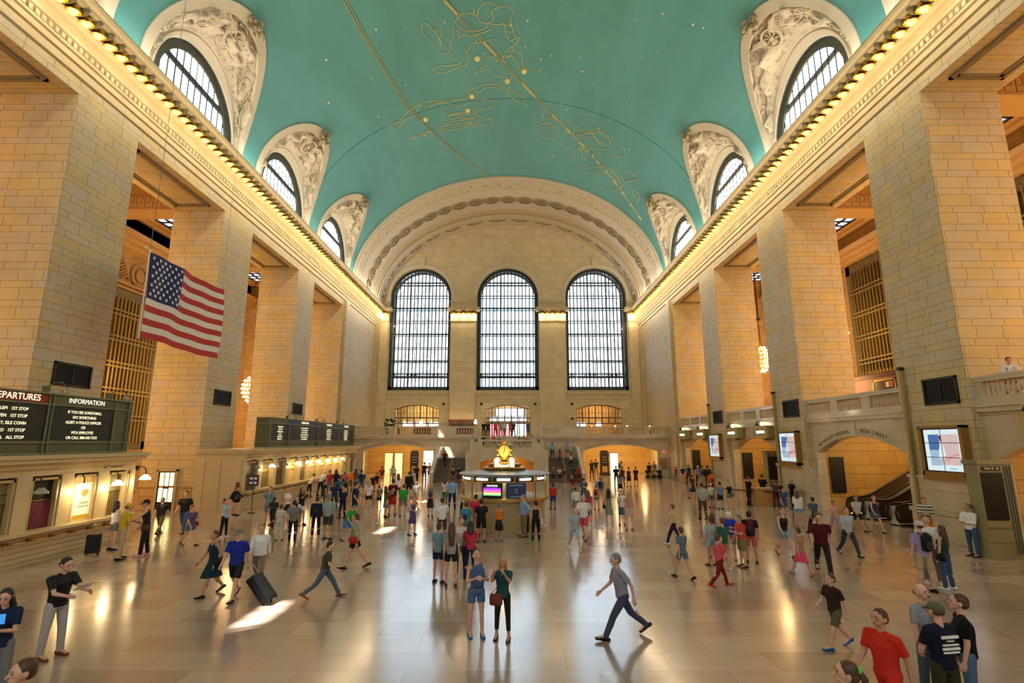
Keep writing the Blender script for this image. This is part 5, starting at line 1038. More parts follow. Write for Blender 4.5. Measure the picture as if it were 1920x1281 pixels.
mb.box(-3.2, 3.2, -.04, 0, 2.95, 3.1); rl = mb.build('rail', MARBLE, t); fixn(rl)
n = 9; balusters(rl, [(-2.35 + (2.0) * (j + .5) / n, .14, 3.33) for j in range(n)] + [(.35 + 2.0 * (j + .5) / n, .14, 3.33) for j in range(n)], .7)
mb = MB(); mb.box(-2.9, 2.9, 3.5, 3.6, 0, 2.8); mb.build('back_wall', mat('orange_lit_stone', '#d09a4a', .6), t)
plight('landing_light', (0, 1.8, 2.3), 70, (1, .6, .2), .3, t)
# arches of the east balcony level: glazed screens
for k, (a, b) in enumerate(GX):
    c = (a + b) / 2; h = (b - a) / 2; t = bpy.data.objects.new('window_%d' % (30 + k), None); C.objects.link(t); t.location = (c, YB + .4, 4.6); st(t, 'segmental arched glazed screen at balcony level, %s' % ('left', 'middle', 'right')[k])
    zt = lambda x: 3.75 + .6 * (1 - (x / h) ** 2)
    mb = MB()
    for i in range(8): x = -h + 2 * h * i / 7; mb.box(x - .07, x + .07, -.1, .1, 0 if i in (0, 7) or k == 1 else 1.9, zt(min(h, abs(x))) )
    for i in range(7): x = -h + 2 * h * (i + .5) / 7; mb.box(x - .025, x + .025, -.05, .05, 2.6, zt(abs(x)))
    mb.box(-h, h, -.12, .12, 2.5, 2.66); mb.box(-h, h, -.06, .06, 3.2, 3.25); mb.box(-h, h, -.1, .1, 1.75, 1.9)
    mb.rings([[(x, y, zt(abs(x)) + d) for x in [(-h + 2 * h * i / 16) for i in range(17)]] for y, d in ((-.12, -.1), (-.12, .02), (.12, .02), (.12, -.1))], close=False)
    mb.build('mullions', mat('screen_bronze', '#6e5c34', .5, .4), t)
    mb = MB(); mb.box(-h, h, .0, .02, 1.9, 3.7); mb.build('pane', GLASS, t)
mb = MB(); mb.box(XL, XR, YB + 6, YB + 6.3, 4.6, 12); mb.box(XL, XL + .3, YB + 1.4, YB + 6, 4.6, 12); mb.box(XR - .3, XR, YB + 1.4, YB + 6, 4.6, 12); mb.box(XL, XR, YB + 1.4, YB + 6.3, 9.3, 9.6); mb.box(XL, XR, YB, YB + 6.3, 4.3, 4.6)
mb.box(-5.2, -4.8, YB + 1.4, YB + 6, 4.6, 9.3); mb.box(3.2, 3.6, YB + 1.4, YB + 6, 4.6, 9.3); st(mb.build('wall_entrance', mat('entrance_wall', '#b99a5c', .7)), 'entrance vestibule behind the balcony arches')
for x, p, cc in ((-13, 380, (1, .74, .45)), (-.8, 350, (.95, .9, 1)), (12, 300, (1, .62, .32))): plight('vestibule_light', (x, YB + 3.5, 8.2), p, cc, .4)
# street doors seen through the middle arch and shop displays in the others
def lit_panel(nm_, lab, cat, x, y, z, w_, h_, m, grp=None, fr=None):
    t = thing(nm_, lab, cat, (x, y, z), group=grp); mb = MB(); mb.box(-w_ / 2, w_ / 2, -.03, 0, 0, h_); mb.build('panel', m, t)
    if fr: mb = MB(); f = .06; [mb.box(q[0], q[1], -.08, .02, q[2], q[3]) for q in ((-w_ / 2 - f, -w_ / 2, -f, h_ + f), (w_ / 2, w_ / 2 + f, -f, h_ + f), (-w_ / 2 - f, w_ / 2 + f, h_, h_ + f), (-w_ / 2 - f, w_ / 2 + f, -f, 0))]; mb.build('frame', fr, t)
    return t
DAY = emis('daylit_glass', '#e8f2fb', 1.6); PINK = emis('pink_awning_glow', '#e8909c', .9); LEAF = emis('tree_daylight', '#cfe6e6', 1.2)
for i in range(5):
    lit_panel('glass_door', 'bright daylit street door beyond the middle balcony arch, number %s from the left' % ('one', 'two', 'three', 'four', 'five')[i], 'door', -3.0 + i * 1.1, YB + 5.9, 4.6, .95, 2.1, DAY if i > 2 else PINK, 'street doors beyond the middle arch', BRONZE)
for i in range(5): lit_panel('transom_window', 'bright transom window above the street doors, number %s from the left' % ('one', 'two', 'three', 'four', 'five')[i], 'window', -3.0 + i * 1.1, YB + 5.9, 6.95, .95, .6, DAY, 'transom windows above the street doors', BRONZE)
for i in range(4): lit_panel('fanlight', 'leafy daylit upper window beyond the middle arch, number %s from the left' % ('one', 'two', 'three', 'four')[i], 'window', -2.1 + i * 1.05, YB + 5.9, 7.75, .95, 1.0, LEAF, 'leafy upper windows beyond the middle arch', BRONZE)
for i in range(3): lit_panel('shop_window', 'small bright shop window beyond the left balcony arch, number %s from the left' % ('one', 'two', 'three')[i], 'shop window', -15.2 + i * 1.9, YB + 4.0, 6.0, 1.5, .75, DAY, 'shop windows beyond the left arch', BRONZE)
for i in range(3): lit_panel('bar_window', 'small pale window beyond the right balcony arch, number %s from the left' % ('one', 'two', 'three')[i], 'window', 8.9 + (0, 1.0, 3.2)[i], YB + 3.5, 6.1, .8, .6, DAY, 'windows beyond the right arch', WODR if False else WOODR)
# cafe bar with bottles on the balcony left of the stair
t = thing('back_bar', 'lit wooden bar shelf with bottles against the pier left of the middle arch', 'bar shelf', (-7.0, 71.2, 4.6)); mb = MB(); mb.box(-1.7, 1.7, -.2, .3, 0, .9); mb.box(-1.7, 1.7, 0, .3, 1.3, 1.36); mb.box(-1.7, 1.7, 0, .3, 1.75, 1.8); mb.box(-1.7, -1.6, 0, .3, 0, 2.1); mb.box(1.6, 1.7, 0, .3, 0, 2.1); mb.box(-1.8, 1.8, -.1, .3, 2.1, 2.3); mb.box(-.05, .05, 0, .3, .9, 2.1); mb.build('shelf', WOODR, t)
plight('bar_light', (-1, -.5, 2.6), 12, (1, .6, .3), .1, t); plight('bar_light', (1, -.5, 2.6), 12, (1, .6, .3), .1, t)
bo = MB(); bo.lathe([(.05, 0), (.05, .2), (.02, .27), (.02, .34)], n=7)
b0 = None
for r_ in range(2):
    for i in range(14):
        x = -8.5 + i * .23; loc = (x, 71.2 + .1, 4.6 + (.9, 1.36)[r_])
        if b0 is None: b0 = bo.build('bottle', mat('bottle_glass', '#2e3d22', .15)); o = b0; o.location = loc
        else: o = clone(b0, None, loc)
        tag(o, 'dark green bottle on the lit bar shelf left of the middle arch', 'bottle', 'bottles on the balcony bar')
t = thing('bar_counter', 'long dark wooden bar counter behind the left balcony balustrade', 'bar counter', (-9.0, 64.0, 4.6)); mb = MB(); mb.box(-3.2, 4.0, 0, .6, 0, 1.1); mb.build('body', WOODR, t); mb = MB(); mb.box(-3.3, 4.1, -.1, .7, 1.1, 1.17); mb.build('top', mat('bar_top', '#c08a4a', .3), t)
lmp = MB(); lmp.lathe([(.1, 0), (.1, .03), (.03, .06), (.03, 1.7)], n=8); bl_ = MB(); bl_.lathe([(.08, 1.62), (.2, 1.7), (.16, 1.95), (.05, 2.2)], n=10)
for k, x in enumerate((-15.9, -11.9, -4.9)):
    t = thing('torch_lamp', 'glowing torch lamp on the east balcony, %s of three on the left' % ('leftmost', 'middle', 'rightmost')[k], 'lamp', (x, 68.0, 4.6), group='torch lamps on the east balcony'); lmp.build('stand', BRONZE, t); bl_.build('flame_glass', GLOWW, t, smooth=True); plight('torch_light', (0, 0, 2.4), 10, (1, .75, .45), .1, t)
for k, x in enumerate((9.3, 12.1, 13.5, 16.2)):
    t = thing('table_lamp', 'small glowing table lamp behind the right balcony balustrade, %s from the left' % ('first', 'second', 'third', 'fourth')[k], 'lamp', (x, 63.0, 4.6 + .75), group='table lamps on the right balcony'); mb = MB(); mb.lathe([(.08, 0), (.02, .04), (.02, .2)], n=8); mb.build('base', BRASS, t); mb = MB(); mb.sph((0, 0, .35), .14, 9, 7); mb.build('globe', GLOWW, t, smooth=True)
    t2 = thing('cafe_table', 'small dark cafe table under a glowing lamp on the right balcony, %s from the left' % ('first', 'second', 'third', 'fourth')[k], 'table', (x, 63.0, 4.6), group='cafe tables on the right balcony'); mb = MB(); mb.box(-.4, .4, -.4, .4, .7, .75); mb.build('table_top', WOODR, t2); mb = MB(); mb.tube([(0, 0, 0), (0, 0, .7)], .04, 6); mb.build('leg', BRONZE, t2)
t = thing('potted_palm', 'dark green potted plant on the east balcony before the left arch', 'plant', (-15.6, 66.5, 4.6)); mb = MB(); mb.lathe([(.25, 0), (.35, .6), (.3, .6)], n=12, caps=True); mb.build('pot', BRONZE, t); mb = MB(); rr = random.Random(3)
for i in range(140):
    a = rr.uniform(0, 2 * PI); z = rr.uniform(.7, 2.2); r = rr.uniform(.1, .75); p = Vector((r * math.cos(a), r * math.sin(a), z)); mb.sph(p, (.16, .05, .06), 5, 4, Matrix.Rotation(rr.uniform(0, PI), 3, 'Z') @ Matrix.Rotation(rr.uniform(-1, 1), 3, 'Y'))
lf = mb.build('leaves', mat('dark_leaf', '#1f3a1c', .5, noise=.3, nscale=5), t); lf['kind'] = 'stuff'
# square dark vents on the east wall
k = 0
for x in (-9.5, -5.75, 2.65 + .15, 6.7, 11.0 - 4.0 + 1.0):
    k += 1
for k, (x, z) in enumerate(((-9.6, 9.05), (-4.4, 9.05), (2.95, 9.05), (8.0, 9.05), (8.0, 7.05))):
    mb = MB(); mb.box(-.17, .17, -.05, .02, -.17, .17); mb.box(-.13, .13, -.07, -.05, -.13, .13); o = mb.build('wall_vent', BRONZE); o.location = (x, YB, z); tag(o, 'small square bronze vent on the end wall, %s' % ('beside the left balcony arch', 'upper left of the middle balcony arch', 'upper right of the middle balcony arch', 'upper left of the right balcony arch', 'lower one left of the right balcony arch')[k], 'vent', 'square vents on the end wall')
# corridor beneath the east balcony
mb = MB(); mb.box(XL, XR, 69.5, 69.8, 0, 4.3); st(mb.build('wall_corridor', YEL), 'warm back wall of the corridor under the east balcony')
for x in (-15.5, -11.5, 9.0, 12.5, 15.5):
    t = thing('corridor_light', 'round glowing ceiling light under the east balcony, at x place %s' % {-15.5: 'far left', -11.5: 'left by the stair', 9.0: 'right by the stair', 12.5: 'right middle', 15.5: 'far right'}[x], 'ceiling light', (x, 64.0, 4.2), group='corridor lights under the east balcony'); t['label'] = 'round glowing ceiling light under the east balcony, ' + {-15.5: 'leftmost', -11.5: 'left beside the stair', 9.0: 'right beside the stair', 12.5: 'in the middle of the right arch', 15.5: 'rightmost'}[x]
    mb = MB(); mb.lathe([(.35, .06), (.35, 0), (.25, -.08), (.01, -.1)], n=14, caps=False); mb.build('bowl', GLOWW, t); plight('corridor_lamp', (0, 0, -.35), 300, (1, .68, .28), .3, t)
for k, (x, w_, m_, nm2) in enumerate(((-16.2, 1.0, emis('shop_glow_a', '#ffdf98', .7), 'left end'), (-14.9, 1.0, emis('shop_glow_b', '#ffe8b0', .65), 'second from the left end'), (-10.3, 2.8, emis('shop_glow_c', '#fff0ea', .9), 'right of the left arch'), (13.0, 1.0, emis('shop_glow_d', '#f4fff0', .9), 'in the right arch'))):
    lit_panel('shop_front', 'bright lit shop front under the east balcony, ' + nm2, 'shop front', x, 69.46, 0, w_, 2.5 if k != 2 else 2.8, m_, None, mat('shop_frame', '#6e5426', .5, .3))
for k, (x, lab) in enumerate(((-11.9, 'in the left arch'), (10.9, 'in the right arch'))):
    t = thing('directory_kiosk', 'tall dark brown directory kiosk under the east balcony, ' + lab, 'kiosk', (x, 64.5, 0)); mb = MB(); mb.box(-.5, .5, -.3, .3, 0, 2.75); mb.box(-.4, .4, -.25, .25, 2.75, 2.95); mb.box(-.6, .6, -.4, .4, 0, .25); mb.build('body', mat('dark_brown_wood', '#2e1a12', .4), t); mb = MB(); mb.box(-.35, .35, -.33, -.3, 1.25, 2.4); mb.build('notice_panel', BLACK, t)
    for z in (1.5, 1.8, 2.1): mb = MB(); mb.box(-.28, .28, -.35, -.33, z, z + .1); mb.build('text_row', mat('kiosk_row', '#8a8478', .5), t)
    mb = MB(); mb.box(-.3, .3, -.34, -.3, .4, 1.1); mb.build('map_panel', mat('kiosk_map', '#b79a5c', .5), t)
t = thing('exit_light', 'small red glowing light on the marble wall at the far right', 'light', (17.0, YE - .05, 2.9)); mb = MB(); mb.sph((0, 0, 0), .06, 8, 6); mb.build('lens', mat('red_glow', '#ff2010', .4, emit=8), t)
t = thing('bronze_hatch', 'orange brown square hatch low on the marble wall at the far right', 'hatch', (16.95, YE - .04, .9)); mb = MB(); mb.box(-.42, .42, -.03, .03, 0, 1.25); mb.build('leaf', mat('hatch_bronze', '#a87a3c', .5, .3), t)
# ================================================================ INFORMATION BOOTH
KX, KY, KR = -.45, 26.1, 2.12
t = thing('information_booth', 'round marble and brass information booth in the middle of the floor', 'information booth', (KX, KY, 0)); N12 = 12
def ring12(r, z, n=12, ph=PI / 12): return [(r * math.cos(2 * PI * k / n + ph), r * math.sin(2 * PI * k / n + ph), z) for k in range(n)]
mb = MB(); mb.rings([ring12(KR - .12, 0, 36), ring12(KR - .12, .12, 36), ring12(KR - .17, .14, 36), ring12(KR - .17, 1.3, 36)]); mb.build('base', mat('booth_marble', '#a8946e', .35, noise=.12, nscale=3), t)
mb = MB(); mb.rings([ring12(KR - .2, 1.28, 36), ring12(KR + .02, 1.34, 36), ring12(KR + .02, 1.46, 36), ring12(KR - .35, 1.48, 36)]); mb.build('counter', mat('booth_counter', '#c9a45c', .25, .5), t, smooth=False)
mb = MB()
for p in ring12(KR - .08, 0): mb.tube([(p[0], p[1], 1.46), (p[0], p[1], 2.45)], .03, 6)
mb.rings([ring12(KR - .02, 2.18), ring12(KR - .02, 2.22), ring12(KR - .12, 2.22), ring12(KR - .12, 2.18), ring12(KR - .02, 2.18)], caps=False)
mb.build('brass_frame', BRASS, t)
mb = MB(); mb.rings([ring12(KR - .12, 2.42, 36), ring12(KR + .04, 2.44, 36), ring12(KR + .09, 2.5, 36), ring12(KR + .04, 2.54, 36), ring12(1.2, 2.62, 36), ring12(.9, 2.66, 36)]); mb.build('roof', mat('booth_roof', '#8f949c', .35, .4), t)
mb = MB()
for k in range(12):
    a = 2 * PI * k / 12; ca, sa = math.cos(a), math.sin(a); r = (KR - .12) * math.cos(PI / 12)
    mb.add([(r * ca - sa * w_ * .44, r * sa + ca * w_ * .44, z) for w_, z in ((-1, 2.22), (1, 2.22), (1, 2.42), (-1, 2.42))], [(0, 1, 2, 3)])
mb.build('light_housing', BLACK, t)
mb = MB()
for k in range(12):
    a = 2 * PI * k / 12; ca, sa = math.cos(a), math.sin(a); r = (KR - .08) * math.cos(PI / 12)
    mb.add([(r * ca - sa * w_ * .3, r * sa + ca * w_ * .3, z) for w_, z in ((-1, 2.27), (1, 2.27), (1, 2.36), (-1, 2.36))], [(0, 1, 2, 3)])
mb.build('tube_light', mat('booth_tube', '#ffffff', .4, emit=5, ecol='#fffbe0'), t)
mb = MB()
for k in range(12):
    if k in (8, 9): continue
    a = 2 * PI * k / 12; ca, sa = math.cos(a), math.sin(a); r = (KR - .1) * math.cos(PI / 12)
    mb.add([(r * ca - sa * w_ * .5, r * sa + ca * w_ * .5, z) for w_, z in ((-1, 1.5), (1, 1.5), (1, 2.18), (-1, 2.18))], [(0, 1, 2, 3)])
mb.build('glass_panel', GLASS, t)
mb = MB(); mb.rings([ring12(.75, 0, 24), ring12(.75, 2.45, 24)]); mb.build('core', mat('booth_core', '#8c7a4c', .5, .2), t)
plight('booth_light', (0, -1.3, 2.1), 16, (1, .95, .75), .15, t); plight('booth_light', (0, 1.3, 2.1), 16, (1, .95, .75), .15, t)
def facing(ang, r): return (r * math.cos(ang), r * math.sin(ang))
for nm_, ang, m_ in (('departure_screen', -PI / 2 - PI / 12 * .93, BLACK), ('poster', -PI / 2 + PI / 12 * 1.05, mat('poster_blue', '#2b3f6c', .5))):
    x, y = facing(ang, KR - .07); rz = ang + PI / 2; mb = MB(); mb.box(-.46, .46, -.05, .03, 0, .68); o = mb.build(nm_, m_, t, loc=(x, y, 1.5), rz=rz)
    if nm_ == 'departure_screen':
        cols = ('#8a30d8', '#b040e0', '#e060c8', '#f08070', '#e8d870', '#80d8a0')
        for i, c_ in enumerate(cols): mb = MB(); mb.box(-.4, .4, -.06, -.05, .42 - i * .055, .475 - i * .055); mb.build('colour_row', emis('row' + str(i), c_, 1.0), o)
        mb = MB(); mb.box(-.25, .25, -.06, -.05, .52, .6); mb.build('heading', emis('row_head', '#b8b8b8', .8), o)
    else:
        for z, w2 in ((.55, .3), (.38, .07), (.26, .07), (.06, .25)): mb = MB(); mb.box(-w2, w2, -.06, -.05, z, z + .05); mb.build('text_row', mat('poster_text', '#8ba3c8', .5), o)
# sign ring, globes, clock
mb = MB(); mb.rings([ring12(.98, 2.70, 24), ring12(1.02, 2.76, 24), ring12(.98, 2.8, 24)]); 
for p in ring12(1.0, 0, 36): mb.tube([(p[0], p[1], 2.74), (p[0], p[1], 2.60)], .02, 5)
mb.build('brass_gallery', GILT, t)
s = 'INFORMATION'; si = MB(); si.rings([ring12(.80, 2.78, 24), ring12(.80, 2.94, 24), ring12(.76, 2.94, 24)]); sg_ = si.build('sign_ring', mat('sign_brass', '#7c5c22', .4, .6), t)
for i, chx in enumerate(s):
    a = -PI / 2 + (i - 5) * .115; o = text('letter', chx, mat('sign_glow', '#fff0c0', .5, emit=5), .15, (.815 * math.cos(a), .815 * math.sin(a), 2.86), (PI / 2, 0, a + PI / 2), sg_, .006)
mb = MB()
for k in range(4):
    a = PI / 4 + k * PI / 2; x, y = .52 * math.cos(a), .52 * math.sin(a); mb.sph((x, y, 3.08), .125, 12, 9)
mb.build('globe', mat('globe_glow', '#ffffff', .4, emit=4, ecol='#fff0c0'), t, smooth=True)
cl = thing('clock', 'round brass four faced clock glowing yellow on top of the information booth', 'clock', (KX, KY, 2.75))
mb = MB(); mb.lathe([(.6, 0), (.45, .1), (.2, .14), (.12, .3), (.22, .36), (.26, .42), (.18, .46), (.24, .5), (.2, .53)], n=16); mb.lathe([(.1, 1.05), (.16, 1.1), (.1, 1.16), (.12, 1.2), (.06, 1.27), (.02, 1.32)], n=12); mb.build('pedestal', BRASS, cl, smooth=True)
mb = MB(); mb.sph((0, 0, .79), .33, 18, 12); mb.build('case', BRASS, cl, smooth=True)
DIAL = mat('clock_dial', '#f2d870', .4, emit=.25, ecol='#ffe05a')
for k in range(4):
    a = -PI / 2 + k * PI / 2; ca, sa = math.cos(a), math.sin(a); R3 = Matrix.Rotation(a + PI / 2, 3, 'Z') @ Matrix.Rotation(PI / 2, 3, 'X')
    def put(mm, nm_, m_, par): 
        mm.v = [tuple(R3 @ Vector(p) + Vector((0, 0, .79))) for p in mm.v]; return mm.build(nm_, m_, par)
    mm = MB(); mm.lathe([(.27, .24), (.29, .34), (.31, .34), (.31, .22)], n=24, caps=False); put(mm, 'bezel', BRASS, cl)
    mm = MB(); mm.lathe([(.275, .30), (.275, .325)], n=24); fc = put(mm, 'dial', DIAL, cl)
    mm = MB()
    for i in range(12): b_2 = i * PI / 6; mm.bar((.20 * math.cos(b_2), .20 * math.sin(b_2), .33), (.25 * math.cos(b_2), .25 * math.sin(b_2), .33), .008, 4)
    put(mm, 'hour_mark', BRONZE, fc)
    mm = MB()
    for an, ln in ((PI / 2 - .21, .13), (PI / 2 - .35 - 2.3 + .0, .0), (PI / 2 - 1.0 + .9, .2)):
        if ln: mm.bar((-.03 * math.cos(an), -.03 * math.sin(an), .338), (ln * math.cos(an), ln * math.sin(an), .338), .010, 5)
    mm.bar((0, 0, .338), (-.09, -.15, .338), .012, 5)
    put(mm, 'hand', BRONZE, fc)
plight('clock_light', (0, -.7, .5), 6, (1, .8, .4), .1, cl)
# ================================================================ FLAG
fl = thing('flag', 'large red white and blue striped flag with stars hanging over the left side', 'flag', (-16.5, 22.5, 12.45))
FLn, FHt = 6.0, 3.95; nu, nv = 60, 26
def fpt(u, v, off=0.0):
    yy = u * FLn; x = .16 * math.sin(u * 7 + v * 1.5) * (.3 + u * .7) + .06 * math.sin(u * 19 + v * 3); z = -v * FHt + .05 * math.sin(u * 6) * v
    return (x + off, yy, z)
RW = (mat('flag_red', '#b8342c', .8), mat('flag_white', '#e4dcd6', .8), mat('flag_blue', '#1f2a5c', .8))
mb = MB()
for i in range(nu):
    for j in range(nv):
        u0, u1, v0, v1 = i / nu, (i + 1) / nu, j / nv, (j + 1) / nv
        stripe = int(j * 13 / nv); mb.cur = 2 if (u0 < .4 - 1e-6 and stripe < 7) else stripe % 2
        mb.add([fpt(u0, v0), fpt(u1, v0), fpt(u1, v1), fpt(u0, v1)], [(0, 3, 2, 1)])
mb.cur = 1
mb.build('cloth', RW, fl, smooth=True)
mb = MB()
for r_ in range(9):
    for c in range(6 if r_ % 2 == 0 else 5):
        u = .4 * ((c * 2 + 1 + (r_ % 2)) / 12); v = 7 / 13 * (r_ + 1) / 10; cpt = fpt(u, v, .03); R1, R2 = .115, .046
        pts = [(cpt[0], cpt[1] + (R1 if q % 2 == 0 else R2) * math.sin(q * PI / 5), cpt[2] + (R1 if q % 2 == 0 else R2) * math.cos(q * PI / 5)) for q in range(10)]
        mb.add([cpt] + pts, [(0, 1 + q, 1 + (q + 1) % 10) for q in range(10)])
mb.build('star', mat('flag_star', '#f2efec', .8), fl)
mb = MB(); mb.tube([(0, -.02, .1), (0, -.02, -FHt - .05)], .03, 6); mb.tube([(0, -.35, .12), (0, .1, .08)], .03, 6); mb.build('hoist_rod', WHITE, fl); mb = MB(); mb.tube([(0, 0, 0), (0, .1, 15.0)], .012, 4); mb.tube([(0, FLn, .0), (0, FLn, 15.0)], .008, 4); mb.build('suspension_cable', mat('cable_grey', '#6b6650', .5), fl)
# dark shop in the right aisle of the second bay, on the balcony
t = thing('kiosk_shop', 'red mahogany bar front on the balcony of the second right bay', 'bar', (XR + 8.5, 36.2, 5.36)); mb = MB(); mb.box(-1, 1.0, -2.5, 4.8, 0, 3.0); mb.build('front', WOODR, t); mb = MB(); mb.box(-1.1, 1.1, -2.6, 4.9, 3.0, 3.25); mb.build('cornice', mat('mahogany_dark', '#5c1f10', .35), t)
mb = MB()
mb.lathe([(.06, 0), (.08, .1), (.02, .26)], (0, 0, 0), 6); cr_ = mb.build('finial', GOLDP, t); cr_.location = (-1.0, -2.5, 3.25)
for i in range(1, 24): clone(cr_, t, (-1.0, -2.5 + i * .31, 3.25))
mb = MB(); mb.box(-1.03, -1, -1.8, .2, 1.4, 2.7); mb.build('display_window', mat('shop_dark_glass', '#3c3428', .2), t)
mb = MB(); [mb.box(-1.06, -1, *q) for q in ((-1.9, -1.8, 1.3, 2.8), (.2, .3, 1.3, 2.8), (-1.9, .3, 2.7, 2.8))]; mb.build('display_frame', GILT, t)
t = thing('red_cabinet', 'dark red cabinet with an orange globe lamp on the third right balcony', 'cabinet', (XR + 6.5, 45.5, 5.36)); mb = MB(); mb.box(-.5, .5, -1.2, 1.2, 0, 3.0); mb.build('body', mat('cabinet_red', '#5a1a12', .4), t); mb = MB(); mb.box(-.6, .6, -1.3, 1.3, 3.0, 3.15); mb.build('cornice', MATS['mahogany_dark'], t); mb = MB(); mb.sph((-.75, 0, 2.2), .26, 12, 9); mb.build('globe', mat('orange_globe', '#ff9a30', .4, emit=2.5), t, smooth=True)
t = thing('small_sign', 'small white and red sign on the bar front of the second right bay', 'sign', (XR + 7.44, 34.9, 7.6)); mb = MB(); mb.box(0, .04, -.3, .3, 0, .35); mb.build('panel', WHITE, t); mb = MB(); mb.box(-.01, 0, -.28, .02, .02, .33); mb.build('red_field', mat('sign_red', '#c23a30', .5), t)
# ================================================================ PEOPLE
HEX = dict(yellow='#c9a82c', black='#121214', beige='#b09a7c', white='#dcdcdc', grey='#6f7174', brown='#4a2f1e', olive='#5a5638', lightgrey='#a8a4a0', rust='#7c3a1c', navy='#1a2240', darkgrey='#3a3b3e', jeans='#3a5070', purple='#5a4a78', denim='#4a6488',
 paleblue='#9ab8c8', maroon='#5c1a22', pink='#d89aa0', royal='#1a2a8c', lightbrown='#7a5638', taupe='#857664', greyblue='#6d8794', blond='#b0925c', charcoal='#2a2b2e', offwhite='#c9c4ba', greymint='#8fa39c', green='#2f9c3c', sky='#4a7ab8', sage='#8a9a80',
 darkgreen='#24382c', red='#b02028', darkbrown='#30201a', palegrey='#b4b8ba', navyteal='#15303c', skyblue='#7aa8d8', teal='#3c7c74', blue='#1f5c98', orange='#d8701c', cream='#cfc2a8', lilac='#9a90b8', silver='#b0b4b8', mustard='#b08a30', coral='#c8505c',
 darkblue='#1c2a5c', denimblue='#3c5c88', darkteal='#1c4846', sienna='#6b2f22', greyteal='#6c8890', warmgrey='#8e8a84', auburn='#6a3a22', crimson='#b83048', seagreen='#4a9068', azure='#2a80b8', khaki='#7c7250', paleblush='#d4bcc4', greygreen='#7c8a84', slate='#4c5a6c',
 rose='#b04868', paleslate='#9aa8b8', steel='#6c84a0', sagegreen='#7c8a70', palepink='#cdb4b8', rosepink='#c08a88', tan='#a87c5a', forest='#2c4a2c', darkolive='#34321c', darknavy='#141a30', indigo='#241c48', lilacgrey='#8a8498', darkred='#78181c', dustypink='#9a6a70', lightblue='#88a8cc',
 brick='#98342c', bluegrey='#5a6c7c', periwinkle='#8490c0', coralorange='#c8603c', plum='#4c2838', checkteal='#4c8288', brownolive='#4c4430', palesage='#bcc0a8', cornflower='#6484b8', blackuniform='#101218', plumgrey='#54404c', slateblue='#46547c', denimpale='#7c9ab8', lightdenim='#7898b0',
 redblack='#4c1418', slategrey='#4c5860', icegrey='#a4b4c0', darkslate='#303c44', navygrey='#38405c', salmon='#b85c58', hotpink='#d84868', blush='#d0a09c', coralred='#c04840', royalblue='#1c40b0', deepgreen='#2c5c48', icebluegrey='#9cb0b4', palegreyblue='#8ca4b4', salmonpink='#d07c70',
 paleyellow='#c4c08c', lavendergrey='#8a8a98', slateindigo='#3c4458', lavender='#9a8ab4', pinegreen='#1c4438', stripe='#c8c4bc', greypolo='#8c9298', camo='#5c604c', inknavy='#0e1428', jet='#08080a', bluejeans='#4c6480', darkbrown2='#3c2c20', vermilion='#c02c1c', darkolivegreen='#38402c', sand='#b4a488', ash='#8c8880',
 hotrose='#c8406c', paleolive='#98946c', mint='#9cc8c0', rosegrey='#986c74', graphite='#38383c', steelblue='#3c5478', greylilac='#9a94a8', coralrose='#c05058', peach='#c89878', palecyan='#9cb8c4', tanorange='#b47848', cobalt='#34548c', whitepink='#d0b0b4', denimpale2='#7c9ab8')
WORD = dict(navyteal='dark teal', blackuniform='black uniform', checkteal='checked teal', redblack='dark red', greypolo='grey', inknavy='ink navy', jet='black', stripe='striped', denimpale='pale denim', bluejeans='blue denim', lightdenim='light denim', icebluegrey='ice blue', slateindigo='slate', whitepink='pale pink')
for a_ in ('pale', 'dark', 'light', 'rose', 'coral', 'grey', 'deep', 'slate', 'royal', 'hot', 'lilac', 'steel', 'navy', 'sage', 'warm', 'plum', 'brown', 'blue', 'tan', 'salmon', 'dusty', 'ice', 'off'):
    for k_ in HEX:
        if k_.startswith(a_) and len(k_) > len(a_) and k_[len(a_):] in HEX and k_ not in WORD: WORD[k_] = a_ + ' ' + k_[len(a_):]
def cmat(c, rough=0.85):
    c = c or 'white'
    k = 'cloth_' + c
    if k in MATS: return MATS[k]
    if c == 'stripe' or c == 'checkteal':
        m, N, L, b = nm(k); tc = N.new('ShaderNodeTexCoord'); wv = N.new('ShaderNodeTexWave' if c == 'stripe' else 'ShaderNodeTexChecker')
        if c == 'stripe': wv.bands_direction = 'Z'; wv.inputs['Scale'].default_value = 2.6
        else: wv.inputs['Scale'].default_value = 26
        L.new(tc.outputs['Object'], wv.inputs['Vector']); r = N.new('ShaderNodeValToRGB'); r.color_ramp.interpolation = 'CONSTANT'; e = r.color_ramp.elements; e[0].color = rgb('#d8d4cc'); e[1].position = .5; e[1].color = rgb('#5c5448' if c == 'stripe' else '#2c6a72')
        L.new(wv.outputs[1] if c == 'stripe' else wv.outputs['Fac'], r.inputs[0]); L.new(r.outputs[0], b.inputs['Base Color']); b.inputs['Roughness'].default_value = .85; return m
    return mat(k, HEX[c], rough, noise=.08, nscale=9, spec=.25)
SKINS = [mat('skin_light', '#cfa08a', .5), mat('skin_tan', '#b98a6c', .5), mat('skin_brown', '#6e452e', .5)]
def hmat(c): return mat('hair_' + c, HEX[c], .5, noise=.2, nscale=30)
R3 = lambda a, ax: Matrix.Rotation(a, 3, ax)
ARM_DN = (.04, .12, .18, .3)
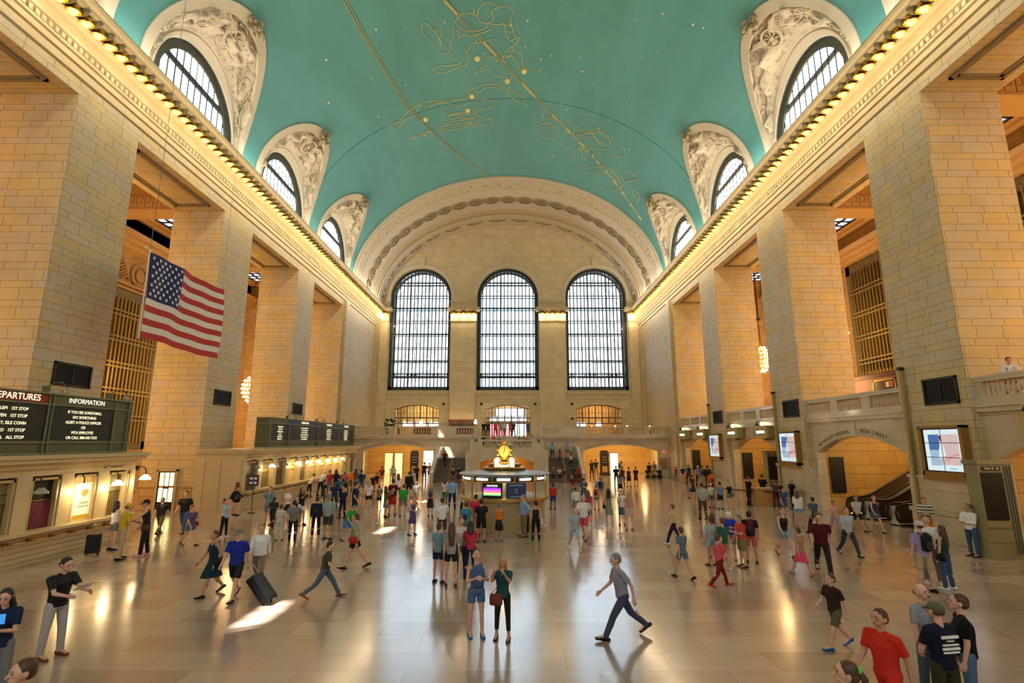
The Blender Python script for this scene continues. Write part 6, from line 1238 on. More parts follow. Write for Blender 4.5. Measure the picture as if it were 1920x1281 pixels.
# per leg: hip flex, knee flex, spread;  per arm: shoulder flex, spread, elbow flex, inward twist
POSES = dict(stand=dict(L=((.04, .03, .07), (-.04, .03, .07)), A=((.03, .13, .22, .3), (.0, .13, .18, .3)), lean=0, hp=0), walk=dict(L=((.42, .10, .04), (-.32, .42, .04)), A=((-.35, .12, .35, .2), (.38, .12, .45, .2)), lean=.05, hp=0),
 stride=dict(L=((.58, .12, .05), (-.50, .45, .05)), A=((-.5, .15, .5, .2), (.45, .15, .6, .2)), lean=.14, hp=.1), photo=dict(L=((.05, .02, .08), (-.05, .03, .08)), A=((1.15, .25, 1.35, .35), (1.15, .25, 1.35, .35)), lean=-.03, hp=-.12),
 hips=dict(L=((.03, .02, .10), (-.03, .02, .10)), A=((-.3, .75, 1.45, 1.0), (.0, .15, .2, .3)), lean=0, hp=.1), fold=dict(L=((.03, .03, .08), (-.03, .03, .06)), A=((.32, .12, 1.55, 1.0), (.28, .12, 1.5, 1.0)), lean=0, hp=.12),
 phone=dict(L=((.03, .03, .07), (-.03, .03, .07)), A=((.45, .10, 1.55, .6), (.15, .12, .5, .4)), lean=.03, hp=.3), read=dict(L=((.05, .03, .08), (-.02, .03, .08)), A=((.75, .12, .75, .3), (.70, .12, .85, .3)), lean=.06, hp=.3),
 reach=dict(L=((.12, .05, .06), (-.1, .05, .06)), A=((.9, .15, .35, .1), (.2, .15, .4, .3)), lean=.1, hp=.1), lean=dict(L=((-.12, .02, .08), (.1, .1, .06)), A=((1.05, .2, .8, .5), (.95, .2, .8, .5)), lean=.45, hp=.0),
 clasp=dict(L=((.06, .03, .05), (-.04, .02, .06)), A=((.55, .2, 1.5, .75), (.35, .2, 1.75, .6)), lean=-.04, hp=-.15), armsup=dict(L=((.03, .03, .1), (-.03, .03, .1)), A=((2.2, .5, .5, .2), (2.2, .5, .5, .2)), lean=0, hp=-.1),
 armsout=dict(L=((.03, .03, .1), (-.03, .03, .1)), A=((.8, .95, .7, .2), (.8, .95, .7, .2)), lean=0, hp=0), bend=dict(L=((.1, .15, .1), (-.1, .15, .1)), A=((.6, .3, .5, .3), (.7, .3, .6, .3)), lean=.5, hp=.2),
 sit=dict(L=((1.45, 1.35, .12), (1.4, 1.3, .14)), A=((.5, .15, .9, .5), (.55, .15, .8, .5)), lean=.12, hp=.15))
def skeleton(pose, sex):
    P_ = POSES[pose]; f = sex == 'f'; sw = .165 if f else .19; hw = .092; S = {}
    hipz = .93; LN = (.43, .41)
    rl = []; 
    for k, (hf, kf, ab) in enumerate(P_['L']):
        s = -1 if k else 1; hip = Vector((s * hw, 0, hipz)); d = R3(s * -ab, 'Y') @ (R3(-hf, 'X') @ Vector((0, 0, -1))); kn = hip + d * LN[0]
        d2 = R3(s * -ab * .6, 'Y') @ (R3(-hf + kf, 'X') @ Vector((0, 0, -1))); an = kn + d2 * LN[1]
        toe = min(0, -.0) ; fp = (-hf + kf); ft = R3(max(-.3, min(.9, fp * .55 if fp > 0 else fp * .5)), 'X') @ Vector((0, -1, 0))
        if pose == 'sit': ft = Vector((0, -1, 0))
        rl.append((hip, kn, an, an + Vector((0, 0, -.05)) + ft * .16, ft))
    mz = min(min(l[2].z - .085, l[3].z - .035) for l in rl)
    off = Vector((0, 0, -mz if pose != 'sit' else 0.0)); S['legs'] = [tuple(p + off for p in l[:4]) + (l[4],) for l in rl]
    piv = Vector((0, 0, hipz)) + off; LR_ = R3(P_['lean'], 'X')
    S['T'] = lambda p: piv + LR_ @ (Vector(p) + off - piv)
    nk = S['T']((0, 0, 1.50)); HR = LR_ @ R3(P_['hp'], 'X'); S['H'] = lambda p: nk + HR @ ((Vector(p) - Vector((0, 0, 1.50))) * 1.08)
    S['arms'] = []
    for k, (sf, ab, ef, tw) in enumerate(P_['A']):
        s = -1 if k else 1; sh = S['T']((s * sw, 0, 1.40)); u = LR_ @ (R3(s * -ab, 'Y') @ (R3(-sf, 'X') @ Vector((0, 0, -1))))
        fw = LR_ @ (R3(-sf, 'X') @ Vector((0, -1, 0))); inn = Vector((-s, 0, 0)); v = (fw * math.cos(tw) + inn * math.sin(tw)); v = (v - u * v.dot(u)).normalized()
        el = sh + u * .285; fd = (u * math.cos(ef) + v * math.sin(ef)).normalized(); wr = el + fd * .25; pn = (inn - fd * inn.dot(fd)); pn = pn.normalized() if pn.length > .01 else fd.orthogonal().normalized()
        S['arms'].append((sh, el, wr, fd, pn, s))
    S['hipz'] = piv.z; S['off'] = off; S['f'] = f; S['sw'] = sw; S['rot'] = LR_; S['hrot'] = HR
    return S
def cap(mb, a, b, r1, r2, n=10, flat=False):
    a, b = Vector(a), Vector(b)
    if not flat: mb.sph(a, r1 * .995, n, 6); mb.sph(b, r2 * .995, n, 6)
    mb.tube([a, b], [r1, r2], n)
def ell(mb, S, c, r, fn='T', n=14):
    rot = S['rot'] if fn == 'T' else S['hrot']; r = tuple(q * (1.08 if fn == 'H' else 1) for q in r); mb.sph(S[fn](c), r, n, 9, rot)
def p_body(S, hero):
    mb = MB(); f = S['f']
    ell(mb, S, (0, 0, .95), (.150 if f else .145, .105, .11)); ell(mb, S, (0, .0, 1.09), (.112 if f else .132, .09, .13)); ell(mb, S, (0, 0, 1.28), (.135 if f else .16, .10, .17))
    cap(mb, S['T']((-S['sw'] + .05, 0, 1.40)), S['T']((S['sw'] - .05, 0, 1.40)), .055, .055)
    cap(mb, S['T']((0, .01, 1.42)), S['H']((0, 0, 1.56)), .054, .048)
    if f: ell(mb, S, (.06, -.085, 1.27), (.055, .05, .05)); ell(mb, S, (-.06, -.085, 1.27), (.055, .05, .05))
    ell(mb, S, (0, -.005, 1.645), (.074, .092, .098), 'H'); ell(mb, S, (0, -.045, 1.585), (.050, .052, .048), 'H'); ell(mb, S, (0, -.088, 1.555), (.02, .016, .018), 'H', 8)
    cap(mb, S['H']((0, -.090, 1.650)), S['H']((0, -.112, 1.618)), .009, .015, 8)
    for s in (-1, 1): ell(mb, S, (s * .076, .005, 1.625), (.012, .022, .032), 'H', 8); ell(mb, S, (s * .03, -.086, 1.668), (.024, .012, .008), 'H', 8); ell(mb, S, (s * .018, -.092, 1.585), (.016, .010, .006), 'H', 8)
    for hip, kn, an, toe, ft in S['legs']:
        cap(mb, hip, kn, .085 if f else .082, .054); bk = R3(0, 'X') @ Vector((0, .018, 0)); mid = kn.lerp(an, .33); cap(mb, kn, an, .050, .036); mb.sph(mid + bk, (.050, .052, .11), 10, 7)
        cap(mb, an, toe, .034, .026); mb.sph(an + Vector((0, .02, -.045)), .032, 8, 6)
    for sh, el, wr, fd, pn, s in S['arms']:
        q = .9 if f else 1.0; mb.sph(sh, .056 * q, 10, 7); cap(mb, sh, el, .048 * q, .036 * q); cap(mb, el, wr, .038 * q, .025 * q)
        sd = fd.cross(pn).normalized(); pc = wr + fd * .05
        for k in (-1.5, -.5, .5, 1.5):
            cap(mb, wr + sd * k * .010, wr + fd * .085 + sd * k * .019, .014, .0135, 7)
            b0_ = wr + fd * .088 + sd * k * .020; ln = (.030, .036, .034, .026)[int(k + 1.5)]; d1 = (fd + pn * .35).normalized(); d2 = (fd + pn * .9).normalized()
            cap(mb, b0_, b0_ + d1 * ln, .0095, .009, 7); cap(mb, b0_ + d1 * ln, b0_ + d1 * ln + d2 * ln * .9, .009, .0075, 7)
        front = sd if (sd.y < 0) else -sd
        t0 = wr + fd * .03 + front * .022; t1 = t0 + (fd * .6 + front * .7 + pn * .25).normalized() * .035; cap(mb, t0, t1, .012, .011, 7); cap(mb, t1, t1 + (fd * .9 + front * .2 + pn * .4).normalized() * .03, .011, .009, 7)
    return mb
def p_top(S, kind):
    mb = MB(); f = S['f']; T = S['T']; loose = kind in ('tee', 'long', 'jacket'); tank = kind in ('tank',)
    wz = (.90, .99, 1.10, 1.22, 1.32, 1.40); wx = ((.160, .140, .124, .142, .150, .120) if f else (.158, .150, .148, .166, .178, .150)); wy = ((.118, .106, .100, .118, .112, .07) if f else (.118, .112, .112, .122, .118, .075))
    e = .012 if loose else .003; e += .02 if kind == 'jacket' else 0
    z0 = .04 if tank else 0
    mb.rings([[tuple(T(((x + e) * math.cos(2 * PI * k / 20), (y + e) * math.sin(2 * PI * k / 20), z + (z0 if i == 0 else 0)))) for k in range(20)] for i, (z, x, y) in enumerate(zip(wz, wx, wy))])
    sw = S['sw']
    if f: ell(mb, S, (.06, -.088, 1.27), (.058, .055, .055)); ell(mb, S, (-.06, -.088, 1.27), (.058, .055, .055))
    if tank:
        for s in (-1, 1): mb.tube([T((s * .085, -.095, 1.32)), T((s * .088, -.04, 1.43)), T((s * .088, .05, 1.43)), T((s * .085, .095, 1.32))], .024, 8)
    else:
        cap(mb, T((-sw + .04, 0, 1.405)), T((sw - .04, 0, 1.405)), .066 + e * .4, .066 + e * .4); mb.lathe([(.075, 0), (.062, .035)], (0, 0, 0), 12) if False else None
        cap(mb, T((-.05, .0, 1.44)), T((.05, .0, 1.44)), .05, .05)
        for sh, el, wr, fd, pn, s in S['arms']:
            mb.sph(sh, .068, 10, 7)
            if kind == 'tee': end = sh.lerp(el, .72); mb.tube([sh, end], [.066, .060], 12)
            else: mb.tube([sh, el], [.066, .052], 12); mb.sph(el, .052, 10, 7); mb.tube([el, wr], [.050, .036], 12)
    return mb
def p_bottom(S, kind):
    mb = MB(); f = S['f']; T = S['T']; mb.rings([[tuple(T((x * math.cos(2 * PI * k / 20), y * math.sin(2 * PI * k / 20), z))) for k in range(20)] for z, x, y in ((.86, .150, .11), (.93, .158 if f else .152, .116), (1.0, .146 if f else .146, .108), (1.04, .132 if f else .142, .102))])
    if kind == 'skirt':
        (h1, k1, a1, _, _), (h2, k2, a2, _, _) = S['legs']; m = (k1 + k2) / 2; sp_ = abs(k1.y - k2.y) / 2; c0 = (h1 + h2) / 2
        mb.rings([[(c.x + x * math.cos(2 * PI * k / 24) * (1 + .04 * math.cos(k * 2.1 * PI)), c.y + y * math.sin(2 * PI * k / 24), c.z) for k in range(24)] for c, x, y in ((c0 + Vector((0, 0, .1)), .14, .105), (c0, .165, .125), (c0.lerp(m, .5), .185, .14 + sp_ * .5), (c0.lerp(m, .95), .20, .15 + sp_))])
        return mb
    for hip, kn, an, toe, ft in S['legs']:
        mb.sph(hip, .094, 12, 8)
        if kind == 'shorts': e = hip.lerp(kn, .84 if not f else .55); mb.tube([hip, e], [.094, .084 if not f else .09], 14)
        elif kind == 'capri': mb.tube([hip, kn], [.090, .062], 14); mb.sph(kn, .062, 10, 7); mb.tube([kn, kn.lerp(an, .72)], [.060, .050], 14)
        else: mb.tube([hip, kn], [.094, .070], 14); mb.sph(kn, .070, 10, 7); e = an + Vector((0, 0, -.03)); mb.tube([kn, e], [.068, .056], 14)
    return mb
def p_shoe(S, k):
    mb = MB(); hip, kn, an, toe, ft = S['legs'][k]; c = an + Vector((0, 0, -.05)); u = ft.normalized(); up = Vector((1, 0, 0)).cross(u) * -1
    if up.z < 0: up = -up
    mb.sph(an + Vector((0, .002, -.032)), (.046, .052, .048), 10, 7)
    for t, w_, h in ((-.06, .040, .044), (-.02, .044, .056), (.04, .048, .050), (.10, .052, .038), (.16, .048, .030)): mb.sph(c + u * t + up * (h - .047), (w_, .05, h), 10, 7, Matrix((Vector((1, 0, 0)), u, up)).transposed())
    return mb
def p_hair(S, kind):
    mb = MB()
    if kind == 'bald': ell(mb, S, (0, .035, 1.625), (.080, .072, .050), 'H'); return mb
    if kind == 'cap':
        ell(mb, S, (0, .010, 1.675), (.086, .10, .078), 'H'); mb.rings([[tuple(S['H']((x * math.cos(a), -.06 - y * math.sin(a), 1.672 + z - .03 * math.sin(a)))) for a in [PI * k / 12 for k in range(13)]] for x, y, z in ((.03, .02, .006), (.075, .125, .006), (.075, .125, -.006), (.03, .02, -.006))]); return mb
    ell(mb, S, (0, .020, 1.668), (.083, .094, .094), 'H'); ell(mb, S, (0, .045, 1.62), (.078, .068, .07), 'H')
    if kind in ('long', 'longer'):
        zb = 1.36 if kind == 'long' else 1.15
        mb.rings([[tuple(S['H']((x * math.cos(2 * PI * k / 14), y0 + y * math.sin(2 * PI * k / 14), z))) for k in range(14)] for z, x, y, y0 in ((1.68, .08, .07, .03), (1.56, .092, .062, .05), (1.44, .10, .045, .085), (zb, .065, .03, .10))])
        for s in (-1, 1): cap(mb, S['H']((s * .078, -.02, 1.63)), S['H']((s * .085, .0, 1.44)), .022, .028)
    if kind == 'pony': cap(mb, S['H']((0, .10, 1.68)), S['H']((0, .15, 1.60)), .03, .035); cap(mb, S['H']((0, .15, 1.60)), S['H']((0, .13, 1.44)), .035, .015)
    if kind == 'bun': ell(mb, S, (0, .07, 1.76), (.038, .038, .036), 'H')
    return mb
def remesh(mb, vox, name, it=3):
    me = bpy.data.meshes.new('tmp'); me.from_pydata(mb.v, [], mb.f); o = bpy.data.objects.new('tmp', me); C.objects.link(o)
    m = o.modifiers.new('r', 'REMESH'); m.mode = 'VOXEL'; m.voxel_size = vox; m.use_smooth_shade = True
    s = o.modifiers.new('s', 'SMOOTH'); s.factor = .5; s.iterations = it
    dg = bpy.context.evaluated_depsgraph_get(); r = bpy.data.meshes.new_from_object(o.evaluated_get(dg)); r.name = name
    bpy.data.objects.remove(o); bpy.data.meshes.remove(me)
    r.polygons.foreach_set('use_smooth', [True] * len(r.polygons)); return r
MC = {}; SK = {}
def pmesh(part, pose, sex, kind, lod):
    key = (part, pose, sex, kind, lod)
    if key in MC: return MC[key]
    if (pose, sex) not in SK: SK[(pose, sex)] = skeleton(pose, sex)
    S = SK[(pose, sex)]; v = (.006, .010, .018)[lod]
    if part == 'body': r = remesh(p_body(S, lod == 0), v, 'person_body', 2)
    elif part == 'top': r = remesh(p_top(S, kind), max(v * 1.3, .010), 'shirt', 4)
    elif part == 'bottom': r = remesh(p_bottom(S, kind), max(v * 1.3, .010), 'trousers', 4)
    elif part == 'hair': r = remesh(p_hair(S, kind), max(v, .008), 'hair', 2)
    else: r = remesh(p_shoe(S, kind), max(v, .008), 'shoe', 2)
    r.materials.append(None); MC[key] = r; return r
def part(name, me, m, parent):
    o = bpy.data.objects.new(name, me); C.objects.link(o); o.parent = parent
    if not me.materials: me.materials.append(None)
    o.material_slots[0].link = 'OBJECT'; o.material_slots[0].material = m; return o
TOPN = dict(tee='tee', long='long sleeves', tank='tank top', jacket='jacket', dress='dress'); BOTN = dict(trousers='trousers', shorts='shorts', skirt='skirt', capri='leggings')
# bags -------------------------------------------------------------
def bag(kind, col, t, x, y, z, rz, h, who):
    k = h / 1.75; q = Matrix.Rotation(rz, 3, 'Z')
    def W(lx, ly, lz): p = q @ Vector((lx * k, ly * k, 0)); return (x + p.x, y + p.y, z + lz * k)
    m = cmat(col, .6)
    if kind in ('backpack', 'frontpack'):
        s = 1 if kind == 'backpack' else -1; b = thing('backpack', '', 'backpack', W(0, s * .185, 1.0), rz)
        mb = MB(); mb.sph((0, 0, .26), (.145, .085, .25), 14, 10); mb.box(-.12, .12, -.06, .06, .05, .42); me = remesh(mb, .014, 'backpack_body', 4); me.materials.append(None); part('bag_body', me, m, b)
        mb = MB(); mb.sph((0, s * .08, .17), (.10, .045, .12), 12, 8); mb.build('front_pocket', mat('strap_dark', '#1c1c20', .6) if kind == 'backpack' else m, b, smooth=True)
        mb = MB(); [mb.tube([(sx * .09, -s * .05, .46), (sx * .10, -s * .16, .47), (sx * .105, -s * .31, .34), (sx * .10, -s * .30, .2), (sx * .11, -s * .12, .08)], .016, 6) for sx in (-1, 1)]; mb.build('strap', mat('strap_dark', '#1c1c20', .6), b); b.scale = (k, k, k)
    elif kind in ('bag', 'tote', 'satchel', 'duffel'):
        dx, w_, hh, dz = dict(bag=(.24, .13, .2, .80), tote=(-.26, .17, .32, .72), satchel=(-.12, .15, .24, .76), duffel=(-.02, .26, .26, .86))[kind]; dy = {'satchel': -.17, 'duffel': .24}.get(kind, 0)
        b = thing({'bag': 'shoulder_bag', 'tote': 'tote_bag', 'satchel': 'satchel', 'duffel': 'duffel_bag'}[kind], '', 'bag', W(dx, dy, dz), rz + (PI / 2 if kind in ('bag', 'tote') else 0)); mb = MB(); mb.rings([[(w_ * math.cos(2 * PI * i / 20) * a, .055 * c_ * math.sin(2 * PI * i / 20), z_) for i in range(20)] for z_, a, c_ in ((0, .8, .8), (.02, 1, 1.3), (hh * .6, 1.02, 1.2), (hh, .9, .5))]); mb.build('bag_body', m, b, smooth=True)
        mb = MB(); top = (1.42 if kind != 'duffel' else 1.40) - dz; tx = {'bag': .06, 'tote': .06, 'satchel': .1, 'duffel': 0}[kind]
        if kind in ('bag', 'tote'): mb.tube([(-w_ * .8, 0, hh * .9), (-.03, (.10 if dx > 0 else -.10), top), (.03, (.10 if dx > 0 else -.10), top), (w_ * .8, 0, hh * .9)], .010, 5)
        elif kind == 'satchel': mb.tube([(-w_ * .8, .05, hh * .9), (-.0, .02, .35), (.24, .09, .74)], .008, 5)
        else: mb.tube([(-w_ * .7, 0, hh), (-.05, -.18, .5), (.0, -.22, .62), (.1, -.16, .5), (w_ * .7, 0, hh)], .012, 5)
        mb.build('strap', mat('strap_dark', '#1c1c20', .6) if col != 'white' else m, b); b.scale = (k, k, k)
    elif kind == 'sheet': b = thing('paper_sheet', '', 'paper', W(0, -.52, 1.22), rz); mb = MB(); mb.rings([[(-.15, 0, 0), (.15, 0, 0), (.15, -.18, .12), (-.15, -.18, .12)], [(-.15, -.002, -.003), (.15, -.002, -.003), (.15, -.182, .117), (-.15, -.182, .117)]]); mb.build('sheet', WHITE, b)
    elif kind == 'phone': b = thing('phone', '', 'phone', W(.08, -.33, 1.30), rz); mb = MB(); mb.box(-.035, .035, -.005, .005, 0, .14); mb.build('body', emis('phone_blue', '#3c8cd8', .6), b)
    else: return None
    b['label'] = ('%s %s, %s' % (WORD.get(col, col) if col else '', {'backpack': 'backpack', 'frontpack': 'backpack', 'bag': 'shoulder bag', 'tote': 'tote bag', 'satchel': 'satchel', 'duffel': 'duffel bag', 'sheet': 'white paper sheet', 'phone': 'blue lit phone'}[kind], who)).strip()
    return b
def person(x, y, z, h, face, pose, sex, hair, top, bot, shoe, loc, extra='-', skin=None, cat='person'):
    rz = math.radians(face); k = h / 1.75; hk, hc = hair.split(':'); tk, tc_ = top.split(':'); bk, bc = bot.split(':')
    lod = 0 if y < 13 else 1 if y < 36 else 2
    lab = 'person in %s %s' % (WORD.get(tc_, tc_), TOPN[tk]) if tk == 'dress' else 'person in %s %s and %s %s' % (WORD.get(tc_, tc_), TOPN[tk], WORD.get(bc, bc), BOTN[bk])
    if len((lab + ' ' + loc).split()) > 16: lab = 'person in %s %s' % (WORD.get(tc_, tc_), TOPN[tk])
    t = thing('person', lab + ', ' + loc, cat, (x, y, z), rz); kk = k * (1.22 if 'stout' in loc else 1.07 if sex == 'm' else 1.02); t.scale = (kk, kk, k)
    sk = SKINS[(int(abs(x * 37 + y * 11)) % 7 == 0) + (int(abs(x * 13 + y * 7)) % 13 == 0)] if skin is None else SKINS[skin]
    sx = sex
    part('body', pmesh('body', pose, sx, 0, lod), sk, t)
    tkk = 'tank' if tk == 'dress' else tk
    part({'jacket': 'jacket', 'dress': 'dress'}.get(tk, 'shirt'), pmesh('top', pose, sx, tkk, lod), cmat(tc_), t)
    part(bk if bk in ('trousers', 'shorts', 'skirt') else 'leggings', pmesh('bottom', pose, sx, bk, lod), cmat(bc), t)
    part('cap' if hk == 'cap' else 'hair', pmesh('hair', pose, sx, hk, lod), cmat(hc) if hk == 'cap' else hmat(hc), t)
    for q in (0, 1): part('shoe', pmesh('shoe', pose, sx, q, lod), cmat(shoe, .5), t)
    S = SK[(pose, sx)]
    if lod < 2:
        mb = MB()
        for s in (-1, 1): mb.sph(S['H']((s * .030, -.0865, 1.650)), (.013, .008, .008), 8, 5, S['hrot'])
        mb.build('eyes', mat('eye_dark', '#1a1210', .3), t, smooth=True)
        mb = MB(); mb.sph(S['H']((0, -.0985, 1.583)), (.021, .007, .006), 8, 5, S['hrot']); mb.build('mouth', mat('lip', '#8c4a42', .5), t, smooth=True)
        mb = MB()
        for s in (-1, 1): mb.tube([S['H']((s * .014, -.096, 1.672)), S['H']((s * .032, -.093, 1.678)), S['H']((s * .048, -.078, 1.670))], .0045, 5)
        mb.build('eyebrows', hmat(hc if hk != 'cap' else 'brown'), t)
        if hk == 'cap' : part('hair', pmesh('hair', pose, sx, 'bald', lod), hmat('brown'), t)
    if extra not in ('-', ''):
        kd, _, c = extra.partition(':')
        if kd == 'lanyard':
            mb = MB(); mb.tube([S['T']((.06, -.04, 1.46)), S['T']((.035, -.145, 1.3)), S['T']((0, -.15, 1.2)), S['T']((-.035, -.145, 1.3)), S['T']((-.06, -.04, 1.46))], .006, 5); mb.build('lanyard', BLACK, t); mb = MB(); c0 = S['T']((0, -.152, 1.16)); mb.box(c0.x - .03, c0.x + .03, c0.y - .006, c0.y, c0.z - .04, c0.z + .04); mb.build('badge', WHITE, t)
            mb = MB(); mb.sph(S['H']((0, -.105, 1.597)), (.032, .012, .010), 10, 6, S['hrot']); mb.build('moustache', hmat('darkgrey'), t, smooth=True)
        elif kd == 'print':
            d = MB()
            for i, (w_, hh) in enumerate(((.13, .035), (.05, .012), (.12, .02), (.13, .03), (.12, .02))): zz = 1.34 - i * .05; c0 = S['T']((0, .128 if i < 4 else .126, zz)); d.box(-w_, w_, c0.y, c0.y + .02, c0.z - hh / 2, c0.z + hh / 2)
            d.build('back_print', WHITE, t)
        elif kd == 'scrunchie': mb = MB(); c0 = S['H']((0, .105, 1.68)); mb.sph(c0, (.045, .03, .04), 10, 7); mb.build('hair_tie', mat('lime_green', '#58c848', .7), t, smooth=True)
        else:
            b = bag(kd, c, t, x, y, z, rz, h, 'carried by the person ' + loc)
            if b and len(b['label'].split()) > 16: b['label'] = ' '.join(b['label'].replace('carried by the person', 'of the one').split()[:16])
    return t
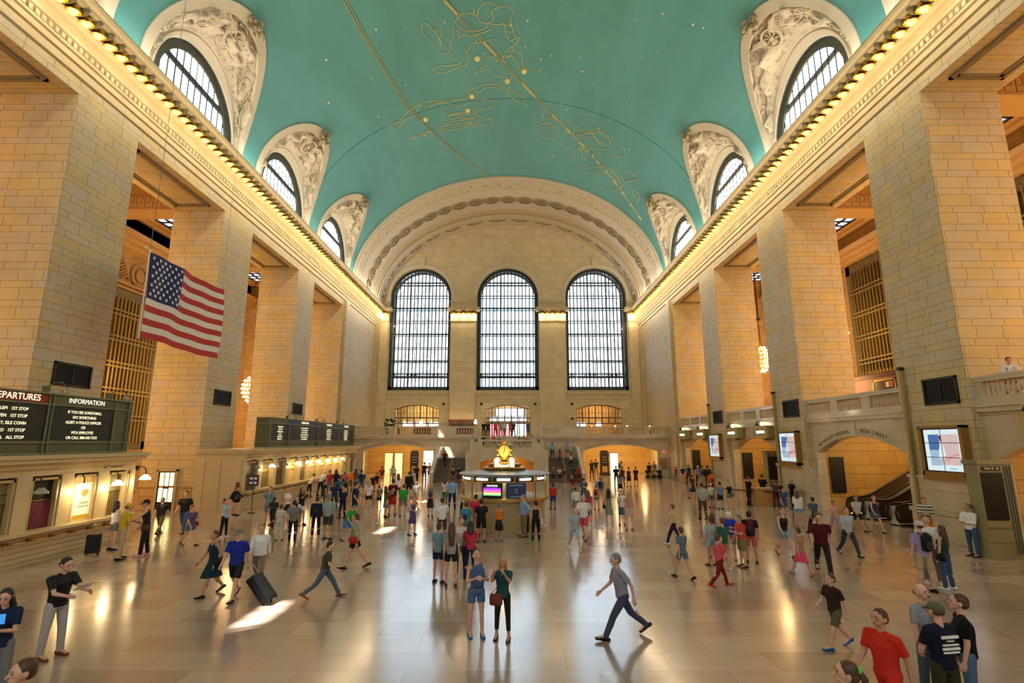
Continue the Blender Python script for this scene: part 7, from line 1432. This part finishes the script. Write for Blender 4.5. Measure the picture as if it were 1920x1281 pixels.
TAB = '''
-13.58|19.03|0.0|1.85|150|reach|f|cap:yellow|tee:yellow|trousers:beige|black|leaning at the near ticket counter|-
-15.07|20.64|0.0|1.77|160|stand|f|long:black|tank:white|shorts:grey|black|half hidden at the near ticket counter|-
-13.17|19.63|0.0|1.93|300|reach|f|cap:black|tank:black|trousers:black|pink|beside the near counter end|bag:brown
-15.5|23.94|0.0|1.61|185|walk|m|short:grey|tee:black|trousers:olive|black|walking away past the lit door|-
-8.76|10.77|0.0|1.78|75|read|m|short:black|tee:black|trousers:lightgrey|rust|reading a white sheet at lower left|sheet
-7.98|8.83|0.0|1.72|25|phone|f|long:black|tee:navy|trousers:grey|white|holding a blue phone at the left frame edge|phone
-5.17|6.04|0.0|1.72|330|stand|m|short:brown|tee:darkgrey|shorts:grey|black|only the head showing at the lower left corner|-
-14.79|24.48|0.0|1.84|10|walk|m|short:brown|tee:black|trousers:jeans|brown|walking before the lit door|-
-12.72|21.57|0.0|1.54|60|walk|f|short:brown|tee:purple|shorts:denim|black|carrying a red bag near the lit door|bag:red
-12.33|23.3|0.0|1.55|80|photo|f|bun:black|tee:paleblue|trousers:black|white|aiming a camera left of the crowd|-
-16.42|31.5|0.0|1.7|100|lean|m|short:maroon|long:navy|shorts:pink|white|leaning on the far counter's near end|-
-18.1|35.44|0.0|1.76|170|stand|f|long:brown|tee:yellow|shorts:black|black|at the first far ticket window|-
-8.05|14.85|0.0|1.67|330|walk|f|short:brown|dress:navyteal|skirt:navyteal|black|striding at centre left|bag:black
-7.23|14.47|0.0|1.78|0|walk|m|cap:grey|tee:royal|shorts:black|black|walking toward the viewpoint at centre left|-
-7.31|15.91|0.0|1.67|15|walk|m|short:lightbrown|jacket:white|trousers:taupe|black|right of the man in blue|-
-12.06|26.78|0.0|1.79|0|stand|m|short:brown|tee:greyblue|shorts:grey|brown|behind the two walkers, centre left|backpack:black
-11.67|28.0|0.0|1.61|70|fold|f|short:blond|tee:white|skirt:black|white|left of the woman taking a photo|-
-11.39|25.81|0.0|1.42|190|walk|m|short:black|tee:charcoal|trousers:charcoal|black|walking off in the left crowd|backpack:black
-9.64|22.58|0.0|1.42|200|stand|f|short:brown|tee:offwhite|trousers:offwhite|black|small, in pale clothes|-
-9.01|22.35|0.0|1.67|200|walk|m|short:black|tee:grey|trousers:black|black|in the left crowd, seen from behind|-
-10.38|26.62|0.0|1.75|60|photo|f|long:black|tee:black|shorts:white|brown|raising a phone left of centre|-
-8.47|23.44|0.0|1.64|190|stand|m|short:black|jacket:navy|trousers:black|pink|stooping in the left crowd|backpack:navy
-7.75|22.83|0.0|1.81|170|stand|m|short:grey|tee:greymint|shorts:darkgrey|brown|beside the dark backpack|-
-9.11|28.96|0.0|1.59|230|stand|m|bald:grey|tee:navy|trousers:navy|black|with bald head, left centre|-
-8.31|28.38|0.0|1.88|90|phone|m|short:black|tee:navy|shorts:navy|black|looking at a phone, left centre|-
-6.86|22.59|0.0|1.49|60|bend|m|short:grey|tee:green|shorts:sky|black|bending in lime green and blue|bag:pink
-5.12|17.82|0.0|1.74|270|walk|f|short:brown|tee:sage|shorts:black|black|walking left before the sunlit patch|bag:red
-8.36|31.29|0.0|1.81|185|stand|f|long:blond|tee:white|shorts:black|white|fair haired, seen from behind|-
-7.99|32.24|0.0|1.42|170|stand|f|short:brown|tee:grey|shorts:darkgreen|white|small girl right of the fair haired woman|-
-6.89|29.36|0.0|1.61|130|photo|f|long:brown|tee:olive|skirt:grey|black|taking a photo behind the girl|-
-6.73|30.19|0.0|1.93|200|stand|f|short:darkbrown|tee:maroon|skirt:red|brown|with red skirt in the left middle crowd|bag:maroon
-6.05|29.77|0.0|1.66|200|stand|m|short:brown|tee:green|shorts:grey|black|boy in bright green|-
-7.57|39.08|0.0|1.83|185|stand|m|short:black|long:black|shorts:black|black|with back turned, left of the stair|-
-7.86|36.7|0.0|1.82|210|stand|f|long:brown|tee:white|trousers:jeans|pink|in jeans behind the green boy|-
-6.39|35.78|0.0|1.42|180|walk|m|short:grey|tee:palegrey|shorts:beige|brown|near the white floor streak|bag:black
-4.45|23.97|0.0|1.61|40|read|f|short:grey|dress:purple|skirt:purple|black|standing alone left of centre|tote:white
-4.48|29.37|0.0|1.8|185|walk|f|short:blond|tank:pink|skirt:black|black|walking away left of the booth|backpack:grey
-2.96|22.6|0.0|1.75|190|walk|m|short:brown|tee:white|trousers:brown|white|passing left of the booth|-
-3.69|32.5|0.0|1.85|185|hips|m|short:brown|tee:skyblue|trousers:navy|black|officer in sky blue shirt|-
-4.31|34.06|0.0|1.75|160|stand|f|long:brown|tee:white|trousers:teal|black|next to the sky blue officer|-
-11.24|39.8|0.0|1.93|190|stand|m|short:black|tee:blue|shorts:grey|grey|by the far ticket windows|backpack:black
-12.32|50.28|0.0|1.69|180|stand|m|short:brown|tee:maroon|shorts:orange|brown|under the left arch|backpack:red
-12.61|55.64|0.0|1.5|190|stand|m|short:grey|tee:cream|trousers:beige|brown|left one of the pale pair under the left arch|-
-12.17|54.91|0.0|1.48|170|stand|f|short:blond|tee:offwhite|trousers:jeans|white|right one of the pale pair|-
-8.92|49.11|0.0|1.93|180|stand|m|short:black|tee:black|trousers:black|black|dark figure before the left arch kiosk|-
-16.52|75.97|0.0|1.84|180|armsup|m|short:brown|tee:teal|trousers:black|black|with arms raised under the left arch|-
-14.62|80.4|0.0|1.93|180|stand|f|short:purple|tee:lilac|trousers:grey|grey|deep under the left arch|-
-9.01|48.54|0.0|1.42|190|stand|f|short:grey|tee:silver|skirt:silver|grey|in silver grey left of the stair|-
-9.0|54.21|0.0|1.93|175|stand|f|short:brown|tee:black|trousers:black|brown|carrying an orange bag by the stair foot|bag:orange
-8.94|57.18|0.0|1.76|185|stand|m|short:blond|tee:mustard|shorts:black|black|at the stair foot|-
-11.26|44.43|0.0|1.45|185|stand|f|short:brown|tee:black|shorts:red|brown|near the far office end|-
-11.01|42.2|0.0|1.45|185|stand|m|cap:white|tee:black|trousers:black|black|by the far office end|-
-15.04|39.79|0.0|1.71|140|lean|f|short:black|tee:cream|trousers:black|black|at the third far ticket window|-
-14.5|40.56|0.0|1.9|150|lean|m|cap:white|tee:white|trousers:black|black|at the fourth far ticket window|-
-13.59|39.8|0.0|1.93|170|stand|f|short:red|tee:red|trousers:grey|black|at the fifth far ticket window|-
-13.38|40.56|0.0|1.9|170|stand|f|long:black|tee:black|trousers:black|black|at the sixth far ticket window|-
-12.7|40.57|0.0|1.71|170|stand|m|short:brown|tee:grey|shorts:black|white|at the seventh far ticket window|backpack:coral
-11.79|36.69|0.0|1.64|150|stand|m|short:black|tee:teal|trousers:navy|black|queueing at the far windows|backpack:blue
-13.35|43.95|0.0|1.69|180|stand|m|short:grey|tee:orange|trousers:olive|black|at the eighth far ticket window|-
-13.19|44.89|0.0|1.72|170|stand|f|long:black|tee:rust|trousers:grey|black|at the ninth far ticket window|-
-11.89|34.04|0.0|1.62|120|stand|m|short:black|tee:charcoal|trousers:olive|black|queueing with a maroon suitcase|-
-10.84|32.73|0.0|1.55|200|stand|m|short:brown|tee:darkblue|trousers:navy|blue|in dark blue in the ticket queue|backpack:darkblue
-0.79|11.87|0.0|1.7|15|clasp|f|pony:black|tank:grey|shorts:denim|blue|holding a blue backpack on her front, centre|frontpack:denimblue
-0.23|11.69|0.0|1.6|350|photo|f|long:blond|tee:darkteal|capri:black|black|looking up beside the brown satchel, centre|satchel:sienna
-2.18|16.09|0.0|1.64|165|stand|f|bun:brown|tee:greyteal|shorts:navy|black|left of the long haired girl|-
-1.77|15.7|0.0|1.7|185|stand|f|longer:brown|tee:warmgrey|shorts:black|brown|with waist length brown hair|-
-1.61|16.82|0.0|1.69|10|fold|f|short:auburn|tee:offwhite|trousers:black|white|facing us with a black strap|bag:black
-1.3|16.51|0.0|1.63|190|fold|f|long:black|tee:crimson|trousers:navy|black|black hair, crimson top, seen from behind|bag:black
-1.89|21.92|0.0|1.59|170|stand|m|short:brown|tee:seagreen|shorts:grey|black|with a bright blue drawstring pack|backpack:azure
-1.79|25.84|0.0|1.7|170|stand|m|short:black|tee:crimson|trousers:grey|black|large, at the booth counter left|-
-1.32|22.26|0.0|1.68|185|stand|m|short:black|tee:black|shorts:black|black|boy in all black before the booth|-
-0.59|22.38|0.0|1.5|180|photo|f|short:grey|tank:orange|skirt:black|olive|photographing the booth|-
0.46|24.81|0.0|1.72|290|hips|m|short:grey|long:skyblue|trousers:khaki|brown|stout, hand on hip, right of the booth|-
0.9|22.27|0.0|1.6|190|stand|f|bun:black|tank:black|trousers:black|green|in a black jumpsuit right of the booth|tote:white
2.37|32.77|0.0|1.49|200|stand|m|short:black|tee:red|shorts:royal|navy|boy at the right side of the booth|-
-2.69|28.98|0.0|1.47|200|stand|f|long:black|tank:paleblush|trousers:black|black|at the left rim of the booth|bag:white
4.11|38.4|0.0|1.65|60|phone|m|short:grey|tee:maroon|trousers:greygreen|grey|behind the white shirted men|-
4.52|34.93|0.0|1.66|350|phone|m|cap:navy|tee:slate|trousers:slate|grey|in slate grey right of the booth|-
3.48|30.44|0.0|1.44|180|stand|m|short:black|long:white|trousers:grey|black|in white beside the crimson woman|-
2.96|22.98|0.0|1.82|340|walk|m|bald:grey|tee:white|shorts:coral|brown|in coral shorts, right of centre|-
3.63|26.49|0.0|1.64|185|stand|f|long:auburn|tee:rose|skirt:charcoal|white|behind the coral shorts man|bag:black
2.29|20.69|0.0|1.57|10|walk|m|short:grey|tee:paleslate|shorts:paleblue|white|pale walker right of the booth|-
4.96|32.53|0.0|1.42|160|stand|f|short:brown|tee:beige|shorts:grey|brown|wearing a bright red pack|backpack:red
5.66|35.22|0.0|1.71|170|stand|m|short:grey|tee:steel|shorts:beige|brown|wearing a dark pack|backpack:navy
4.64|26.5|0.0|1.72|160|photo|f|longer:black|dress:sagegreen|skirt:sagegreen|white|taking a photo to the right|bag:black
5.32|26.83|0.0|1.61|10|stand|f|short:blond|tee:white|skirt:denim|brown|in a denim skirt|backpack:black
5.35|25.26|0.0|1.73|190|stand|f|long:blond|tank:rosepink|shorts:palepink|tan|girl in pale pink romper|-
6.42|52.88|0.0|1.68|180|stand|f|short:red|tee:red|trousers:maroon|black|in red at the right stair foot|-
7.15|55.7|0.0|1.61|185|stand|m|short:black|tee:black|trousers:beige|black|at the right stair foot|backpack:black
5.85|52.88|0.0|1.58|175|stand|m|short:black|tee:darkgreen|trousers:black|black|in dark green at the right stair foot|-
8.8|60.55|0.0|1.93|180|stand|f|short:red|tee:forest|trousers:black|black|under the right arch left side|-
9.71|63.31|0.0|1.93|180|armsout|m|short:black|tee:darkolive|trousers:grey|grey|silhouetted under the right arch|-
9.7|50.96|0.0|1.71|180|stand|m|short:black|tee:darknavy|trousers:black|black|first of four before the right arch|-
10.18|50.35|0.0|1.64|185|stand|f|short:grey|tee:maroon|trousers:jeans|black|second of four before the right arch|-
10.39|48.6|0.0|1.73|180|stand|f|short:black|dress:indigo|skirt:indigo|black|third of four before the right arch|-
11.15|49.17|0.0|1.7|170|stand|f|short:brown|tee:black|skirt:darkred|black|fourth of four before the right arch|-
8.18|41.43|0.0|1.58|200|stand|f|long:brown|tee:lilacgrey|skirt:charcoal|brown|in lilac grey before the right arch|-
16.79|83.74|0.0|1.93|100|walk|m|short:brown|tee:cream|trousers:brown|black|hurrying under the right arch|backpack:olive
16.22|64.31|0.0|1.68|180|stand|m|short:black|tee:black|trousers:black|black|leftmost by the right corner wall|-
15.87|60.57|0.0|1.75|185|stand|m|short:grey|tee:dustypink|trousers:lightgrey|grey|in dusty pink by the right corner|-
16.47|60.57|0.0|1.63|180|stand|m|short:black|tee:lightblue|trousers:navy|black|in light blue by the bronze hatch|-
18.54|61.47|0.0|1.42|190|stand|f|short:brown|tee:brick|trousers:jeans|brown|in brick red by the farthest right arch|-
16.6|52.91|0.0|1.63|170|stand|f|short:grey|tee:black|skirt:pink|black|with pink legs by the farthest right arch|bag:white
17.63|54.29|0.0|1.78|190|stand|m|short:brown|tee:bluegrey|trousers:black|black|in blue grey by the farthest right arch|backpack:navy
18.59|54.29|0.0|1.83|180|stand|m|cap:white|tee:periwinkle|trousers:black|black|white capped before the farthest right arch|-
17.58|50.37|0.0|1.89|180|stand|m|short:black|tee:grey|trousers:lightgrey|black|with grey pack at the farthest right pier|backpack:grey
19.06|52.92|0.0|1.93|170|stand|m|short:black|long:black|trousers:black|black|in black at the farthest right pier|-
14.71|40.26|0.0|1.81|185|stand|m|short:black|tee:coralorange|shorts:maroon|black|in orange behind the white cap|backpack:orange
12.82|38.78|0.0|1.7|200|walk|f|short:brown|tee:plum|skirt:black|black|striding in a dark skirt|-
9.93|28.63|0.0|1.84|185|stand|m|short:black|tee:checkteal|trousers:brownolive|black|in a teal checked shirt|-
12.22|33.57|0.0|1.43|185|stand|m|cap:white|tee:palesage|shorts:bluegrey|black|in a broad white hat|-
12.47|32.8|0.0|1.58|200|stand|m|short:black|tee:cornflower|shorts:black|blue|boy in cornflower blue|-
13.15|33.05|0.0|1.63|340|armsout|f|short:brown|tank:black|shorts:khaki|tan|with both arms held out|bag:grey
15.03|34.67|0.0|1.78|100|fold|m|short:brown|tee:blackuniform|trousers:blackuniform|black|officer in black, leftmost of three|-
16.22|35.25|0.0|1.88|120|fold|m|short:brown|tee:blackuniform|trousers:blackuniform|black|officer in black beside the podium, middle|-
17.82|34.68|0.0|1.74|280|stand|m|short:blond|tee:blackuniform|trousers:blackuniform|black|officer in black, rightmost, right of the podium|-
18.55|37.76|0.0|1.47|0|fold|m|short:brown|tee:blackuniform|trousers:blackuniform|black|officer behind the podium|-
16.49|34.12|0.0|1.58|185|stand|m|short:brown|tee:plumgrey|trousers:maroon|black|with back turned before the podium|-
14.13|28.45|0.0|1.63|0|phone|f|short:brown|tee:slateblue|shorts:denim|white|in denim overalls by the podium|-
13.58|26.05|0.0|1.66|150|phone|f|long:brown|jacket:white|shorts:denimpale|tan|in a white jacket by the podium|-
9.63|19.61|0.0|1.72|0|walk|f|short:brown|tank:black|shorts:lightdenim|black|in an open pale blue coat, right middle|-
9.53|17.11|0.0|1.93|335|stride|m|short:brown|tee:redblack|trousers:black|black|taking a long stride, right middle|-
13.27|24.16|0.0|1.62|190|walk|m|short:black|tee:slategrey|trousers:black|black|behind the long striding man|-
12.01|19.79|0.0|1.7|5|walk|m|short:lightbrown|tee:icegrey|trousers:darkslate|black|in ice grey tee, right middle|-
15.8|25.15|0.0|1.57|0|walk|m|short:lightbrown|tee:offwhite|shorts:black|brown|in white before the escalators|-
16.34|24.72|0.0|1.64|0|walk|f|short:auburn|tank:navygrey|shorts:denim|black|in navy top before the escalators|-
8.0|18.61|0.0|1.66|160|stand|m|short:black|tee:black|shorts:salmon|black|in salmon shorts with a maroon pack|backpack:maroon
8.79|16.98|0.0|1.42|200|walk|f|short:brown|tee:tan|skirt:hotpink|tan|in a hot pink skirt, right middle|-
14.08|24.03|0.0|1.48|10|walk|f|short:auburn|tee:blush|trousers:lilac|white|in blush pink near the escalators|-
7.44|18.01|0.0|1.62|280|phone|m|short:grey|tee:coralred|shorts:khaki|brown|older, in coral red polo|-
7.5|19.09|0.0|1.6|340|phone|m|cap:white|tee:royalblue|shorts:taupe|red|in royal blue with white cap|-
6.68|17.58|0.0|1.58|190|stand|f|short:auburn|tee:deepgreen|shorts:tan|white|in deep green in the right group|-
6.52|18.22|0.0|1.54|200|stand|f|bun:brown|tee:icebluegrey|shorts:palegreyblue|brown|in ice blue in the right group|-
7.01|19.34|0.0|1.51|170|stand|f|long:brown|tank:salmonpink|shorts:salmonpink|brown|in salmon pink in the right group|-
6.4|21.95|0.0|1.55|260|walk|m|short:auburn|tee:paleyellow|trousers:indigo|white|pale yellow walker, right of centre|-
5.05|16.59|0.0|1.5|200|walk|f|short:brown|tee:bluegrey|shorts:bluegrey|black|in blue grey walking right of centre|-
5.82|15.72|0.0|1.42|100|walk|m|short:brown|tee:coral|trousers:darkred|red|in dark red trousers near the right group|-
2.29|11.84|0.0|1.76|280|stride|m|short:grey|tee:lavendergrey|trousers:slateindigo|black|taking a long step at lower centre right|-
11.18|15.16|0.0|1.83|185|stand|m|cap:palegrey|tee:lavender|shorts:beige|black|in a lavender polo, lower right|backpack:black
12.03|16.02|0.0|1.85|330|stand|m|short:brown|tee:white|trousers:grey|white|in white polo behind the lavender man|-
11.97|15.42|0.0|1.68|210|stand|f|longer:brown|tank:pinegreen|trousers:jeans|white|long haired in green tank, lower right|bag:black
17.24|22.9|0.0|1.71|330|fold|m|short:brown|long:stripe|shorts:orange|black|in a striped jersey leaning at the pier|-
16.31|19.63|0.0|1.79|280|fold|m|short:grey|long:white|trousers:jeans|brown|in white shirt by the track gate|duffel:black
6.57|9.07|0.0|1.72|20|stand|m|bald:grey|tee:greypolo|trousers:slate|black|bald with a moustache, lower right corner|lanyard
6.06|8.1|0.0|1.72|190|fold|m|cap:camo|tee:inknavy|trousers:darkolive|black|capped, with white print on a navy back, lower right corner|print
6.71|8.5|0.0|1.72|240|stand|m|short:brown|tee:jet|trousers:bluejeans|black|in black tee at the lower right corner|-
3.48|6.03|0.0|1.72|250|stand|f|pony:brown|tee:white|shorts:grey|white|head with a green hair tie at the bottom edge|scrunchie
6.4|11.26|0.0|1.42|280|walk|m|short:brown|tee:darkbrown|shorts:olive|blue|brown clad walker in blue shoes, lower right|-
5.19|8.0|0.0|1.72|290|walk|m|short:brown|tee:vermilion|trousers:vermilion|red|in bright red, lower right|-
-4.95|14.57|0.0|1.5|100|stride|m|short:black|tee:darkolivegreen|trousers:slate|rust|pulling a dark suitcase, lower left of centre|-
17.97|19.02|5.36|1.72|330|phone|m|short:black|tee:white|trousers:grey|black|on the balcony at the right frame edge|backpack:black
-3.57|63.2|4.6|1.7|0|stand|m|short:black|tee:darknavy|trousers:black|black|leftmost of the crowd at the top of the stair|-
-3.06|63.2|4.6|1.7|180|stand|m|short:brown|tee:charcoal|trousers:navy|black|second from the left above the stair|-
-2.17|63.2|4.6|1.7|10|stand|f|long:brown|tee:hotrose|trousers:black|black|in hot rose above the stair|-
-1.53|63.2|4.6|1.7|350|stand|m|short:grey|tee:paleolive|trousers:rust|black|in pale olive above the stair|-
-1.08|63.2|4.6|1.75|0|stand|m|short:brown|tee:mint|shorts:taupe|black|in mint above the stair|-
-0.38|63.2|4.6|1.7|180|stand|f|short:brown|tee:rosegrey|trousers:black|black|in rose grey above the stair|-
0.0|63.2|4.6|1.7|20|stand|m|short:black|tee:graphite|trousers:charcoal|black|in graphite above the stair|-
1.72|63.2|4.6|1.7|200|stand|m|short:black|tee:steelblue|trousers:navy|black|rightmost above the stair|-
-13.66|63.2|4.6|1.7|90|stand|f|short:black|tee:white|trousers:black|black|in white behind the left balcony balustrade|-
'''

for l in TAB.strip().splitlines():
    v = l.split('|'); x, y, z, h = map(float, v[:4])
    if z == 0 and y > 28 and y < 56 and x < -15.3: s = 15.3 / -x; x *= s; y *= s; h = max(h, 1.55)
    if z == 0 and x > 17.0 and y > 20: s = 16.9 / x; x *= s; y *= s
    if z == 0 and y > 59.7 and not (-16.8 < x < -9.3 or 8.1 < x < 16.0): s = 59.6 / y; x *= s; y *= s
    while z == 0 and math.hypot(x + .45, y - 26.1) < 2.5: x *= .99; y *= .99
    if 4 < z < 5 and y > 57: kk = 62.6 / y; x, y = x * kk, 62.6
    if z > 5: x, y = 18.5, 19.4
    person(x, y, z, h, float(v[4]), v[5], v[6], v[7], v[8], v[9], v[10], v[11], v[12])
# people sitting on the upper steps and standing or sitting on the side flights
SEATS = ((-3.33, 1, 'm', 'short:black', 'tee:darkteal', 'trousers:black', 'leftmost'), (-2.81, 0, 'f', 'long:brown', 'tee:greylilac', 'trousers:grey', 'second'), (-2.22, 1, 'f', 'short:brown', 'tee:coralrose', 'trousers:jeans', 'third'), (-1.58, 0, 'm', 'short:black', 'tee:darkblue', 'trousers:black', 'fourth'),
 (-1.11, 1, 'f', 'short:blond', 'tee:peach', 'trousers:beige', 'fifth'), (.18, 1, 'm', 'short:brown', 'tee:palecyan', 'trousers:jeans', 'sixth'), (.64, 0, 'f', 'long:brown', 'tee:denimblue', 'trousers:black', 'seventh'), (1.11, 1, 'm', 'short:black', 'tee:tanorange', 'trousers:black', 'eighth'), (1.58, 0, 'm', 'short:brown', 'tee:cobalt', 'trousers:grey', 'ninth'), (2.05, 1, 'f', 'long:black', 'tee:whitepink', 'trousers:maroon', 'rightmost'))
for x, up, sx, ha, to, bo, w_ in SEATS:
    i = 3 + up; person(x, 57.1 + (i + .55) * .33, 3.1 + (i + 1) * .15 - .83, 1.70, (up * 30 - 15), 'sit', sx, ha, to, bo, 'black', w_ + ' of the ten sitting on the upper steps')
for x, y, z, ps, fa, sx, ha, to, bo, lc in ((4.15, 57.4, 2.24, 'walk', 185, 'm', 'short:black', 'tee:skyblue', 'trousers:black', 'at the top of the right stair flight'), (4.85, 56.15, 1.60, 'walk', 180, 'f', 'long:brown', 'tee:rose', 'trousers:jeans', 'climbing the right stair flight'),
 (5.75, 57.3, 2.24, 'stand', 190, 'm', 'short:grey', 'tee:lilac', 'shorts:grey', 'near the top of the right stair flight'), (5.95, 55.6, 1.28, 'walk', 185, 'f', 'long:brown', 'tee:palepink', 'trousers:navy', 'on the right stair flight by its outer parapet'), (-7.2, 55.9, 1.44, 'walk', 175, 'm', 'short:grey', 'tee:maroon', 'trousers:black', 'on the left stair flight by its outer parapet')):
    person(x, y, z, 1.68, fa, ps, sx, ha, to, bo, 'black', lc)
for x, y, z, fa, sx, ha, to, bo, lc in ((4.0, 54.48, .64 - .83, 0, 'm', 'short:grey', 'tee:grey', 'trousers:charcoal', 'sitting low on the right flight, leftmost'), (4.62, 54.48, .64 - .83, 10, 'f', 'long:black', 'tee:offwhite', 'trousers:black', 'sitting low on the right flight, middle'), (5.15, 54.2, .48 - .83, -20, 'f', 'short:brown', 'tee:plum', 'shorts:black', 'sitting low on the right flight, rightmost'),
 (-6.1, 54.2, .48 - .83, 10, 'm', 'cap:white', 'tee:brown', 'trousers:grey', 'sitting low on the left flight, left one'), (-5.5, 54.48, .64 - .83, 0, 'm', 'short:black', 'tee:navy', 'trousers:navy', 'sitting low on the left flight, right one')):
    person(x, y, z, 1.68, fa, 'sit', sx, ha, to, bo, 'black', lc)
for x, sx, to, lc in ((14.9, 'm', 'tee:black', 'left one of three sitting on the floor, right corner'), (15.55, 'f', 'tee:tan', 'middle one of three sitting on the floor, right corner'), (16.15, 'm', 'tee:charcoal', 'right one of three sitting on the floor, right corner')):
    t = thing('floor_bag', 'low brown bag, seat of the ' + lc.replace('sitting on the floor, right corner', 'by the right corner wall'), 'bag', (x, 60.0, 0)); mb = MB(); mb.sph((0, .05, .17), (.3, .22, .17), 10, 7); mb.build('bag_body', cmat('brown'), t, smooth=True)
    person(x, 60.0, .34 - .83, 1.62, 0, 'sit', sx, 'short:brown', to, 'trousers:black', 'black', lc)
# suitcases
def suitcase(x, y, rz, col, lab, h=.62, tilt=0, hard=True):
    t = thing('suitcase', lab, 'suitcase', (x, y, 0), rz); t.rotation_euler.x = tilt; mb = MB()
    mb.box(-.21, .21, -.12, .12, .05, h); me = remesh(mb, .016, 'suitcase_shell', 4); me.materials.append(None); part('shell', me, cmat(col, .45), t)
    mb = MB(); [mb.sph((sx * .17, sy * .09, .03), .03, 8, 6) for sx in (-1, 1) for sy in (-1, 1)]; mb.build('wheel', BLACK, t); mb = MB(); mb.tube([(-.09, .1, h - .02), (-.09, .1, h + .32), (.09, .1, h + .32), (.09, .1, h - .02)], .011, 6); mb.build('handle', STEEL, t)
    mb = MB(); [mb.box(-.14 + i * .07, -.125 + i * .07, -.13, -.115, .1, h - .06) for i in range(5)]; mb.build('rib', mat('suitcase_rib', '#16161a', .5), t); return t
suitcase(.02, 24.55, .1, 'darkblue', 'dark blue suitcase before the booth, beside the orange topped person', .62)
suitcase(.48, 24.45, -.2, 'black', 'tall black suitcase before the booth, beside the stout man', .74)
suitcase(-15.2, 19.9, .4, 'black', 'black suitcase standing against the near ticket counter', .7)
suitcase(-12.05, 30.4, .2, 'maroon', 'maroon suitcase in front of the far ticket windows', .6)
sc = suitcase(-6.1, 14.1, -PI / 2 - .1, 'black', 'dark suitcase tilted back, pulled at the lower left', .78, .72)
sc.location.z = .05
